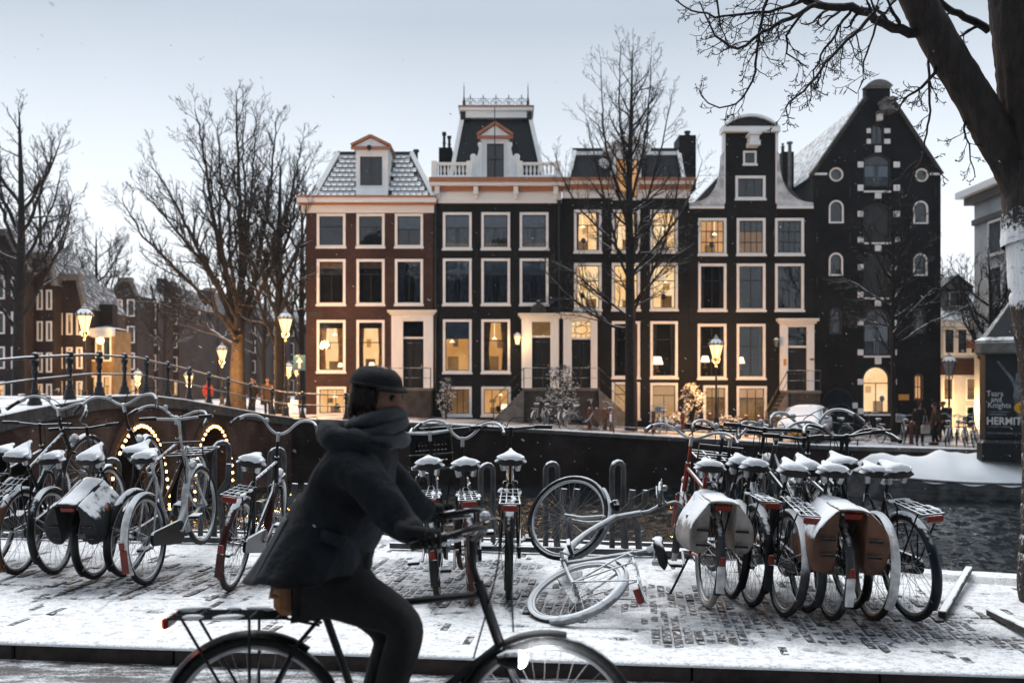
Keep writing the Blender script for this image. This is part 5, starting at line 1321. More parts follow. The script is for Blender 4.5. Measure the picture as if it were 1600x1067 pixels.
for i in range(ni+1):
    t = i/ni*2-1; x_ = t*Lb/2*.985; wv = ((1-abs(t)**(3.0 if t < 0 else 4))*1.18+.03)*1.06; sh = .62+.30*max(0, -t)**2.2+.10*max(0, t)**2
    pk = .74+.26*math.exp(-((t+.42)/.10)**2)+.30*math.exp(-((t+.18)/.13)**2)+.22*math.exp(-((t-.35)/.2)**2)
    pk *= min(1, (1-abs(t))*6+.15)
    for j in range(nc+1):
        u = j/nc*2-1; zz = sh+pk*(1-abs(u)**1.5)+.035*math.sin(x_*7+u*3+mnoise.noise((x_, u, 0))*4)*(1-abs(u))+.06*mnoise.noise((x_*1.3, u*2, 5))
        if abs(u) > .93: zz = sh-.06+.05*math.sin(x_*5)
        vs.append((x_, u*wv*1.02, zz))
mb.add(vs, [(i*(nc+1)+j, (i+1)*(nc+1)+j, (i+1)*(nc+1)+j+1, i*(nc+1)+j+1) for i in range(ni) for j in range(nc)]); mb.build('tarpaulin', MT['tarp'], bt, smooth=180)

# ================================================================== snowy car
car = thing('parked_car', 'small parked car thickly covered in snow', 'car', (fx(1258, 40.0), 40.0, zs(11.8)), None, R(-119))
MT['carpaint'] = M('dark car paint', (.05,.03,.025), .3, var=.15, snow=(-.10,.30,3,.6), spec=.6)
MT['carglass'] = M('frosted car glass', (.06,.07,.08), .25, var=.5, vs=4, snow=(.30,.75,4,.8))
ST = [  # x, half width, sill z, belt z, roof z (front is +x)
 (1.78,.50,.34,.62,.62),(1.70,.66,.24,.72,.74),(1.50,.76,.22,.80,.86),(1.10,.80,.22,.86,.95),(.80,.81,.22,.90,1.02),(.45,.81,.22,.92,1.22),(.10,.81,.22,.93,1.42),(-.30,.81,.22,.94,1.50),(-.80,.81,.22,.96,1.50),(-1.25,.80,.22,.97,1.42),(-1.55,.77,.26,.96,1.22),(-1.72,.70,.34,.86,.95),(-1.78,.56,.42,.62,.62)]
vs = []; K = 9
for (x_, hw, zsil, zbl, zrf) in ST:
    cab = zrf-zbl
    row = [(0,zsil),(hw*.92,zsil),(hw,zsil+.10),(hw*1.02,(zsil+zbl)/2),(hw*.98,zbl-.02),(hw*.93,zbl+cab*.05),(hw*(.93-.22*min(1, cab/.5)),zbl+cab*.80),(hw*(.80-.18*min(1, cab/.5)),zbl+cab*.96),(0,zrf)]
    vs += [(x_, -a, z_) for a, z_ in row]+[(x_, a, z_) for a, z_ in row[::-1][1:-1]]
m_ = 16
mb = MB(); n_ = len(ST)
fs = [(i*m_+k, (i+1)*m_+k, (i+1)*m_+(k+1) % m_, i*m_+(k+1) % m_) for i in range(n_-1) for k in range(m_)]
mb.add(vs, fs+[tuple(range(m_)), tuple((n_-1)*m_+k for k in range(m_))]); me = mb.mesh('body', MT['carpaint'], 35); body = link('body', me, car)
sub = body.modifiers.new('smooth', 'SUBSURF'); sub.levels = 2; sub.render_levels = 2
for (x_, y_) in ((1.12,.70),(1.12,-.70),(-1.10,.70),(-1.10,-.70)):
    mb = MB(); mb.lathe([(.18,-.09),(.29,-.09),(.31,-.05),(.31,.05),(.29,.09),(.18,.09)], (0,0,0), 18, 'y'); w = mb.build('wheel', MT['rubber'], car); w.location = (x_, y_*1.06, .31)
    mb = MB(); mb.lathe([(.05,.05),(.2,.07),(.2,-.07),(.05,-.05)], (0,0,0), 12, 'y'); mb.build('rim', MT['stone'], w)
def carquad(nm, P, off, mat):
    mb = MB(); P = [Vector(p) for p in P]; n0 = (P[1]-P[0]).cross(P[2]-P[0]).normalized(); 
    mb.add([p+n0*off for p in P]+[p-n0*.02 for p in P], [(0,1,2,3),(7,6,5,4),(0,4,5,1),(1,5,6,2),(2,6,7,3),(3,7,4,0)]); return mb.build(nm, mat, car)
carquad('windscreen', [(.70,-.64,1.02),(.70,.64,1.02),(.12,.50,1.40),(.12,-.50,1.40)], .025, MT['carglass'])
for sgn in (-1, 1):
    carquad('side_window', [(.42,sgn*.775,.99),(-.32,sgn*.785,.99),(-.30,sgn*.64,1.37),(.06,sgn*.65,1.34)][::sgn], .03, MT['carglass']); carquad('side_window', [(-.38,sgn*.785,.99),(-1.1,sgn*.775,1.0),(-1.0,sgn*.64,1.35),(-.36,sgn*.64,1.37)][::sgn], .03, MT['carglass'])
    mb = MB(); mb.sphere((1.63, sgn*.52, .70), .13, 10, 6, (.6,1.1,.8)); mb.build('headlight', MT['carglass'], car, smooth=60)
    mb = MB(); mb.sphere((.52, sgn*.93, 1.02), .10, 8, 6, (.6,1.0,.75)); mb.tube([(.50, sgn*.78, .99),(.52, sgn*.9, 1.01)], .025, 5); mb.build('wing_mirror', MT['carpaint'], car, smooth=60)
    mb = MB(); mb.box(-.05, .10, sgn*.818-.015, sgn*.818+.015, .80, .83); mb.build('door_handle', MT['iron'], car)
mb = MB(); mb.bbox(1.70, 1.80, -.42, .42, .40, .52, .02); mb.build('grille', MT['iron'], car); mb = MB(); mb.bbox(1.76, 1.83, -.26, .26, .36, .46, .01); mb.build('number_plate', MT['gold'], car)
# ================================================================== bare trees
def barkmat(name, c, snow, bump=.7):
    return M(name, c, .85, var=.45, vs=5, snow=snow, bump=bump, bs=18)
MT['bark'] = barkmat('dark winter bark', (.013,.012,.012), (.50,.85,5,.9))
MT['twig'] = M('winter twig', (.013,.0125,.013), .85, var=.3, vs=4, snow=(.72,1.05,6,.8))
MT['bark_lit'] = barkmat('bark', (.030,.024,.020), (.62,.95,4,.9))  # lit copy of the bark: lamplight put into a lighter brown
def tubes_mesh(name, items, mat, smooth=True):
    """items: (points Nx3 array, radii, sides) -> one mesh"""
    V = []; Fq = []; o = 0
    for pts, rad, k in items:
        P = np.asarray(pts, float); n = len(P)
        T = np.gradient(P, axis=0); T /= (np.linalg.norm(T, axis=1, keepdims=True)+1e-9)
        a = np.array([0.31, 0.9, 0.2]) if abs(T[0, 2]) > .7 else np.array([0.05, 0.1, 1.0])
        U = np.cross(T, a); U /= (np.linalg.norm(U, axis=1, keepdims=True)+1e-9); Wv = np.cross(T, U)
        an = np.arange(k)*2*PI/k; rad = np.asarray(rad)[:, None, None]
        ringv = P[:, None, :]+rad*(np.cos(an)[None, :, None]*U[:, None, :]+np.sin(an)[None, :, None]*Wv[:, None, :])
        V.append(ringv.reshape(-1, 3))
        i = np.arange(n-1)[:, None]*k; j = np.arange(k)[None, :]; j2 = (j+1) % k
        Fq.append(np.stack([i+j, i+j2, i+k+j2, i+k+j], -1).reshape(-1, 4)+o); o += n*k
    V = np.concatenate(V); Fq = np.concatenate(Fq)
    me = bpy.data.meshes.new(name); me.vertices.add(len(V)); me.vertices.foreach_set('co', V.ravel())
    me.loops.add(Fq.size); me.loops.foreach_set('vertex_index', Fq.ravel().astype(np.int32))
    me.polygons.add(len(Fq)); me.polygons.foreach_set('loop_start', (np.arange(len(Fq))*4).astype(np.int32))
    me.update(calc_edges=True); me.materials.append(mat)
    if smooth: me.shade_smooth()
    return me
def resample(P, step):
    P = [np.array(p, float) for p in P]; out = [P[0]]
    for i in range(len(P)-1):
        p0 = P[max(i-1, 0)]; p1 = P[i]; p2 = P[i+1]; p3 = P[min(i+2, len(P)-1)]
        n = max(1, int(np.linalg.norm(p2-p1)/step))
        for t in range(1, n+1):
            u = t/n; out.append(.5*((2*p1)+(-p0+p2)*u+(2*p0-5*p1+4*p2-p3)*u*u+(-p0+3*p1-3*p2+p3)*u**3))
    return np.array(out)
class Tree:
    def __init__(s, seed, up=.25, wob=.16, rmin=.006): s.r = np.random.RandomState(seed); s.big = []; s.fine = []; s.up = up; s.wob = wob; s.rmin = rmin
    def limb(s, pts, r0, r1, step=.35, sides=9, wob=.0, spawn=True, **k):
        P = resample(pts, step)
        if wob: P[1:] += s.r.normal(0, wob, P[1:].shape)
        t = np.linspace(0, 1, len(P)); R_ = r0*(1-t)**.8+r1*(1-(1-t)**.8)
        s.big.append((P, R_, sides))
        if spawn: s.spawn(P, R_, **k)
        return P
    def spawn(s, P, Rr, n=10, t0=.2, length=1.5, depth=2, ang=(28, 55), droop=0.0, taper=.55, up=None, lr=.5, flat=1.0):
        r = s.r; up = s.up if up is None else up
        L_ = len(P)
        for i in range(n):
            t = t0+(1-t0)*(i+r.rand())/n
            f = t*(L_-1); a = int(min(f, L_-2)); p = P[a]+(P[a+1]-P[a])*(f-a)
            d = P[min(a+1, L_-1)]-P[max(a-1, 0)]; d = d/(np.linalg.norm(d)+1e-9)
            q = r.normal(size=3); q[1] *= flat; q -= d*q.dot(d); q /= (np.linalg.norm(q)+1e-9)
            an = R(r.uniform(*ang)); dr = d*math.cos(an)+q*math.sin(an)
            ln = length*(1-.55*t)*r.uniform(.55, 1.15)
            rr = max(s.rmin, min(Rr[a]*taper, .012+ln*.018))
            s.branch(p, dr, ln, rr, depth, up, droop, lr, ang, flat)
    def branch(s, p, d, ln, rr, depth, up, droop, lr, ang, flat):
        r = s.r; ns = 6 if depth > 0 else 4
        pts = [p]; step = ln/ns; d = d.copy()
        for i in range(ns):
            d = d+r.normal(0, s.wob, 3); d[2] += up*(.5+i/ns)*.5 - droop*(1 if i < ns*.55 else -1.2)*.4
            d /= np.linalg.norm(d); pts.append(pts[-1]+d*step)
        pts = np.array(pts); rad = np.linspace(rr, max(rr*.35, s.rmin*.75), ns+1)
        (s.big if rr > .03 else s.fine).append((pts, rad, 5 if rr > .03 else 3))
        if depth > 0:
            s.spawn(pts, rad, n=max(3, int(4+ln*2.2)), t0=.22, length=ln*lr, depth=depth-1, up=up, droop=droop, lr=lr, ang=ang, flat=flat)
    def make(s, name, label, cat, base, group=None, mat='bark', twig='twig'):
        t = thing(name, label, cat, base, group); b = np.array(base)
        tr = link('trunk', tubes_mesh('trunk', [(p-b, r_, k) for p, r_, k in s.big], MT[mat]), t)
        cr = link('crown', tubes_mesh('crown', [(p-b, r_, k) for p, r_, k in s.fine], MT[twig], False), t)
        return t
def PX(Y, *pp): return [np.array(W(p[0], p[1], Y+(p[2] if len(p) > 2 else 0))) for p in pp]

# central street tree, before the lit house
T = Tree(3, up=.17, wob=.15, rmin=.0058); Yt = 42.8
base = W(986, 676, Yt)
T.limb(PX(Yt, (986, 682), (986, 600), (985, 500), (984, 400), (983, 300), (985, 220), (987, 140), (988, 78)), .29, .012, n=50, t0=.36, length=3.5, depth=2, ang=(30, 55))
for pl in ([(985, 496), (960, 478), (925, 450), (895, 425), (862, 408)], [(985, 512), (958, 510), (925, 490), (880, 455), (850, 420)], [(986, 505), (998, 470), (1020, 440), (1050, 405), (1085, 380)],
           [(986, 480), (1006, 452), (1030, 400), (1052, 330), (1062, 260)], [(985, 450), (968, 400), (950, 330), (930, 250), (915, 180)], [(985, 400), (1000, 350), (1020, 280), (1040, 200), (1052, 140)],
           [(984, 360), (966, 300), (945, 220), (940, 140), (938, 90)], [(984, 320), (1002, 250), (1014, 160), (1016, 90)], [(985, 420), (950, 370), (910, 330), (880, 280), (868, 240)], [(985, 430), (1020, 390), (1060, 340), (1085, 290), (1098, 250)],
           [(985, 280), (970, 200), (968, 120), (970, 70)]):
    T.limb(PX(Yt+T.r.uniform(-.3, .3), *[(p[0], p[1], T.r.uniform(-.5, .5)) for p in pl]), .07, .009, n=19, t0=.18, length=2.4, depth=2, ang=(28, 58), wob=.015, sides=6)
T.make('street_tree', 'tall bare street tree with snow on its arms, standing before the brightly lit house', 'tree', base)

# large bare tree left of the houses
T = Tree(5, up=.22, wob=.14, rmin=.0085); Yt = 50.0
base = W(372, 640, Yt)
T.limb(PX(Yt, (372, 655), (371, 600), (372, 545), (374, 500), (376, 440)), .46, .16, n=0, spawn=False, sides=12)
for pl, r0 in (([(373, 520), (378, 440), (376, 350), (372, 250), (368, 140)], .34), ([(371, 515), (355, 440), (335, 350), (320, 250), (305, 170)], .26), ([(370, 520), (340, 450), (305, 380), (270, 310), (235, 255)], .24), ([(374, 520), (395, 450), (410, 360), (425, 260), (432, 180)], .26),
               ([(370, 530), (325, 470), (275, 420), (225, 370), (190, 310)], .20), ([(374, 515), (405, 460), (430, 400), (455, 310), (470, 225)], .22), ([(368, 540), (320, 510), (265, 480), (215, 470)], .13), ([(375, 480), (385, 380), (395, 280), (400, 180)], .2), ([(371, 480), (345, 380), (345, 280), (340, 190)], .18),
               ([(374, 500), (360, 400), (350, 300), (290, 210)], .16), ([(372, 500), (330, 430), (250, 330), (210, 290)], .16), ([(376, 470), (420, 400), (448, 330), (485, 260)], .16), ([(376, 440), (382, 330), (380, 230), (385, 170)], .16)):
    T.limb(PX(Yt, *[(p[0], p[1], T.r.uniform(-1.2, 1.2)) for p in pl]), r0*.60, .014, n=24, t0=.16, length=3.3, depth=2, ang=(22, 50), wob=.03, sides=7)
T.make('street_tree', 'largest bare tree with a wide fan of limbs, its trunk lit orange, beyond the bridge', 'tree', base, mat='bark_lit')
# further trees left
def bare_tree(seed, px_, pyb, Y, pytop, spread, label, r0=.3, nl=9, mat='bark', dens=1.0):
    T = Tree(seed, up=.22, wob=.15, rmin=.0080*max(1, Y/50)); b = W(px_, pyb, Y); q = T.r
    T.limb(PX(Y, (px_, pyb+8), (px_+q.uniform(-2, 2), pyb-(pyb-pytop)*.3), (px_+q.uniform(-4, 4), pyb-(pyb-pytop)*.6), (px_, pytop+10)), r0, .02, n=int(22*dens), t0=.3, length=3.0*Y/50, depth=2, sides=8)
    for i in range(nl):
        t = .22+.5*i/nl; y0_ = pyb-(pyb-pytop)*t; sg = 1 if i % 2 else -1; sp = spread*q.uniform(.6, 1.05)*(1-.35*t)
        y1_ = y0_-(pyb-pytop)*q.uniform(.30, .48)
        y1_ = max(y1_, pytop+q.uniform(10, 60))
        T.limb(PX(Y+q.uniform(-2, 2)*spread/100, (px_, y0_), (px_+sg*sp*.35, y0_-(y0_-y1_)*.25), (px_+sg*sp*.75, y0_-(y0_-y1_)*.62), (px_+sg*sp, y1_)), r0*.32, .014, n=int(14*dens), t0=.2, length=2.5*Y/50, depth=2, wob=.04, sides=6)
    return T.make('street_tree', label, 'tree', b, mat=mat)
bare_tree(21, 438, 640, 47.5, 250, 62, 'bare tree with a dark trunk between the bridge end lamp and the red brown house', .3, 9)
bare_tree(22, 472, 630, 60, 275, 55, 'thin bare tree half hidden by the corner of the red brown house', .26, 7, dens=.7)
bare_tree(23, 30, 625, 52, 165, 95, 'tall bare tree at the picture edge in front of the pointed gable', .36, 11)
bare_tree(24, 62, 630, 62, 285, 70, 'bare tree between the dim brick house and the bridge', .28, 8, dens=.8)
bare_tree(25, 150, 620, 72, 355, 55, 'hazy bare tree above the yellow shop', .26, 8, dens=.8)
bare_tree(26, 258, 620, 80, 410, 45, 'small hazy bare tree before the distant gables', .24, 6, dens=.6)
bare_tree(27, 412, 625, 70, 380, 40, 'slim hazy bare tree behind the bridge end lamp', .24, 6, dens=.6)
# young tree before the warehouse
T = Tree(8, up=.22, wob=.12, rmin=.007); Yt = 41.0; base = W(1396, 690, Yt)
T.limb(PX(Yt, (1397, 695), (1396, 600), (1395, 500), (1396, 420), (1398, 330)), .14, .012, n=34, t0=.38, length=2.6, depth=2, ang=(28, 55))
for pl in ([(1394, 545), (1420, 525), (1450, 505), (1490, 490), (1525, 470)], [(1395, 480), (1370, 465), (1340, 445), (1315, 435)], [(1396, 470), (1420, 440), (1440, 400), (1455, 370)], [(1395, 440), (1375, 410), (1355, 370), (1345, 340)], [(1396, 420), (1415, 380), (1425, 340), (1432, 320)], [(1395, 510), (1365, 505), (1335, 495)], [(1396, 520), (1430, 480), (1460, 450), (1485, 420)]):
    T.limb(PX(Yt, *[(p[0], p[1], T.r.uniform(-.4, .4)) for p in pl]), .05, .01, n=14, t0=.15, length=1.8, depth=2, ang=(25, 50), wob=.015, sides=6)
T.make('street_tree', 'young slender bare tree with snowy low arms before the stone blocked warehouse', 'tree', base)
bare_tree(31, 1545, 640, 46, 395, 60, 'bare tree in front of the pale stone building', .2, 9, dens=.8)

# big tree on the near bank, at the right edge
m, nt, out = nmat('wet bark with wind blown snow'); b = N(nt, 'ShaderNodeBsdfPrincipled'); nt.links.new(b.outputs[0], out.inputs[0])
g = N(nt, 'ShaderNodeNewGeometry'); P_ = g.outputs['Position']
mp = N(nt, 'ShaderNodeMapping'); nt.links.new(P_, mp.inputs['Vector']); mp.inputs['Scale'].default_value = (1, 1, .32)
n1 = noise(nt, mp.outputs[0], 22, 5, .65); n2 = noise(nt, P_, 3.0, 3); n3 = noise(nt, P_, 34, 4, .7)
sp = N(nt, 'ShaderNodeSeparateXYZ'); nt.links.new(g.outputs['Normal'], sp.inputs[0]); sz = N(nt, 'ShaderNodeSeparateXYZ'); nt.links.new(P_, sz.inputs[0])
face = mathn(nt, 'ADD', mathn(nt, 'MULTIPLY', sp.outputs['X'], -.55), mathn(nt, 'MULTIPLY', sp.outputs['Z'], .6))
band = mathn(nt, 'MULTIPLY', maprange(nt, sz.outputs['Z'], 2.02, 2.16), maprange(nt, sz.outputs['Z'], 2.95, 2.45))
low = mathn(nt, 'MULTIPLY', maprange(nt, sz.outputs['Z'], 2.2, 1.9), .12)
sv = mathn(nt, 'ADD', mathn(nt, 'ADD', mathn(nt, 'MULTIPLY', face, .35), mathn(nt, 'MULTIPLY', n3, .8)), mathn(nt, 'ADD', mathn(nt, 'MULTIPLY', band, .40), low))
sf = maprange(nt, sv, .74, .92)
nt.links.new(mixc(nt, sf, mixc(nt, maprange(nt, n1, .35, .7), (.006,.005,.005), (.030,.018,.013)), SNOWC), b.inputs['Base Color']); b.inputs['Roughness'].default_value = .7
bn = N(nt, 'ShaderNodeBump'); bn.inputs['Strength'].default_value = .9; bn.inputs['Distance'].default_value = .03
nt.links.new(n1, bn.inputs['Height']); nt.links.new(bn.outputs[0], b.inputs['Normal']); MT['bark_near'] = m
MT['twig_near'] = M('dark near twig', (.016,.015,.016), .7, var=.3, vs=9)
T = Tree(12, up=.0, wob=.20, rmin=.0026); Yt = 7.0
base = W(1662, 948, Yt); base.z = 0
def knob(P, k=.012):
    P[1:-1] += T.r.normal(0, k, P[1:-1].shape); return P
T.limb(PX(Yt, (1664, 960), (1658, 900), (1662, 760), (1660, 640), (1650, 540), (1638, 440), (1630, 340), (1620, 250)), .265, .235, step=.03, wob=.002, n=0, spawn=False, sides=60)
T.limb(PX(Yt, (1618, 380), (1617, 250), (1606, 140), (1594, 30), (1580, -80), (1560, -240)), .215, .15, step=.035, wob=.002, n=0, spawn=False, sides=52)
T.limb(PX(Yt, (1614, 420), (1600, 300), (1556, 215), (1505, 125), (1455, 40), (1408, -50), (1340, -170)), .14, .085, step=.035, wob=.002, n=0, spawn=False, sides=44)
A = dict(step=.05, wob=.006, sides=6)
twk = dict(n=14, t0=.12, length=.38, depth=2, ang=(30, 65), droop=.55, lr=.55, flat=.6, up=.30)
T.limb(PX(Yt, (1450, 52), (1420, 50), (1380, 36), (1345, 16), (1305, 14), (1270, 6), (1235, -12), (1190, -30)), .036, .016, **A, **dict(twk, n=12, length=.40))
T.limb(PX(Yt-.1, (1275, 8), (1235, 28), (1190, 52), (1163, 70), (1140, 74), (1118, 54), (1100, 26), (1092, 5)), .017, .004, **A, **dict(twk, n=14, length=.34))
T.limb(PX(Yt+.2, (1262, 0), (1225, 12), (1180, 21), (1130, 25), (1092, 21), (1065, 8), (1045, -6)), .013, .004, **A, **twk)
T.limb(PX(Yt+.1, (1200, -10), (1190, 30), (1184, 75), (1180, 112), (1168, 142), (1150, 160), (1125, 167), (1105, 160), (1092, 140)), .012, .0035, **A, **twk)
T.limb(PX(Yt-.2, (1372, 12), (1342, 45), (1318, 70), (1290, 100), (1266, 130), (1245, 150), (1228, 170), (1230, 184), (1242, 182)), .014, .0035, **A, **twk)
T.limb(PX(Yt, (1330, 14), (1312, 45), (1290, 75), (1276, 100), (1268, 135), (1266, 160)), .011, .003, **A, **twk)
T.limb(PX(Yt+.15, (1255, 20), (1236, 45), (1228, 70), (1230, 85), (1250, 98), (1265, 108)), .011, .003, **A, **dict(twk, n=8))
T.limb(PX(Yt-.15, (1400, 0), (1368, 40), (1362, 65), (1350, 95), (1348, 125), (1338, 146), (1322, 134)), .010, .003, **A, **dict(twk, n=6))
T.limb(PX(Yt, (1462, 100), (1450, 128), (1430, 142), (1412, 158), (1404, 178), (1396, 172)), .014, .003, **A, **dict(twk, n=12, length=.30))
T.limb(PX(Yt-.1, (1452, 75), (1453, 130), (1452, 175), (1444, 220), (1442, 248), (1430, 272), (1422, 300)), .010, .0035, **A, **dict(twk, n=7, length=.26))
T.limb(PX(Yt, (1505, 160), (1510, 200), (1512, 225), (1518, 250), (1522, 280)), .008, .003, **A, **dict(twk, n=7, length=.24))
T.limb(PX(Yt+.3, (1545, 48), (1510, 28), (1480, 12), (1455, -10)), .030, .018, **A, **dict(twk, n=4, length=.3))
T.limb(PX(Yt+.2, (1300, 10), (1250, -5), (1180, -4), (1120, -8), (1060, -20)), .012, .004, **A, **dict(twk, n=14, length=.36))
T.limb(PX(Yt+.1, (1120, 0), (1125, 30), (1132, 55), (1140, 72)), .008, .003, **A, **dict(twk, n=8, length=.26))
T.limb(PX(Yt, (1440, 250), (1420, 262), (1396, 285), (1385, 305)), .006, .003, **A, **dict(twk, n=5, length=.16)); T.limb(PX(Yt, (1443, 250), (1462, 265), (1482, 282)), .005, .003, **A, **dict(twk, n=4, length=.2))
T.make('bank_tree', 'massive dark tree on the near bank with drooping twigs and wind blown snow', 'tree', base, mat='bark_near', twig='twig_near')
bt_ = [o for o in bpy.data.objects if o.name.startswith('bank_tree')][0]
for ch in bt_.children:
    if ch.name.startswith('trunk'):
        me = ch.data; nv = len(me.vertices); nbig = sum(len(p)*k for p, r_, k in T.big[:3]); co = np.empty(nv*3, np.float32); no = np.empty(nv*3, np.float32); me.vertices.foreach_get('co', co); me.vertices.foreach_get('normal', no)
        co = co.reshape(-1, 3); no = no.reshape(-1, 3)
        for i in range(nbig):
            x, y, z = (float(q) for q in co[i])
            a = mnoise.noise((x*13, y*13, z*2.6)); b_ = mnoise.noise((x*31+5, y*31, z*7)); c_ = mnoise.noise((x*4, y*4, z*1.3+7))
            co[i] += no[i]*((.5-abs(a))*.020+(.5-abs(b_))*.007+c_*.016)
        me.vertices.foreach_set('co', co.ravel()); me.update()

# shrubs on the far pavement
def shrub(name, label, px_, pyb, Y, h_, w_, seed, n=900, pale=False):
    r = np.random.RandomState(seed); b = W(px_, pyb, Y); t = thing(name, label, 'shrub', b)
    it = []
    for i in range(14):
        a = r.uniform(0, 2*PI); q = r.uniform(.2, .8); pts = np.array([(0,0,0),(math.cos(a)*w_*.15*q, math.sin(a)*w_*.15*q, h_*.4),(math.cos(a)*w_*.42*q, math.sin(a)*w_*.42*q, h_*r.uniform(.6,.95))]); it.append((resample(pts, .2), np.linspace(.03, .008, len(resample(pts, .2))), 4))
    link('stem', tubes_mesh('stem', it, MT['bark']), t)
    mb = MB(); gaps = r.uniform(0, 9, 3)
    for i in range(int(n*1.7)):
        a = r.uniform(0, 2*PI); z_ = r.uniform(.12, 1.0)*h_
        if mnoise.noise((math.cos(a)*1.9+gaps[0], math.sin(a)*1.9+gaps[1], z_*2.2+gaps[2])) < -.02: continue
        prof = (max(0, math.sin((z_/h_)**1.5*PI*.93+.12)))**.55*(.8+.35*mnoise.noise((math.cos(a)*2, math.sin(a)*2, z_*2+seed)))
        q = w_*.5*prof*math.sqrt(r.rand())*1.05; c = Vector((math.cos(a)*q, math.sin(a)*q, z_)); s_ = r.uniform(.04, .10)
        u = Vector(r.normal(size=3)).normalized(); v = u.orthogonal().normalized(); u2 = (u+Vector((0,0,.2))).normalized()
        mb.add([c-v*s_*.4, c+u2*s_, c+v*s_*.4, c-u2*s_*.6], [(0,1,2,3)])
    f = mb.build('foliage', MT['leaf_pale' if pale else 'leaf'], t)
    return t
MT['leaf'] = M('evergreen leaf', (.022,.030,.026), .6, var=.4, vs=3, snow=(.45,.85,2.5,1.1)); MT['leaf_pale'] = M('snowy shrub leaf', (.07,.06,.05), .7, var=.4, vs=3, snow=(.30,.7,3,1.2))
shrub('shrub', 'round evergreen shrub capped with snow between the two black house stoops', 879, 676, 44.2, 3.0, 1.9, 1, 2200)
shrub('shrub', 'pale snowy shrub between the bare tree and the lit street lamp', 1082, 672, 44.6, 2.1, 1.5, 2, 1300, True)
shrub('shrub', 'dark thin shrub beside the white front door stoop of the red brown house', 697, 655, 45.2, 1.9, 1.2, 3, 700)
shrub('shrub', 'small snowy plant at the foot of the pale shrub', 1060, 672, 43.8, .8, 1.0, 4, 420, True)
shrub('shrub', 'low snowy plant under the basement windows by the street lamp', 1140, 670, 45.6, .6, 1.6, 5, 420, True)
# ================================================================== bicycles
SN = (.58,.74,11,.9)
def paint(key, col, snow=SN, rough=.35, metal=0.0):
    if key not in MT: MT[key] = M(key.replace('_', ' '), col, rough, metal, var=.3, vs=14, snow=snow, spec=.22)
    return MT[key]
paint('bike_black', (.005,.0055,.006)); paint('bike_blue', (.008,.013,.020)); paint('bike_red', (.26,.035,.02)); paint('bike_brown', (.12,.05,.025))
paint('bike_silver', (.42,.44,.45), metal=.6); paint('bike_white', (.62,.63,.64)); paint('bike_plain', (.010,.011,.013), snow=None); paint('bike_maroon', (.040,.010,.009)); paint('bike_grey', (.05,.055,.06))
paint('bike_snowed', (.20,.21,.22), snow=(-.05,.34,9,1.2)); paint('bike_snowed_dark', (.03,.03,.032), snow=(.0,.5,8,.8))
MT['chrome'] = M('chrome', (.40,.41,.42), .28, .9, var=.1, snow=(.50,.85,10,.9))
MT['grip'] = M('black grip', (.012,.012,.013), .7, var=.2, snow=(.75,1.05,10))
MT['leather'] = M('saddle leather', (.020,.018,.018), .55, var=.3, snow=(.45,.75,9,.8))
MT['reflector'] = M('red reflector', (.16,.016,.010), .25, var=.2, snow=(.8,1.1,10)); MT['amber'] = M('amber reflector', (.55,.16,.03), .25, var=.2)
MT['rubber_snow'] = M('tyre with snow', (.018,.018,.019), .75, var=.3, vs=30, snow=(.05,.5,6,.8)); MT['rubber_grey'] = M('pale tyre', (.30,.29,.28), .8, var=.2, snow=(.55,1,7,.8))
MT['rubber_brown'] = M('brown tyre', (.10,.045,.025), .8, var=.3, snow=(.6,1.0,7,.8))
MT['snowlump'] = M('settled snow', (.84,.87,.90), .8, var=.04, vs=8, bump=.5, bs=45)
MT['spoke'] = M('spoke steel', (.30,.30,.31), .35, .8, var=.1)
RW = .35
_cache = {}
def shared(key, fn):
    if key not in _cache: _cache[key] = fn()
    return _cache[key]
def torus_mb(Rm, r, nR=40, nr=8, sq=1.0):
    mb = MB(); vs = []
    for i in range(nR):
        a = 2*PI*i/nR
        for k in range(nr):
            b_ = 2*PI*k/nr; q = Rm+r*math.cos(b_)
            vs.append((q*math.cos(a), r*sq*math.sin(b_), q*math.sin(a)))
    mb.add(vs, [(i*nr+k, i*nr+(k+1) % nr, ((i+1) % nR)*nr+(k+1) % nr, ((i+1) % nR)*nr+k) for i in range(nR) for k in range(nr)]); return mb
def tyre_me(mat): return shared(('tyre', mat), lambda: torus_mb(RW-.021, .021, 44, 8).mesh('tyre', MT[mat], 180))
def rim_me(): return shared('rim', lambda: torus_mb(RW-.046, .012, 44, 6, 1.15).mesh('rim', MT['chrome'], 180))
def spokes_me():
    def f():
        mb = MB(); n = 32
        for i in range(n):
            a = 2*PI*i/n; s = 1 if i % 2 else -1; b_ = a+(.9 if (i//2) % 2 else -.9)
            mb.tube([(.022*math.cos(b_), s*.028, .022*math.sin(b_)), ((RW-.05)*math.cos(a), 0, (RW-.05)*math.sin(a))], .0013, 3, cap=False)
        mb.lathe([(.012,-.05),(.012,-.034),(.024,-.032),(.024,-.026),(.014,-.022),(.014,.022),(.024,.026),(.024,.032),(.012,.034),(.012,.05)], (0,0,0), 8, 'y')
        return mb.mesh('spoke', MT['spoke'])
    return shared('spokes', f)
def lump_me(): return shared('lump', lambda: MB().sphere((0,0,0), .022, 8, 5, (1.5, .7, .5)).mesh('snow_lump', MT['snowlump'], 180))
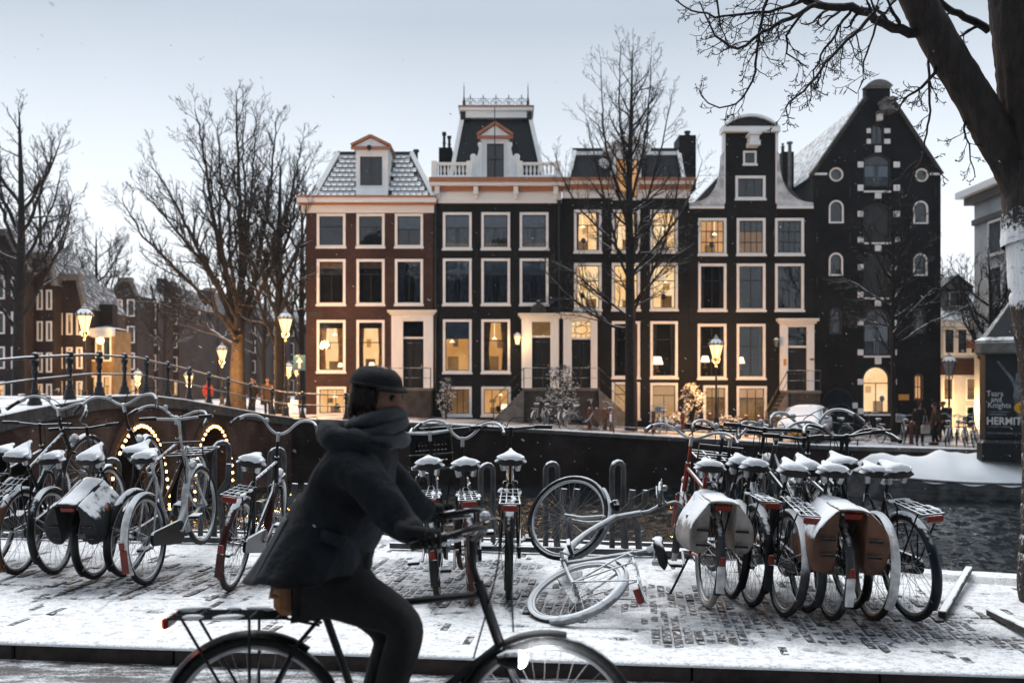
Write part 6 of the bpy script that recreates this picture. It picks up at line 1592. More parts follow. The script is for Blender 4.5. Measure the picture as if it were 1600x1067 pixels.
def saddle_mb(top=0.0, thick=.055, grow=0.0, bump=0.0):
    st = [(-.150,.050,-.012),(-.140,.095,.004),(-.10,.118,.010),(-.05,.112,.006),(0,.078,.0),(.05,.046,.0),(.10,.030,.002),(.135,.024,.0),(.150,.012,-.012)]
    mb = MB(); m = 9; vs = []
    for (x, w, z) in st:
        w += grow
        for k in range(m):
            t = k/(m-1)*2-1
            zz = z+top*(1-.75*t*t)*(1-.75*ss(.0, .12, x))-abs(t)**3*thick*.8+ bump*(1-t*t)*mnoise.noise((x*9, t*1.6, 3))
            vs.append((x*(1+grow*1.5), t*w, zz))
        for k in range(m-1, -1, -1):
            t = k/(m-1)*2-1; vs.append((x*(1+grow*1.5), t*w*.97, z-thick*(1.0 if not grow else .6)+(.012 if abs(x) > .1 else 0)))
    q = 2*m; n = len(st)
    mb.add(vs, [(i*q+k, (i+1)*q+k, (i+1)*q+(k+1) % q, i*q+(k+1) % q) for i in range(n-1) for k in range(q)]+[tuple(range(q)), tuple((n-1)*q+k for k in range(q))])
    return mb
def fender_mb(a0, a1, Rf=RW+.018, w=.030, n=26):
    mb = MB(); vs = []; prof = [(-w,-.016),(-w*.6,-.004),(0,0),(w*.6,-.004),(w,-.016),(w*.55,-.008),(0,-.004),(-w*.55,-.008)]
    for i in range(n+1):
        a = R(a0+(a1-a0)*i/n)
        for (y, d) in prof: vs.append(((Rf+d)*math.cos(a), y, (Rf+d)*math.sin(a)))
    q = len(prof)
    mb.add(vs, [(i*q+k, (i+1)*q+k, (i+1)*q+(k+1) % q, i*q+(k+1) % q) for i in range(n) for k in range(q)]+[tuple(range(q)), tuple(n*q+k for k in range(q))]); return mb
def curve(P, step=.03): return [tuple(p) for p in resample(P, step)]

def bicycle(label, frame='step', col='bike_black', fcol=None, tyre='rubber', ftyre=None, bar='swept', barcol='chrome', rack=True, fender=True, fendcol=None, tail=None, steer=0, seat=.99, snowcap=True, saddle='leather',
            case=True, front_rack=False, stand=False, cat='bicycle', name='bicycle', group='bicycles parked in the rack on the near bank', lamp=True, box=False, barz=1.09):
    t = thing(name, label, cat, (0,0,0), group)
    fc = MT[col]; A = Vector((0,0,RW)); F = Vector((1.10,0,RW)); BB = Vector((.44,0,.285)); SC = Vector((.262,0,.79))
    hb, ht = Vector((.925,0,.66)), Vector((.842,0,.90)); ax = (ht-hb).normalized()
    Ms = Matrix.Translation(hb) @ Matrix.Rotation(R(steer), 4, ax) @ Matrix.Translation(-hb)
    mb = MB(); r1 = .0155
    if frame == 'diamond':
        mb.tube([ht-ax*.05, SC], .0145, 7); mb.tube([hb, BB], .017, 7)
    elif frame == 'step':
        mb.tube(curve([hb, (.80,0,.50), (.62,0,.33), BB], .06), .017, 7); mb.tube(curve([ht-ax*.06, (.74,0,.66), (.55,0,.46), (.37,0,.47)], .06), .0135, 7)
    elif frame == 'low':
        mb.tube(curve([hb+ax*.05, (.78,0,.46), (.60,0,.30), BB], .06), .026, 8)
    else:  # slanted twin tubes
        mb.tube([hb, BB], .017, 7)
        for s in (-1, 1): mb.tube([ht-ax*.08, (.30,s*.02,.58), (.02,s*.06,RW+.02)], .010, 6)
    mb.tube([BB, SC], r1, 7); mb.tube([hb, ht], .020, 8)
    for s in (-1, 1):
        mb.tube([BB+Vector((-.04,s*.025,0)), (.10,s*.055,.33), (0,s*.062,RW)], .010, 6); mb.tube([SC+Vector((0,s*.015,-.01)), (.16,s*.05,.66), (0,s*.062,RW)], .008, 6)
    mb.tube([SC, (.225,0,seat-.06)], .0125, 7); mb.lathe([(.024,-.04),(.024,.04)], BB, 10, 'y')
    mb.build('frame', fc, t, smooth=50)
    # fork
    mb = MB(); cr = hb-ax*.035
    for s in (-1, 1): mb.tube(curve([cr+Vector((0,s*.05,0)), cr.lerp(F, .55)+Vector((-.02,s*.052,0)), F+Vector((0,s*.052,0))], .05), [.0125]*len(curve([cr+Vector((0,s*.05,0)), cr.lerp(F, .55)+Vector((-.02,s*.052,0)), F+Vector((0,s*.052,0))], .05)), 6)
    mb.tube([cr+Vector((0,-.055,0)), cr+Vector((0,.055,0))], .015, 6); mb.tube([cr, hb], .016, 6); mb.tube([ht, ht+ax*.06, (ht.x-.02,0,barz-.02)], .0125, 7)
    mb.xform(Ms); mb.build('fork', fc, t, smooth=50)
    # wheels
    for nm, c in (('rear_wheel', A), ('front_wheel', F)):
        w = link(nm, tyre_me((ftyre or tyre) if nm == 'front_wheel' else tyre), t); mtx = Matrix.Translation(c); mtx = mtx if nm == 'rear_wheel' else Ms @ mtx
        w.matrix_local = mtx @ Matrix.Rotation(random.uniform(0, 6), 4, 'Y')
        link('rim', rim_me(), w); link('spoke', spokes_me(), w)
    # handlebar
    hc = Vector((ht.x-.02,0,barz)); half = {'swept': [(0,0,0),(.02,.06,.012),(.05,.15,.055),(.02,.25,.075),(-.08,.315,.055),(-.20,.345,.025)],
        'straight': [(0,0,0),(.0,.12,.008),(-.015,.22,.016),(-.05,.32,.02)], 'high': [(0,0,0),(.01,.07,.03),(.03,.16,.12),(0,.26,.135),(-.09,.32,.11),(-.20,.35,.07)]}[bar]
    L_ = [hc+Vector((p[0], p[1], p[2])) for p in half]; Rr = [hc+Vector((p[0], -p[1], p[2])) for p in half[1:]][::-1]
    mb = MB(); path = curve(Rr+L_, .03); mb.tube(path, .0115, 7); mb.tube([hc-Vector((0,0,.06)), hc+Vector((0,0,.015))], .016, 8); mb.xform(Ms); hbar = mb.build('handlebar', MT[barcol], t, smooth=60)
    for s in (0, 1):
        mb = MB(); P = path[-5:] if s else path[:5]; mb.tube(P, [.0165]*len(P), 8); mb.xform(Ms); mb.build('grip', MT['grip'], hbar, smooth=60)
    if bar != 'straight':
        for s in (-1, 1):
            p0 = path[-6] if s > 0 else path[5]; mb = MB(); mb.tube([p0, Vector(p0)+Vector((.035,-s*.01,-.015)), Vector(p0)+Vector((-.05,s*.03,-.03)), Vector(p0)+Vector((-.12,s*.035,-.035))], .006, 5); mb.xform(Ms); mb.build('brake_lever', MT['chrome'], hbar)
        mb = MB(); p0 = Vector(path[len(path)//2+4]); mb.sphere(p0+Vector((0,0,.025)), .024, 8, 5); mb.xform(Ms); mb.build('bell', MT['chrome'], hbar)
    # brake cables
    mb = MB(); p0 = Vector(path[5]); mb.tube(curve([p0, p0+Vector((.12,.02,.05)), hc+Vector((.13,.02,.02)), hb+Vector((.05,0,.05))], .05), .0035, 4); p0 = Vector(path[-6]); mb.tube(curve([p0, p0+Vector((.10,-.06,.03)), hc+Vector((.10,0,-.06)), hb+Vector((-.1,0,-.05))], .05), .0035, 4); mb.xform(Ms); mb.build('brake_cable', MT['grip'], t)
    # saddle
    sm = shared(('saddle', saddle), lambda: saddle_mb().mesh('saddle', MT[saddle], 60)); so = link('saddle', sm, t, (.215,0,seat), (0, R(-3), 0))
    mb = MB()
    for s in (-1, 1):
        mb.tube([(-.08,s*.05,-.10),(-.095,s*.06,-.05)], .022, 8); mb.tube([(-.10,s*.05,-.09),(.0,s*.03,-.075),(.12,s*.012,-.045)], .006, 5)
    mb.build('saddle_spring', MT['chrome'], so)
    if snowcap:
        k = random.randrange(6); cm = shared(('cap', k), lambda: saddle_mb(.005+.004*k, .028, -.010-.004*(k % 3), .010+.004*(k % 3)).mesh('snow_cap', MT['snowlump'], 180)); link('snow_cap', cm, so, (0,0,.006))
    # mudguards
    if fender:
        fm = fendcol or col
        link('mudguard', shared(('fr', fm), lambda: fender_mb(212, 55).mesh('mudguard', MT[fm], 50)), t, A[:])
        o = link('mudguard', shared(('ff', fm), lambda: fender_mb(205, 78).mesh('mudguard', MT[fm], 50)), t); o.matrix_local = Ms @ Matrix.Translation(F)
        mb = MB()
        for s in (-1, 1): mb.tube([(0,s*.06,RW),(-(RW+.01)*.87,s*.028,RW+.18)], .0028, 4); mb.tube([(0,s*.06,RW),(-(RW+.01)*.93,s*.028,RW-.13)], .0028, 4)
        mb.build('mudguard_stay', MT['chrome'], t)
        if tail:
            mb = MB(); a = R(188); c = Vector((RW+.02)*Vector((math.cos(a),0,math.sin(a))))+A
            mb.bbox(c.x-.008, c.x+.004, -.028, .028, c.z-.11, c.z+.07, .006); mb.build('tail_patch', MT[tail], t)
            mb = MB(); mb.bbox(c.x-.028, c.x-.009, -.02, .02, c.z+.075, c.z+.135, .006); mb.build('rear_reflector', MT['reflector'], t)
    if rack:
        mb = MB(); zr = .775
        for y in (-.07, -.025, .025, .07): mb.tube([(-.30,y,zr),(.13,y*.8,zr)], .006, 5)
        for x in (-.30, -.2, -.1, 0, .1): mb.tube([(x,-.075,zr),(x,.075,zr)], .006, 5)
        for s in (-1, 1): mb.tube([(-.25,s*.072,zr),(0,s*.068,RW)], .006, 5); mb.tube([(.0,s*.072,zr),(0,s*.068,RW)], .006, 5); mb.tube([(.12,s*.05,zr),(.25,s*.02,.74)], .006, 5)
        rk = mb.build('luggage_rack', MT[fcol or 'bike_black'], t)
        mb = MB(); mb.bbox(-.335,-.308,-.055,.055,zr-.045,zr-.003,.008); mb.build('rear_reflector', MT['reflector'], rk)
        for i in range(5):
            x, y = random.uniform(-.25, .08), random.choice((-.07, -.025, .025, .07)); o = link('snow_lump', lump_me(), rk, (x, y, zr+.006), (0, 0, random.uniform(-.3, .3)), (random.uniform(.8, 2.2), random.uniform(.7, 1.2), 1))
    if front_rack or box:
        mb = MB(); zr = .84 
        if not box:
            for y in (-.17, -.06, .06, .17): mb.tube([(.86,y,zr),(1.22,y,zr)], .008, 5)
            for x in (.86, .98, 1.10, 1.22): mb.tube([(x,-.175,zr),(x,.175,zr)], .008, 5)
            for s in (-1, 1): mb.tube([(1.1,s*.06,RW),(1.12,s*.15,zr)], .007, 5)
            mb.tube([(.84,-.175,zr),(.83,-.175,zr+.12),(.83,.175,zr+.12),(.84,.175,zr)], .008, 5); mb.xform(Ms); mb.build('front_carrier', MT['bike_black'], t)
        else:
            for (a, b_, c, d, e, f) in ((.95,1.55,-.24,-.22,.42,.78),(.95,1.55,.22,.24,.42,.78),(.93,.95,-.24,.24,.42,.80),(1.55,1.57,-.24,.24,.42,.74),(.95,1.55,-.22,.22,.40,.42)): mb.box(a, b_, c, d, e, f)
            mb.build('cargo_box', MT['wood_brown'], t)
    if case:
        mb = MB(); P = []
        for i in range(9): a = PI/2+PI*i/8; P.append((.055*math.cos(a), RW+.055*math.sin(a)))
        for i in range(9): a = -PI/2+PI*i/8; P.append((BB.x+.095*math.cos(a), BB.z+.095*math.sin(a)))
        mb.prism(P, -.085, -.062); mb.build('chain_case', MT['bike_black' if col != 'bike_snowed' else col], t)
    ca_ = random.uniform(-.6, .9); mb = MB(); d = Vector((math.cos(ca_),0,math.sin(ca_)))*.165
    mb.tube([BB+Vector((0,-.10,0)), BB+Vector((0,.09,0))], .012, 8); mb.tube([BB+Vector((0,-.10,0)), BB+d+Vector((0,-.115,0))], .010, 6); mb.tube([BB+Vector((0,.09,0)), BB-d+Vector((0,.105,0))], .010, 6)
    ck = mb.build('crank', MT['chrome'], t)
    for s, dd in ((-1, d), (1, -d)):
        c = BB+dd+Vector((0,s*.17,0)); mb = MB(); mb.bbox(c.x-.05, c.x+.05, c.y-.045, c.y+.045, c.z-.013, c.z+.013, .005); mb.build('pedal', MT['rubber_snow'], ck)
    if lamp:
        mb = MB(); mb.lathe([(.012,-.05),(.034,-.01),(.038,.03),(.03,.04)], (0,0,0), 10, 'x'); mb.xform(Ms @ Matrix.Translation(hb+ax*.06+Vector((.085,0,.02)))); mb.build('headlamp', MT['bike_black' if col == 'bike_snowed' else 'chrome'], t)
    if stand: mb = MB(); mb.tube([(.38,.05,.27),(.30,.19,-.0),(.34,.21,.0)], .009, 5); mb.build('kickstand', MT['bike_black'], t)
    return t
def place(t, x, y, heading=0, lean=0, pitch=0, z=0):
    """heading: degrees to the right of straight away from the street; lean: degrees to the right; pitch: front wheel lifted"""
    M_ = Matrix.Translation((x, y, z)) @ Matrix.Rotation(R(90-heading), 4, 'Z') @ Matrix.Rotation(R(lean), 4, 'X') @ Matrix.Translation((0,0,RW)) @ Matrix.Rotation(R(-pitch), 4, 'Y') @ Matrix.Translation((0,0,-RW))
    t.matrix_world = M_; return M_
def pannier(label, M_, mat, snowy=.5, w=.215, drop=.43, mat2=None):
    t = thing('pannier', label, 'bicycle bag', (0,0,0)); t.matrix_world = M_
    for s in (-1, 1):
        mb = MB(); XS = [-.335,-.33,-.305,-.24,-.15,-.05,.03,.085,.105,.11]; n = len(XS)-1; vs = []
        prof = [(.085,.79),(.10,.788),(w*.62,.735),(w*.92,.655),(w,.60),(w*1.03,.52),(w*.99,drop+.03),(w*.93,drop),(.12,drop-.005),(.09,drop+.02),(.085,.60)]
        for i in range(n+1):
            x = XS[i]; u = (x+.335)/.445; k = .88+.12*math.sin(max(0, u)*PI)**.4
            for j, (y, z) in enumerate(prof):
                yy = .085+(y-.085)*k+(.010*mnoise.noise((x*9, z*8, s*5)) if j else 0); vs.append((x+(.03 if z < .5 else 0)*(1-2*u), s*(yy+(.022*mnoise.noise((x*5+s, z*5, 7)) if j > 1 else 0)), z+.024*mnoise.noise((x*5, y*6, s*3))))
        q = len(prof)
        mb.add(vs, [(i*q+k2, (i+1)*q+k2, (i+1)*q+(k2+1) % q, i*q+(k2+1) % q) for i in range(n) for k2 in range(q)]+[tuple(range(q)), tuple(n*q+k2 for k2 in range(q))])
        o = mb.build('side_bag', MT[mat], t, smooth=180); sd = o.modifiers.new('soft', 'SUBSURF'); sd.levels = sd.render_levels = 1
        for zq in (.50, .60): mb = MB(); mb.bbox(-.347,-.338, s*w*.60-.045, s*w*.60+.045, zq-.009, zq+.009, .003); mb.build('strap', MT['grip'], t)
        mb = MB(); mb.bbox(-.12,-.09, s*(w*.86)-.012, s*(w*.86)+.012, .46, .66, .004); mb.build('strap', MT[mat2 or 'amber'], t)
    mb = MB(); n = 10; vs = []
    for i in range(n+1):
        x = -.34+.46*i/n
        for (y, z) in ((-.105,.775),(-.05,.798),(0,.80),(.05,.798),(.105,.775),(.05,.782),(-.05,.782)): vs.append((x, y, z+.012*mnoise.noise((x*8, y*8, 2))))
    mb.add(vs, [(i*7+k, (i+1)*7+k, (i+1)*7+(k+1) % 7, i*7+(k+1) % 7) for i in range(n) for k in range(7)]+[tuple(range(7)), tuple(n*7+k for k in range(7))]); o = mb.build('top_flap', MT[mat], t, smooth=180)
    return t
MT['bag_black'] = M('black oilcloth bag', (.014,.014,.016), .6, var=.3, snow=(.36,.58,8,1.2), bump=.6, bs=14); MT['bag_white'] = M('white oilcloth bag', (.27,.25,.235), .6, var=.55, vs=4, snow=(.30,.55,7,1.2), bump=.6, bs=14)
MT['bag_brown'] = M('brown oilcloth bag', (.11,.052,.030), .55, var=.55, vs=4, snow=(.30,.52,7,1.2), bump=.6, bs=14)
def crate(label, M_, loc, sx=.42, sy=.32, sz=.26, mat='bike_black'):
    t = thing('crate', label, 'crate', (0,0,0)); t.matrix_world = M_ @ Matrix.Translation(loc)
    mb = MB(); X, Y_ = sx/2, sy/2
    mb.box(-X, X, -Y_, Y_, 0, .012); mb.build('crate_floor', MT[mat], t)
    for (ax_, s) in (('x', 1), ('x', -1), ('y', 1), ('y', -1)):
        mb = MB(); Lw = (Y_ if ax_ == 'x' else X)*2; d = s*(X if ax_ == 'x' else Y_); T_ = .006
        def bar(u0, u1, z0, z1):
            if ax_ == 'x': mb.box(d-T_, d+T_, u0, u1, z0, z1)
            else: mb.box(u0, u1, d-T_, d+T_, z0, z1)
        bar(-Lw/2, Lw/2, sz-.05, sz+.02); bar(-Lw/2, Lw/2, .013, .05); bar(-Lw/2, -Lw/2+.03, .05, sz-.05); bar(Lw/2-.03, Lw/2, .05, sz-.05); bar(-Lw/2+.03, Lw/2-.03, .115, .135)
        n = int(Lw/.028)
        for i in range(1, n): u = -Lw/2+Lw*i/n; bar(u-.005, u+.005, .05, .115); bar(u-.005, u+.005, .135, sz-.05)
        mb.build('crate_side', MT[mat], t)
    mb = MB(); 
    mb.tube([(-X,-Y_,sz+.022),(X,-Y_,sz+.022),(X,Y_,sz+.022),(-X,Y_,sz+.022)], .014, 6, closed=True); mb.build('snow_rim', MT['snowlump'], t)
    return t
def bike_at(px_, py_, label, heading=0, lean=0, pitch=0, **k):
    t = bicycle(label, **k); g_ = G(px_, py_); M_ = place(t, g_.x, g_.y, heading, lean, pitch); return t, M_

B = {}
B[0] = bike_at(-12, 884, 'dark bicycle mostly cut off by the frame edge, snow on its saddle', 1, 2, 6, frame='diamond', col='bike_black', bar='straight', barcol='bike_black')
B[1] = bike_at(28, 897, 'dark bicycle with a raised front wheel, chrome handlebar and brown rear tyre', 3, 3, 21, frame='diamond', col='bike_black', fendcol='bike_brown', tail='bike_brown', tyre='rubber', bar='swept', steer=-8, seat=1.0, saddle='leather')
B[2] = bike_at(150, 904, 'black bicycle under snowy double panniers with its front wheel raised in the rack', 4, 0, 21, frame='low', col='bike_black', bar='swept', steer=6, barz=1.13)
pannier('snow dusted black double pannier on the raised black bicycle', B[2][1], 'bag_black')
B[3] = bike_at(231, 913, 'pale silver bicycle with a straight handlebar and a red rear reflector', 5, -3, 7, frame='low', col='bike_silver', fcol='bike_silver', fendcol='bike_white', bar='straight', barcol='bike_silver', tail='reflector', rack=False, barz=1.16, front_rack=True)
B[4] = bike_at(360, 922, 'lone black bicycle with a wide chrome handlebar beside the raised hoops', 2, 8, 4, frame='diamond', col='bike_black', fendcol='bike_maroon', bar='high', steer=4, tail='bike_maroon')
B[5] = bike_at(684, 937, 'black bicycle carrying a black crate over its front wheel behind the rider', -3, -4, 2, frame='step', col='bike_black', fender=True, front_rack=True, bar='straight', barcol='chrome', tail='bike_black', barz=1.13)
crate('black plastic crate with snowy rim on a front carrier', B[5][1], (1.06, 0, .86))
B[6] = bike_at(736, 942, 'bicycle with a brown rear tyre and an amber reflector on its handlebar', -5, -2, 2, frame='step', col='bike_black', tyre='rubber_brown', bar='high', fendcol='bike_maroon', steer=-12, rack=True)
B[7] = bike_at(794, 936, 'tall black bicycle with raised front wheel and a wide flat dark handlebar', 0, 1, 8, frame='diamond', col='bike_black', bar='straight', barcol='bike_black', seat=1.02, steer=3)
B[9] = bike_at(1103, 948, 'red framed bicycle with pale snowy tyres and white panniers', -2, 3, 3, frame='diamond', col='bike_red', tyre='rubber_grey', fendcol='bike_grey', tail='bike_white', bar='swept', steer=-14, stand=True)
pannier('white double pannier with a brown inner flap on the red bicycle', B[9][1], 'bag_white', mat2='bag_brown')
B[10] = bike_at(1172, 946, 'black bicycle with a snowy front carrier between the white panniers and the raised bicycles', -3, 4, 2, frame='step', col='bike_black', bar='high', front_rack=True, tail='bike_black')
B[11] = bike_at(1222, 962, 'black bicycle with snow on its rack bars and its straight dark handlebar', -4, 5, 10, frame='diamond', col='bike_black', bar='straight', barcol='bike_black', fendcol='bike_snowed_dark')
B[12] = bike_at(1296, 968, 'bicycle hidden under brown snow topped panniers with a white rear mudguard', 0, 3, 4, frame='diamond', col='bike_grey', fendcol='bike_grey', tail='bike_white', bar='straight', barcol='bike_black')
pannier('brown double pannier heaped with snow', B[12][1], 'bag_brown', w=.245, drop=.37)
B[13] = bike_at(1360, 968, 'dark bicycle with a snowy pale mudguard beside the brown panniers', -1, 4, 5, frame='step', col='bike_black', fendcol='bike_white', tail=None, bar='swept', barcol='bike_black', rack=False)
B[14] = bike_at(1424, 968, 'outermost dark step through bicycle of the rack, nearest the water', -8, -4, 6, frame='low', col='bike_blue', bar='straight', barcol='bike_black', tail=None, steer=0)
B[15] = bike_at(1258, 955, 'black bicycle half hidden behind the brown panniers', -2, 0, 15, frame='twin', col='bike_grey', bar='swept', barcol='chrome', fender=True, rack=False, barz=1.0)
B[16] = bike_at(88, 896, 'dark bicycle squeezed between the brown tyred bicycle and the black panniers', 2, -5, 5, frame='step', col='bike_grey', bar='straight', barcol='bike_black', fendcol='bike_black', rack=False, seat=.95)
B[17] = bike_at(196, 900, 'dark bicycle wedged between the black panniers and the pale silver bicycle', 7, 6, 14, frame='diamond', col='bike_brown', bar='swept', barcol='chrome', fendcol='bike_black', rack=False, seat=1.03)
B[18] = bike_at(1330, 950, 'black bicycle wedged between the brown panniers and the snowy mudguard', -2, -3, 9, frame='diamond', col='bike_black', bar='high', barcol='chrome', fendcol='bike_black', rack=False, seat=1.02)
B[19] = bike_at(1140, 934, 'dark blue bicycle half hidden behind the white panniers', -1, 6, 7, frame='step', col='bike_blue', bar='straight', barcol='bike_black', fendcol='bike_black', front_rack=True, rack=False)
# the fallen bicycle
B[8] = bicycle('fallen bicycle lying on its side, thickly covered with snow', frame='low', col='bike_snowed', tyre='rubber_snow', ftyre='rubber', fendcol='bike_snowed', bar='swept', barcol='bike_snowed', steer=38, saddle='leather', snowcap=False, fcol='bike_snowed', group=None)
M8 = Matrix.Translation((.43, 6.66, .17)) @ Matrix.Rotation(R(90-1), 4, 'Z') @ Matrix.Rotation(R(-17), 4, 'Y') @ Matrix.Rotation(R(70), 4, 'X') @ Matrix.Translation((0,0,-RW))
B[8].matrix_world = M8

# ------------------------------------------------------------------ bicycle racks
MT['galv'] = M('galvanised steel', (.06,.063,.067), .5, .2, var=.35, vs=9, snow=(.45,.65,9,1.1))
def rack(label, spots, ends):
    a, b_ = G(*ends[0]), G(*ends[1]); t = thing('bicycle_rack', label, 'bicycle rack', ((a+b_)/2)[:]); o_ = Vector(t.location)
    d = (b_-a).normalized(); n_ = Vector((-d.y, d.x, 0))
    for off in (0, .42):
        mb = MB(); p, q = a-o_+n_*off, b_-o_+n_*off; beam(mb, p+Vector((0,0,.05)), q+Vector((0,0,.05)), .05, .06); mb.build('base_bar', MT['galv'], t)
    for (px_, kind, hh) in spots:
        u = (px_-ends[0][0])/(ends[1][0]-ends[0][0]); c = a.lerp(b_, u)-o_+n_*.1
        mb = MB(); 
        if kind == 'hoop':
            P = [(0,0,.05),(0,0,hh-.12)]+[(0,.06-.06*math.cos(PI*k/6)*1.0, hh-.07+.07*math.sin(PI*k/6)) for k in range(7)]+[(0,.12,hh-.12),(0,.12,.05)]
            mb.tube([c+n_*p[1]*1.0+d*p[1]*.8+Vector((0,0,p[2])) for p in P], .026, 8); mb.build('hoop', MT['galv'], t, smooth=60)
        else:
            P = [(0,.05),(-.02,.30),(-.05,hh*.62),(.05,hh*.80),(.06,hh)]
            mb.tube([tuple(c+d*p[0]-n_*.05+Vector((0,0,p[1]))) for p in P], .030, 8); mb.tube([tuple(c+d*(p[0]+.12)-n_*.05+Vector((0,0,p[1]))) for p in P], .030, 8); mb.build('wheel_arm', MT['galv'], t, smooth=60)
    return t
rack('galvanised bicycle rack with tall hoops among the bicycles by the bridge', ((335, 'hoop', .98), (352, 'arm', .78), (420, 'hoop', .92), (452, 'arm', .60), (290, 'hoop', .80), (160, 'hoop', .80), (60, 'hoop', .80)), ((-40, 842), (520, 856)))
rack('galvanised bicycle rack with bare snowy hoops behind the fallen bicycle', ((756, 'hoop', .80), (862, 'hoop', .82), (882, 'arm', .60), (968, 'hoop', .84), (990, 'arm', .60), (650, 'hoop', .7), (1100, 'hoop', .8), (1200, 'hoop', .8)), ((610, 860), (1300, 880)))

# ------------------------------------------------------------------ bicycles on the far street
def far_bike(src, px_, py_, Y, rz, label, lean=0, name=None):
    c = copy_tree(src); c.matrix_world = Matrix.Translation(W(px_, py_, Y)) @ Matrix.Rotation(R(rz), 4, 'Z') @ Matrix.Rotation(R(lean), 4, 'X')
    c.location.z = zs(c.location.x)+.01; c['label'] = label; c['group'] = 'bicycles on the far street'
    return c
fw = bicycle('snowed bicycle parked on the far street', frame='step', col='bike_snowed_dark', fendcol='bike_snowed_dark', barcol='bike_snowed', bar='high', tyre='rubber_snow', fcol='bike_snowed_dark', group='bicycles on the far street')
fd = bicycle('dark bicycle parked on the far street', frame='diamond', col='bike_black', bar='swept', fcol='bike_black', group='bicycles on the far street')
cg = bicycle('cargo bicycle with a wooden front box, parked by the round snow capped shrub', frame='low', col='bike_snowed_dark', bar='high', box=True, fcol='bike_black', name='cargo_bicycle', cat='cargo bicycle', group=None, tyre='rubber_snow', barcol='bike_snowed')
FB = [(fw, 836, 672, 41.6, 62, 'snowed bicycle standing furthest from the cargo bicycle by the shrub'), (fd, 856, 672, 41.3, 100, 'bicycle in the middle of the three beside the round shrub'), (fw, 876, 674, 41.0, 75, 'snowed bicycle closest to the round shrub and the cargo bicycle'),
      (fw, 955, 678, 41.0, 82, 'snowed bicycle leaning alone at the foot of the black house stairs'), (fw, 1040, 682, 41.0, 95, 'bicycle with a snow filled crate beside the bare tree'),
      (fd, 1322, 694, 39.4, 140, 'bicycle just behind the snowy car'), (fw, 1376, 694, 39.6, 100, 'bicycle standing in front of the glowing arched window'), (fd, 1412, 696, 39.2, 75, 'bicycle with a pale front basket by the slender tree'),
      (fw, 1478, 704, 38.2, 60, 'bicycle beside the standing walkers, first of the group of four'), (fd, 1494, 704, 38.4, 65, 'second bicycle from the walkers in the group of four'), (fw, 1508, 705, 38.0, 60, 'third bicycle from the walkers in the group of four'), (fd, 1522, 706, 37.8, 58, 'bicycle of the group of four standing closest to the poster column'),
      (fw, 26, 634, 44.0, 15, 'snowed bicycle behind the bridge railing at the picture edge'), (fw, 60, 634, 45.0, 20, 'snowed bicycle behind the bridge railing below the dim brick house')]
used_ = set()
for (src, px_, py_, Y, rz, lb) in FB:
    if id(src) in used_: c = far_bike(src, px_, py_, Y, rz, lb, random.uniform(-6, 6))
    else:
        used_.add(id(src)); c = src; c.matrix_world = Matrix.Translation(W(px_, py_, Y)) @ Matrix.Rotation(R(rz), 4, 'Z'); c.location.z = zs(c.location.x)+.01; c['label'] = lb
    if px_ == 1040: crate('small crate heaped with snow on a far street bicycle', Matrix.Translation(c.location) @ Matrix.Rotation(R(rz), 4, 'Z'), (1.05, 0, .82), mat='bike_snowed')
    if px_ == 1412: crate('pale basket on the bicycle by the slender young tree', Matrix.Translation(c.location) @ Matrix.Rotation(R(rz), 4, 'Z'), (1.05, 0, .84), mat='bike_snowed')
    if px_ == 1508: crate('dark basket on a bicycle near the poster column', Matrix.Translation(c.location) @ Matrix.Rotation(R(rz), 4, 'Z'), (1.05, 0, .84))
cg.matrix_world = Matrix.Translation(W(893, 676, 41.0)) @ Matrix.Rotation(R(8), 4, 'Z'); cg.location.z = zs(cg.location.x)+.01
# ================================================================== people
def skin_arrays(J, E, root, sub=2):
    """J: name -> (position, radius); E: pairs of names. Returns one continuous skinned surface."""
    names = list(J); ix = {n: i for i, n in enumerate(names)}
    me = bpy.data.meshes.new('sk'); me.from_pydata([tuple(J[n][0]) for n in names], [(ix[a], ix[b_]) for a, b_ in E], [])
    o = bpy.data.objects.new('sk', me); COL.objects.link(o)
    md = o.modifiers.new('s', 'SKIN'); md.use_smooth_shade = True; md.branch_smoothing = .4
    for n in names:
        d = me.skin_vertices[0].data[ix[n]]; r = J[n][1]; d.radius = r if isinstance(r, tuple) else (r, r); d.use_root = (n == root)
    sb = o.modifiers.new('u', 'SUBSURF'); sb.levels = sub
    dg = bpy.context.evaluated_depsgraph_get(); ev = o.evaluated_get(dg); m2 = ev.to_mesh()
    V = [v.co[:] for v in m2.vertices]; F_ = [tuple(p.vertices) for p in m2.polygons]; ev.to_mesh_clear()
    bpy.data.objects.remove(o, do_unlink=True); bpy.data.meshes.remove(me); return V, F_
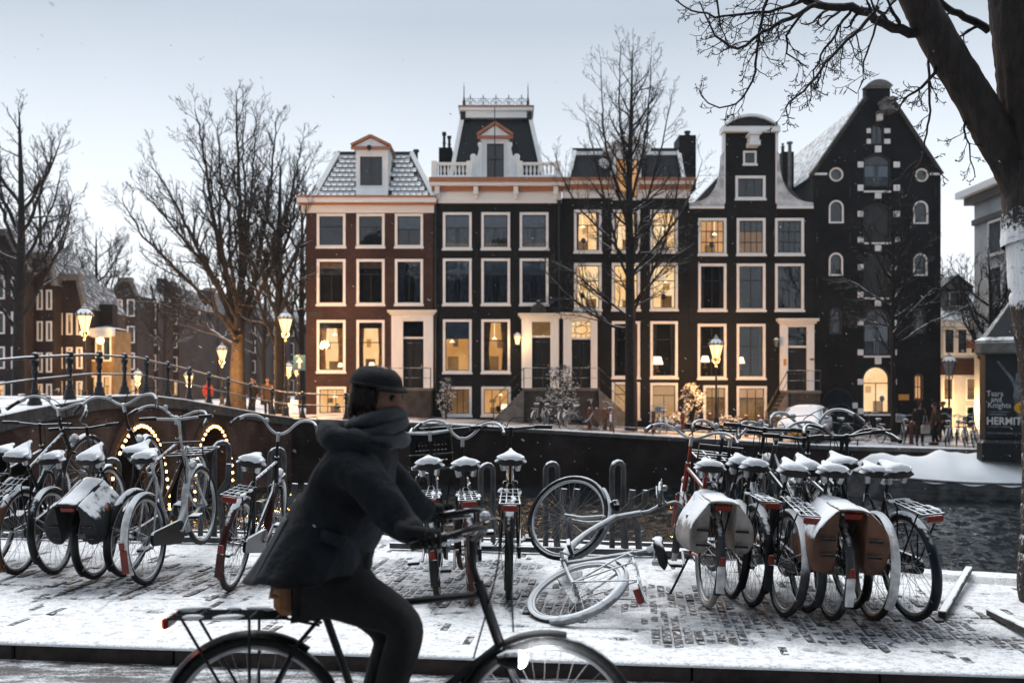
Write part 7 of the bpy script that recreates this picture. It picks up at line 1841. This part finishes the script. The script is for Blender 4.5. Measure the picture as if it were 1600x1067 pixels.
def head_mb(mb, M_, detail=True):
    """a head, 0.235 m tall, looking along +x, centre at the origin"""
    n, m = (28, 20) if detail else (14, 10); vs = []
    for i in range(m+1):
        ph = PI*i/m; z = -math.cos(ph); q = math.sin(ph)
        for k in range(n):
            a = 2*PI*k/n; x, y = q*math.cos(a), q*math.sin(a)
            X, Y_, Z_ = x*.095, y*.074, z*.117
            if z < 0: Y_ *= 1+.28*z*abs(z); X = X*(1+.12*z) + (.012*(-z) if x > 0 else .020*(-z)*0)
            if x < -.2: X -= .012*(1-abs(z))
            f = max(0, x)**3
            X += f*(.040*math.exp(-((y/.20)**2))*math.exp(-((z+.16)/.16)**2) - .012*(math.exp(-(((abs(y)-.42)/.20)**2))*math.exp(-((z-.06)/.13)**2)) + .007*math.exp(-((z-.24)/.10)**2)+.009*math.exp(-((y/.35)**2))*math.exp(-((z+.55)/.06)**2)-.006*math.exp(-((y/.35)**2))*math.exp(-((z+.48)/.04)**2)+.010*math.exp(-((y/.3)**2))*math.exp(-((z+.86)/.12)**2))
            vs.append(tuple(M_ @ Vector((X, Y_, Z_))))
    fs = [(i*n+k, i*n+(k+1) % n, (i+1)*n+(k+1) % n, (i+1)*n+k) for i in range(m) for k in range(n)]
    mb.add(vs, fs)
    for s in (-1, 1):
        st = len(mb.v); mb.sphere((-.008, s*.076, -.008), .03, 8, 6, (.7, .3, 1.05)); mb.xform(M_, st)
MT['skin'] = M('skin', (.25,.13,.085), .55, var=.12, vs=30); MT['hair'] = M('dark hair', (.02,.014,.010), .6, var=.4, vs=40)
MT['eye'] = M('eye', (.02,.02,.022), .2); MT['coat_dark'] = M('dark blue grey coat', (.009,.012,.016), .9, var=.45, vs=6, bump=.8, bs=22)
MT['coat_grey'] = M('grey coat lining', (.05,.058,.064), .8, var=.3, vs=6, bump=.4, bs=18); MT['trouser'] = M('black trousers', (.008,.008,.009), .8, var=.3, vs=8, bump=.4, bs=20)
MT['shoe'] = M('black shoe leather', (.012,.011,.011), .4, var=.3); MT['cap'] = M('dark wool cap', (.012,.014,.017), .9, var=.3, vs=40, bump=.4, bs=90)
MT['saddle_tan'] = M('tan leather', (.27,.12,.045), .5, var=.25, vs=9); MT['coat_black'] = M('black coat', (.010,.010,.011), .85, var=.3, vs=6); MT['coat_red'] = M('red coat', (.42,.03,.02), .8, var=.2, vs=6); MT['coat_brown'] = M('brown coat', (.05,.03,.02), .8, var=.2, vs=6)
MT['bag_pale'] = M('pale tote bag', (.30,.28,.27), .8, var=.2)

# --- the rider and the bicycle
YR = 3.75
rb = bicycle('dark bicycle being ridden along the road, tan saddle and lit lamps', frame='diamond', col='bike_plain', fcol='bike_plain', fendcol='bike_plain', bar='swept', barcol='bike_plain', snowcap=False, seat=.905, saddle='saddle_tan', lamp=False, group=None, barz=1.06)
xr = -.97; MR = Matrix.Translation((xr, YR, -.092)); rb.matrix_world = MR
MT['lamp_white'] = emit('white cycle lamp lit', (.95,.97,1.0), 9.0); MT['lamp_red'] = emit('red cycle lamp lit', (1.0,.25,.18), 6.0)
mb = MB(); mb.lathe([(.016,-.05),(.034,-.015),(.038,.03)], (.965,-.085,.63), 12, 'x'); hl = mb.build('headlamp', MT['bike_black'], rb)
mb = MB(); mb.sphere((1.002,-.085,.63), .032, 14, 10, (.8,1,1)); mb.tube([(.985,-.05,.63),(.975,-.085,.60)], .008, 5); mb.build('headlamp_lens', MT['lamp_white'], hl)
mb = MB(); mb.bbox(-.372,-.337,-.05,.05,.70,.765,.01); mb.build('rear_lamp', MT['lamp_red'], rb)
ld = bpy.data.lights.new('headlamp_light', 'POINT'); ld.energy = 3.5; ld.color = (.95,.97,1); ld.shadow_soft_size = .04; link('headlamp_light', ld, rb, (1.08, -.085, .63))
def wr(px_, py_, dy=0.0): v = W(px_, py_, YR); v.y += dy; return v
person = None
gr = {s: MR @ Vector((.822-.02-.12, s*.333, 1.06+.045)) for s in (-1, 1)}       # where the hands hold the grips
J = {'pelvis': (wr(500, 880), .11), 'waist': (wr(520, 825), .10), 'chest': (wr(552, 745), .12), 'neck': (wr(572, 682), .055), 'throat': (wr(580, 655), .05)}
E = [('pelvis','waist'),('waist','chest'),('chest','neck'),('neck','throat')]
for s in (-1, 1):
    k = 'n' if s < 0 else 'f'
    J.update({'sh'+k: (wr(566, 712, s*.17), .055), 'el'+k: (wr(636, 806, s*.25), .040), 'wr'+k: (gr[s]+Vector((-.085, s*.005, .035)), .026), 'pa'+k: (gr[s]+Vector((-.03, 0, .030)), (.034, .022)), 'kn_'+k: (gr[s]+Vector((.015, 0, .030)), (.036, .018)),
              'hip'+k: (wr(512, 905, s*.09), .09), 'kne'+k: (wr(645 if s < 0 else 612, 962 if s < 0 else 1000, s*.12), .058), 'ank'+k: (wr(604 if s < 0 else 560, 1100 if s < 0 else 1165, s*.13), .035)})
    E += [('chest','sh'+k),('sh'+k,'el'+k),('el'+k,'wr'+k),('wr'+k,'pa'+k),('pa'+k,'kn_'+k),('pelvis','hip'+k),('hip'+k,'kne'+k),('kne'+k,'ank'+k)]
V, F_ = skin_arrays(J, E, 'pelvis')
mb = MB(); mb.add(V, F_)
for s in (-1, 1):   # fingers curl round the grip, thumb below
    for j in range(4):
        f0 = gr[s]+Vector((-.028+.021*j, -s*0, .034)); ln = (.9, 1.0, .96, .78)[3-j] if s else 1
        P = [f0+Vector((0, s*.012, .006)), f0+Vector((.004, -s*-.030*ln, -.006)), f0+Vector((.006, s*.036*ln, -.034)), f0+Vector((.004, s*.016*ln, -.056)), f0+Vector((.0, -s*.006, -.058))]
        mb.tube(curve(P, .012), list(np.linspace(.0095, .0075, len(curve(P, .012)))), 7)
    P = [gr[s]+Vector((-.055, -s*.018, .028)), gr[s]+Vector((-.035, -s*.034, .010)), gr[s]+Vector((-.005, -s*.030, -.010)), gr[s]+Vector((.018, -s*.016, -.020))]
    mb.tube(curve(P, .012), list(np.linspace(.0125, .0085, len(curve(P, .012)))), 7)
HM = Matrix.Translation(wr(590, 620)) @ Matrix.Rotation(R(-24), 4, 'Z') @ Matrix.Rotation(R(8), 4, 'Y')
head_mb(mb, HM)
for fi, f in enumerate(mb.f):
    c_ = sum((Vector(mb.v[i]) for i in f), Vector())/len(f)
    if min((c_-gr[s]).length for s in (-1, 1)) < .16: mb.m[fi] = 1
MT['glove'] = M('dark knitted glove', (.010,.010,.012), .9, var=.4, vs=50, bump=.5, bs=120)
pe = mb.build('person', [MT['skin'], MT['glove']], None, smooth=180)
me0 = pe.data; base = wr(500, 880); me0.transform(Matrix.Translation(-base)); pe.location = base
tag(pe, 'rider in a long dark coat and cap leaning over the handlebar of a moving bicycle', 'person')
def pchild(mbx, name, mat, sm=180): 
    mbx.xform(Matrix.Translation(-base)); return mbx.build(name, mat, pe, smooth=sm)
mb = MB()
for s in (-1, 1): mb.sphere((.083, s*.031, .008), .0125, 8, 6)
mb.xform(HM); pchild(mb, 'eye', MT['eye'])
mb = MB(); mb.tube([(.098, -.024, -.056), (.104, 0, -.058), (.098, .024, -.056)], .005, 6); mb.xform(HM); pchild(mb, 'lip', MT['saddle_tan'])
mb = MB(); n = 22; vs = []
for i in range(9):
    ph = PI/2*i/8
    for k in range(n):
        a = 2*PI*k/n; vs.append((.106*math.cos(ph)**.8*math.cos(a)-.012, .087*math.cos(ph)**.8*math.sin(a), .046+.070*math.sin(ph)+.004*mnoise.noise((math.cos(a)*3, math.sin(a)*3, i*.5))))
mb.add(vs, [(i*n+k, i*n+(k+1) % n, (i+1)*n+(k+1) % n, (i+1)*n+k) for i in range(8) for k in range(n)])
mb.tube([(.106*math.cos(2*PI*k/n)-.010, .087*math.sin(2*PI*k/n), .046) for k in range(n)], .006, 7, closed=True)
mb.xform(HM); pchild(mb, 'cap', MT['cap'])
mb = MB(); vs = []
for i in range(6):
    for k in range(13): 
        a = -1.1+2.2*k/12; q = .098+.026*i/5*math.cos(a*.9); vs.append((q*math.cos(a)-.006, .86*q*math.sin(a), .050-.014*(i/5)**2))
mb.add(vs, [(i*13+k, i*13+k+1, (i+1)*13+k+1, (i+1)*13+k) for i in range(5) for k in range(12)]); st = len(mb.v); mb.add([(v[0], v[1], v[2]-.006) for v in vs], [(i*13+k, (i+1)*13+k, (i+1)*13+k+1, i*13+k+1) for i in range(5) for k in range(12)])
mb.xform(HM); pchild(mb, 'cap_peak', MT['cap'])
mb = MB(); rr_ = np.random.RandomState(6)
for i in range(240):
    a = rr_.uniform(1.05, 2*PI-1.05)+PI*0; z0 = rr_.uniform(.0, .05); ln = rr_.uniform(.05, .11)*(1.15 if abs(a-PI) < 1.2 else .75)
    p0 = Vector((.094*math.cos(a)-.008, .076*math.sin(a), z0)); mb.tube([p0, p0+Vector((.006*math.cos(a), .006*math.sin(a), -ln*.5)), p0+Vector((rr_.normal(0, .006)-.006*math.cos(a), rr_.normal(0, .006), -ln))], [.006, .006, .002], 4)
mb.xform(HM); pchild(mb, 'hair', MT['hair'])
# coat
J = {'hips': (wr(510, 862), .19), 'waist': (wr(530, 815), .20), 'chest': (wr(560, 752), .205), 'collar': (wr(584, 695), .15), 'neck': (wr(590, 660), .098)}
E = [('hips','waist'),('waist','chest'),('chest','collar'),('collar','neck')]
for s in (-1, 1):
    k = 'n' if s < 0 else 'f'
    J.update({'sh'+k: (wr(568, 716, s*.17), .088), 'up'+k: (wr(604, 764, s*.22), .078), 'el'+k: (wr(638, 808, s*.25), .068), 'fo'+k: ((wr(638, 808, s*.25)+gr[s])*.5+Vector((0,0,.01)), .056), 'cu'+k: (gr[s]+Vector((-.10, 0, .038)), .045)})
    E += [('chest','sh'+k),('sh'+k,'up'+k),('up'+k,'el'+k),('el'+k,'fo'+k),('fo'+k,'cu'+k)]
V, F_ = skin_arrays(J, E, 'hips', 3)
V = [tuple(Vector(v)+Vector((mnoise.noise((v[0]*7, v[1]*7, v[2]*7)), mnoise.noise((v[0]*7+9, v[1]*7, v[2]*7)), mnoise.noise((v[0]*7, v[1]*7+5, v[2]*7))))*.016+Vector((1,-1,.5))*(.011*(.5-abs(mnoise.noise((v[0]*11+v[2]*6, v[1]*5, v[2]*13-v[0]*5)))))) for v in V]
mb = MB(); mb.add(V, F_); pchild(mb, 'coat', MT['coat_dark'])
# scarf wound round the neck
mb = MB()
for k, (r_, zz, tl) in enumerate(((.090, .0, .10), (.097, -.035, -.08), (.086, .03, .05))):
    c = wr(588, 669)+Vector((0, 0, zz)); mb.tube([c+Vector((r_*math.cos(t*PI/14)*1.05, r_*math.sin(t*PI/14), .016*math.sin(t*PI/14+k)+tl*.25*math.cos(t*PI/14)+.006*mnoise.noise((t*.9, k, 1)))) for t in range(28)], [.030+.006*mnoise.noise((t*.7, k*3, 2)) for t in range(28)], 9, closed=True)
pchild(mb, 'scarf', MT['coat_grey'])
mb = MB(); n1, n2 = 26, 12; vs = []
for i in range(n1+1):
    a = PI*.42+PI*1.16*i/n1
    for k in range(n2):
        b_ = 2*PI*k/n2; rr = .040+.014*mnoise.noise((i*.35, k*.6, 4)); c_ = wr(572, 690)
        q = .135+rr*math.cos(b_); vs.append(c_+Vector((q*math.cos(a)*1.05, q*math.sin(a)*1.2, rr*1.25*math.sin(b_)-.03*math.cos(a))))
mb.add(vs, [(i*n2+k, i*n2+(k+1) % n2, (i+1)*n2+(k+1) % n2, (i+1)*n2+k) for i in range(n1) for k in range(n2)]+[tuple(range(n2)), tuple(n1*n2+k for k in range(n2))]); pchild(mb, 'coat_hood', MT['coat_dark'])
pq = [wr(520, 815, -.215), wr(556, 828, -.215), wr(551, 842, -.222), wr(515, 829, -.222)]; mb = MB(); mb.add(pq+[v_+Vector((0,.03,0)) for v_ in pq], [(0,1,2,3),(7,6,5,4),(0,4,5,1),(1,5,6,2),(2,6,7,3),(3,7,4,0)]); pchild(mb, 'pocket_flap', MT['coat_dark'])
# flared coat skirt hanging over the saddle, paler cloth along its back edge
def skirt(name, a0, a1, v0, grow, mat):
    mb = MB(); nu, nv = 56, 12; vs = []
    full = a1-a0 > 359
    for i in range(nu+(0 if full else 1)):
        a = R(a0+(a1-a0)*i/nu)
        for j in range(nv+1):
            v = v0+(1-v0)*j/nv; c = wr(530-40*v, 770+124*v-8*v*math.cos(a)); hx = .150+.062*v+grow; hy = .150+.105*v+grow
            f = 1+.05*v*math.sin(a*6+1)+.03*v*math.sin(a*11+3*v)+.06*v*mnoise.noise((math.cos(a)*2.2, math.sin(a)*2.2, v*2))
            vs.append(c+Vector((hx*f*math.cos(a)-.03*v*max(0, -math.cos(a)), hy*f*math.sin(a), .012*v*math.sin(a*5))))
    q = nv+1; n = nu+(0 if full else 1)
    mb.add(vs, [(i*q+j, ((i+1) % n)*q+j, ((i+1) % n)*q+j+1, i*q+j+1) for i in range(nu if full else n-1) for j in range(nv)])
    o = pchild(mb, name, MT[mat]); sd = o.modifiers.new('cloth', 'SOLIDIFY'); sd.thickness = .012
skirt('coat_skirt', 0, 360, 0, 0, 'coat_dark'); skirt('coat_tail', 160, 212, .25, .006, 'coat_grey')
sb_ = thing('saddle_bag', 'tan leather bag hanging under the saddle of the ridden bicycle', 'bag', wr(488, 926, -.02))
mb = MB(); mb.bbox(-.125, .115, -.10, .10, -.065, .07, .03); mb.build('bag_body', MT['saddle_tan'], sb_, smooth=40)
mb = MB(); mb.bbox(-.128, .118, -.104, .104, .045, .078, .012); mb.build('bag_flap', MT['saddle_tan'], sb_)
for x_ in (-.06, .05): mb = MB(); mb.bbox(x_-.012, x_+.012, -.112, -.102, -.04, .06, .003); mb.build('bag_strap', MT['wood_brown'], sb_)
# trousers and shoes
J = {'pelvis': (wr(498, 888), .135)}; E = []
for s in (-1, 1):
    k = 'n' if s < 0 else 'f'; kx, ky = (645, 962) if s < 0 else (612, 1000); ax_, ay_ = (604, 1100) if s < 0 else (560, 1165)
    J.update({'hip'+k: (wr(520, 905, s*.09), .118), 'th'+k: (wr((520+kx)/2, (905+ky)/2, s*.105), .104), 'kn'+k: (wr(kx, ky, s*.12), .080), 'ca'+k: (wr(kx*.55+ax_*.45, ky*.55+ay_*.45, s*.125), .068), 'an'+k: (wr(ax_, ay_, s*.13), .056)})
    E += [('pelvis','hip'+k),('hip'+k,'th'+k),('th'+k,'kn'+k),('kn'+k,'ca'+k),('ca'+k,'an'+k)]
V, F_ = skin_arrays(J, E, 'pelvis', 2); mb = MB(); mb.add(V, F_); pchild(mb, 'trousers', MT['trouser'])
for s in (-1, 1):
    ax_, ay_ = (604, 1100) if s < 0 else (560, 1165); c = wr(ax_, ay_, s*.13)+Vector((.05, 0, -.06)); mb = MB(); mb.sphere(c, .06, 12, 8, (2.1, .8, .75)); pchild(mb, 'shoe', MT['shoe'])

# --- people standing and walking far off
def walker(px_, py_, Y, rz, label, coat, h_=1.70, stride=.18, hood=False, bag=None, long_=True):
    b = W(px_, py_, Y); b.z = (zs(b.x) if Y > 38 else b.z); t = thing('person', label, 'person', b, None, R(rz)); k = h_/1.70
    J = {'pel': ((0,0,.92*k), .10), 'wai': ((0,0,1.08*k), .10), 'che': ((.01,0,1.30*k), .12), 'nek': ((.01,0,1.45*k), .05), 'hed': ((.03,0,1.52*k), .06)}; E = [('pel','wai'),('wai','che'),('che','nek'),('nek','hed')]
    for s in (-1, 1):
        f = s*stride
        J.update({'hi%d'%s: ((0,s*.09,.88*k), .085), 'kn%d'%s: ((f*.6+.03,s*.09,.48*k), .06), 'an%d'%s: ((f-.02,s*.09,.08), .042), 'to%d'%s: ((f+.14,s*.10,.035), .036), 'sh%d'%s: ((0,s*.18,1.38*k), .06), 'el%d'%s: ((-f*.3-.02,s*.23,1.12*k), .045), 'ha%d'%s: ((-f*.6+.08,s*.22,.88*k), .036), 'fi%d'%s: ((-f*.6+.10,s*.21,.80*k), .024)})
        E += [('pel','hi%d'%s),('hi%d'%s,'kn%d'%s),('kn%d'%s,'an%d'%s),('an%d'%s,'to%d'%s),('che','sh%d'%s),('sh%d'%s,'el%d'%s),('el%d'%s,'ha%d'%s),('ha%d'%s,'fi%d'%s)]
    E = [tuple(e) for e in E]
    V, F_ = skin_arrays(J, E, 'pel', 1); mb = MB(); mb.add(V, F_); head_mb(mb, Matrix.Translation((.03,0,1.585*k)), False); bd = mb.build('body', MT['skin'], t, smooth=180)
    J2 = {'hem': ((0,0,(.55 if long_ else .82)*k), (.20,.18)), 'hip': ((0,0,.92*k), (.19,.165)), 'wai': ((0,0,1.10*k), (.17,.145)), 'che': ((.01,0,1.32*k), (.185,.15)), 'col': ((.01,0,1.46*k), .085)}; E2 = [('hem','hip'),('hip','wai'),('wai','che'),('che','col')]
    for s in (-1, 1):
        f = s*stride; J2.update({'s%d'%s: ((0,s*.19,1.38*k), .075), 'e%d'%s: ((-f*.3-.02,s*.24,1.12*k), .065), 'w%d'%s: ((-f*.6+.07,s*.225,.91*k), .05)}); E2 += [('che','s%d'%s),('s%d'%s,'e%d'%s),('e%d'%s,'w%d'%s)]
    V, F_ = skin_arrays(J2, E2, 'hip', 1); mb = MB(); mb.add(V, F_); mb.build('coat', MT[coat], bd, smooth=180)
    J3 = {'pel': ((0,0,.90*k), .13)}; E3 = []
    for s in (-1, 1):
        f = s*stride; J3.update({'h%d'%s: ((0,s*.09,.84*k), .10), 'k%d'%s: ((f*.6+.03,s*.09,.48*k), .072), 'a%d'%s: ((f-.02,s*.09,.10), .058)}); E3 += [('pel','h%d'%s),('h%d'%s,'k%d'%s),('k%d'%s,'a%d'%s)]
    V, F_ = skin_arrays(J3, E3, 'pel', 1); mb = MB(); mb.add(V, F_); mb.build('trousers', MT['trouser'], bd, smooth=180)
    for s in (-1, 1): mb = MB(); mb.sphere((s*stride+.05, s*.095, .05), .055, 10, 6, (2.3, .85, .9)); mb.build('shoe', MT['shoe'], bd, smooth=180)
    mb = MB()
    if hood: mb.sphere((.0,0,1.595*k), .135, 14, 10, (.92,.82,1.05)); mb.build('hood', MT[coat], bd, smooth=180)
    else: mb.sphere((.005,0,1.63*k), .108, 14, 8, (1.0,.84,.80)); mb.build('hair', MT['hair'], bd, smooth=180)
    if bag:
        g_ = thing('shoulder_bag', bag, 'bag', b+Vector((.12, -.26, .55*k))); mb = MB(); mb.bbox(-.17,.17,-.06,.06,-.08,.26,.03); mb.build('bag_body', MT['bag_pale'], g_)
        mb = MB(); mb.tube([(-.1,0,.25),(-.04,.03,.62),(.04,.03,.62),(.1,0,.25)], .012, 5); mb.build('bag_strap', MT['bag_pale'], g_)
    return t
walker(1437, 699, 38.6, -100, 'walker in a black hooded coat carrying a pale bag near the warehouse', 'coat_black', 1.72, .05, True, 'pale shoulder bag hanging beside the hooded walker')
walker(1461, 697, 39.2, 170, 'walker with loose dark hair turned towards the hooded companion', 'coat_brown', 1.66, .10)
walker(1474, 694, 41.5, 150, 'walker half hidden behind the pair at the warehouse corner', 'coat_black', 1.70, .12)
walker(395, 640, 46.0, -95, 'walker in a dark coat on the far street just past the large tree', 'coat_black', 1.76, .10)
walker(418, 640, 44.5, -80, 'walker in a brown coat coming towards the bridge end lamp', 'coat_brown', 1.72, .14)
walker(325, 636, 52.0, -60, 'walker in a red coat lit by lamps behind the bridge railing', 'coat_red', 1.68, .12)
# ================================================================== houses on our own bank, behind the viewer
for i, (w_, hh) in enumerate(((7.0, 13.0), (6.2, 14.5), (6.6, 12.6), (7.2, 14.0), (6.0, 13.4), (6.8, 12.8), (6.4, 14.2))):
    x0_ = -24+sum((7.0, 6.2, 6.6, 7.2, 6.0, 6.8, 6.4)[:i])
    hs = thing('canal_house', ('dark brick canal house on the near bank, %s of the terrace behind the road' % ('first', 'second', 'third', 'fourth', 'fifth', 'sixth', 'seventh')[i]), 'house', (x0_+w_/2, -7.5, -.1), 'terrace on the near bank', PI)
    mb = MB(); holes = []
    for f in range(4):
        for c in range(3): xa = -w_/2+w_*(c+.2)/3; holes.append(loop(xa, xa+w_*.2, .9+f*hh/4.2, .9+f*hh/4.2+2.0))
    face_with_holes(mb, [(-w_/2+.01,-.3),(w_/2-.01,-.3),(w_/2-.01,hh),(-w_/2+.01,hh)], holes, 0)
    mb.box(-w_/2+.01, w_/2-.01, .2, 8, -.3, hh); mb.build('wall', MT['brick_dark'], hs)
    mb = MB(); mb.box(-w_/2, w_/2, -.4, .25, hh, hh+.4); mb.build('cornice', MT['white'], hs)
    for hl in holes:
        boxpart('window', MT['glass'], hs, hl[0][0], hl[1][0], .05, .07, hl[0][1], hl[2][1])
    mb = MB(); mb.prism([(-w_/2, hh+.41), (w_/2, hh+.41), (0, hh+3)], .3, 8); mb.build('roof', MT['snowroof'], hs)

# ================================================================== falling snow and haze
rng = np.random.RandomState(99); mb = MB()
for i in range(1500):
    Y = 2.5+34*rng.rand()**.8; x = (rng.rand()-.5)*1.15*Y*1.05; z = CAMZ+(rng.rand()*.62-.18)*Y
    if z < (.0 if Y < 9 else -2.4): continue
    r_ = rng.uniform(.0022, .0045)*(1+Y*.05); c = Vector((x, Y, z)); d = Vector((.8, .1, -.6))*r_*rng.uniform(1, 2.4)
    u = Vector((.6, 0, .8))*r_*.5; v = Vector((0, 1, 0))*r_*.5
    mb.add([c-d, c+u, c+v, c-u, c-v, c+d], [(0,1,2),(0,2,3),(0,3,4),(0,4,1),(5,2,1),(5,3,2),(5,4,3),(5,1,4)])
tag(mb.build('falling_snow', MT['snowlump']), 'sparse small snowflakes drifting down', kind='stuff')
hz = MB().box(-430, 430, -70, 430, -5.2, 24)
m, nt, out = nmat('haze'); v = N(nt, 'ShaderNodeVolumePrincipled'); v.inputs['Color'].default_value = (.80, .88, .96, 1); v.inputs['Density'].default_value = .00024; v.inputs['Anisotropy'].default_value = .2
nt.links.new(v.outputs[0], out.inputs['Volume'])
hzo = hz.build('haze', m); tag(hzo, 'thin snowy haze over the canal', kind='stuff')
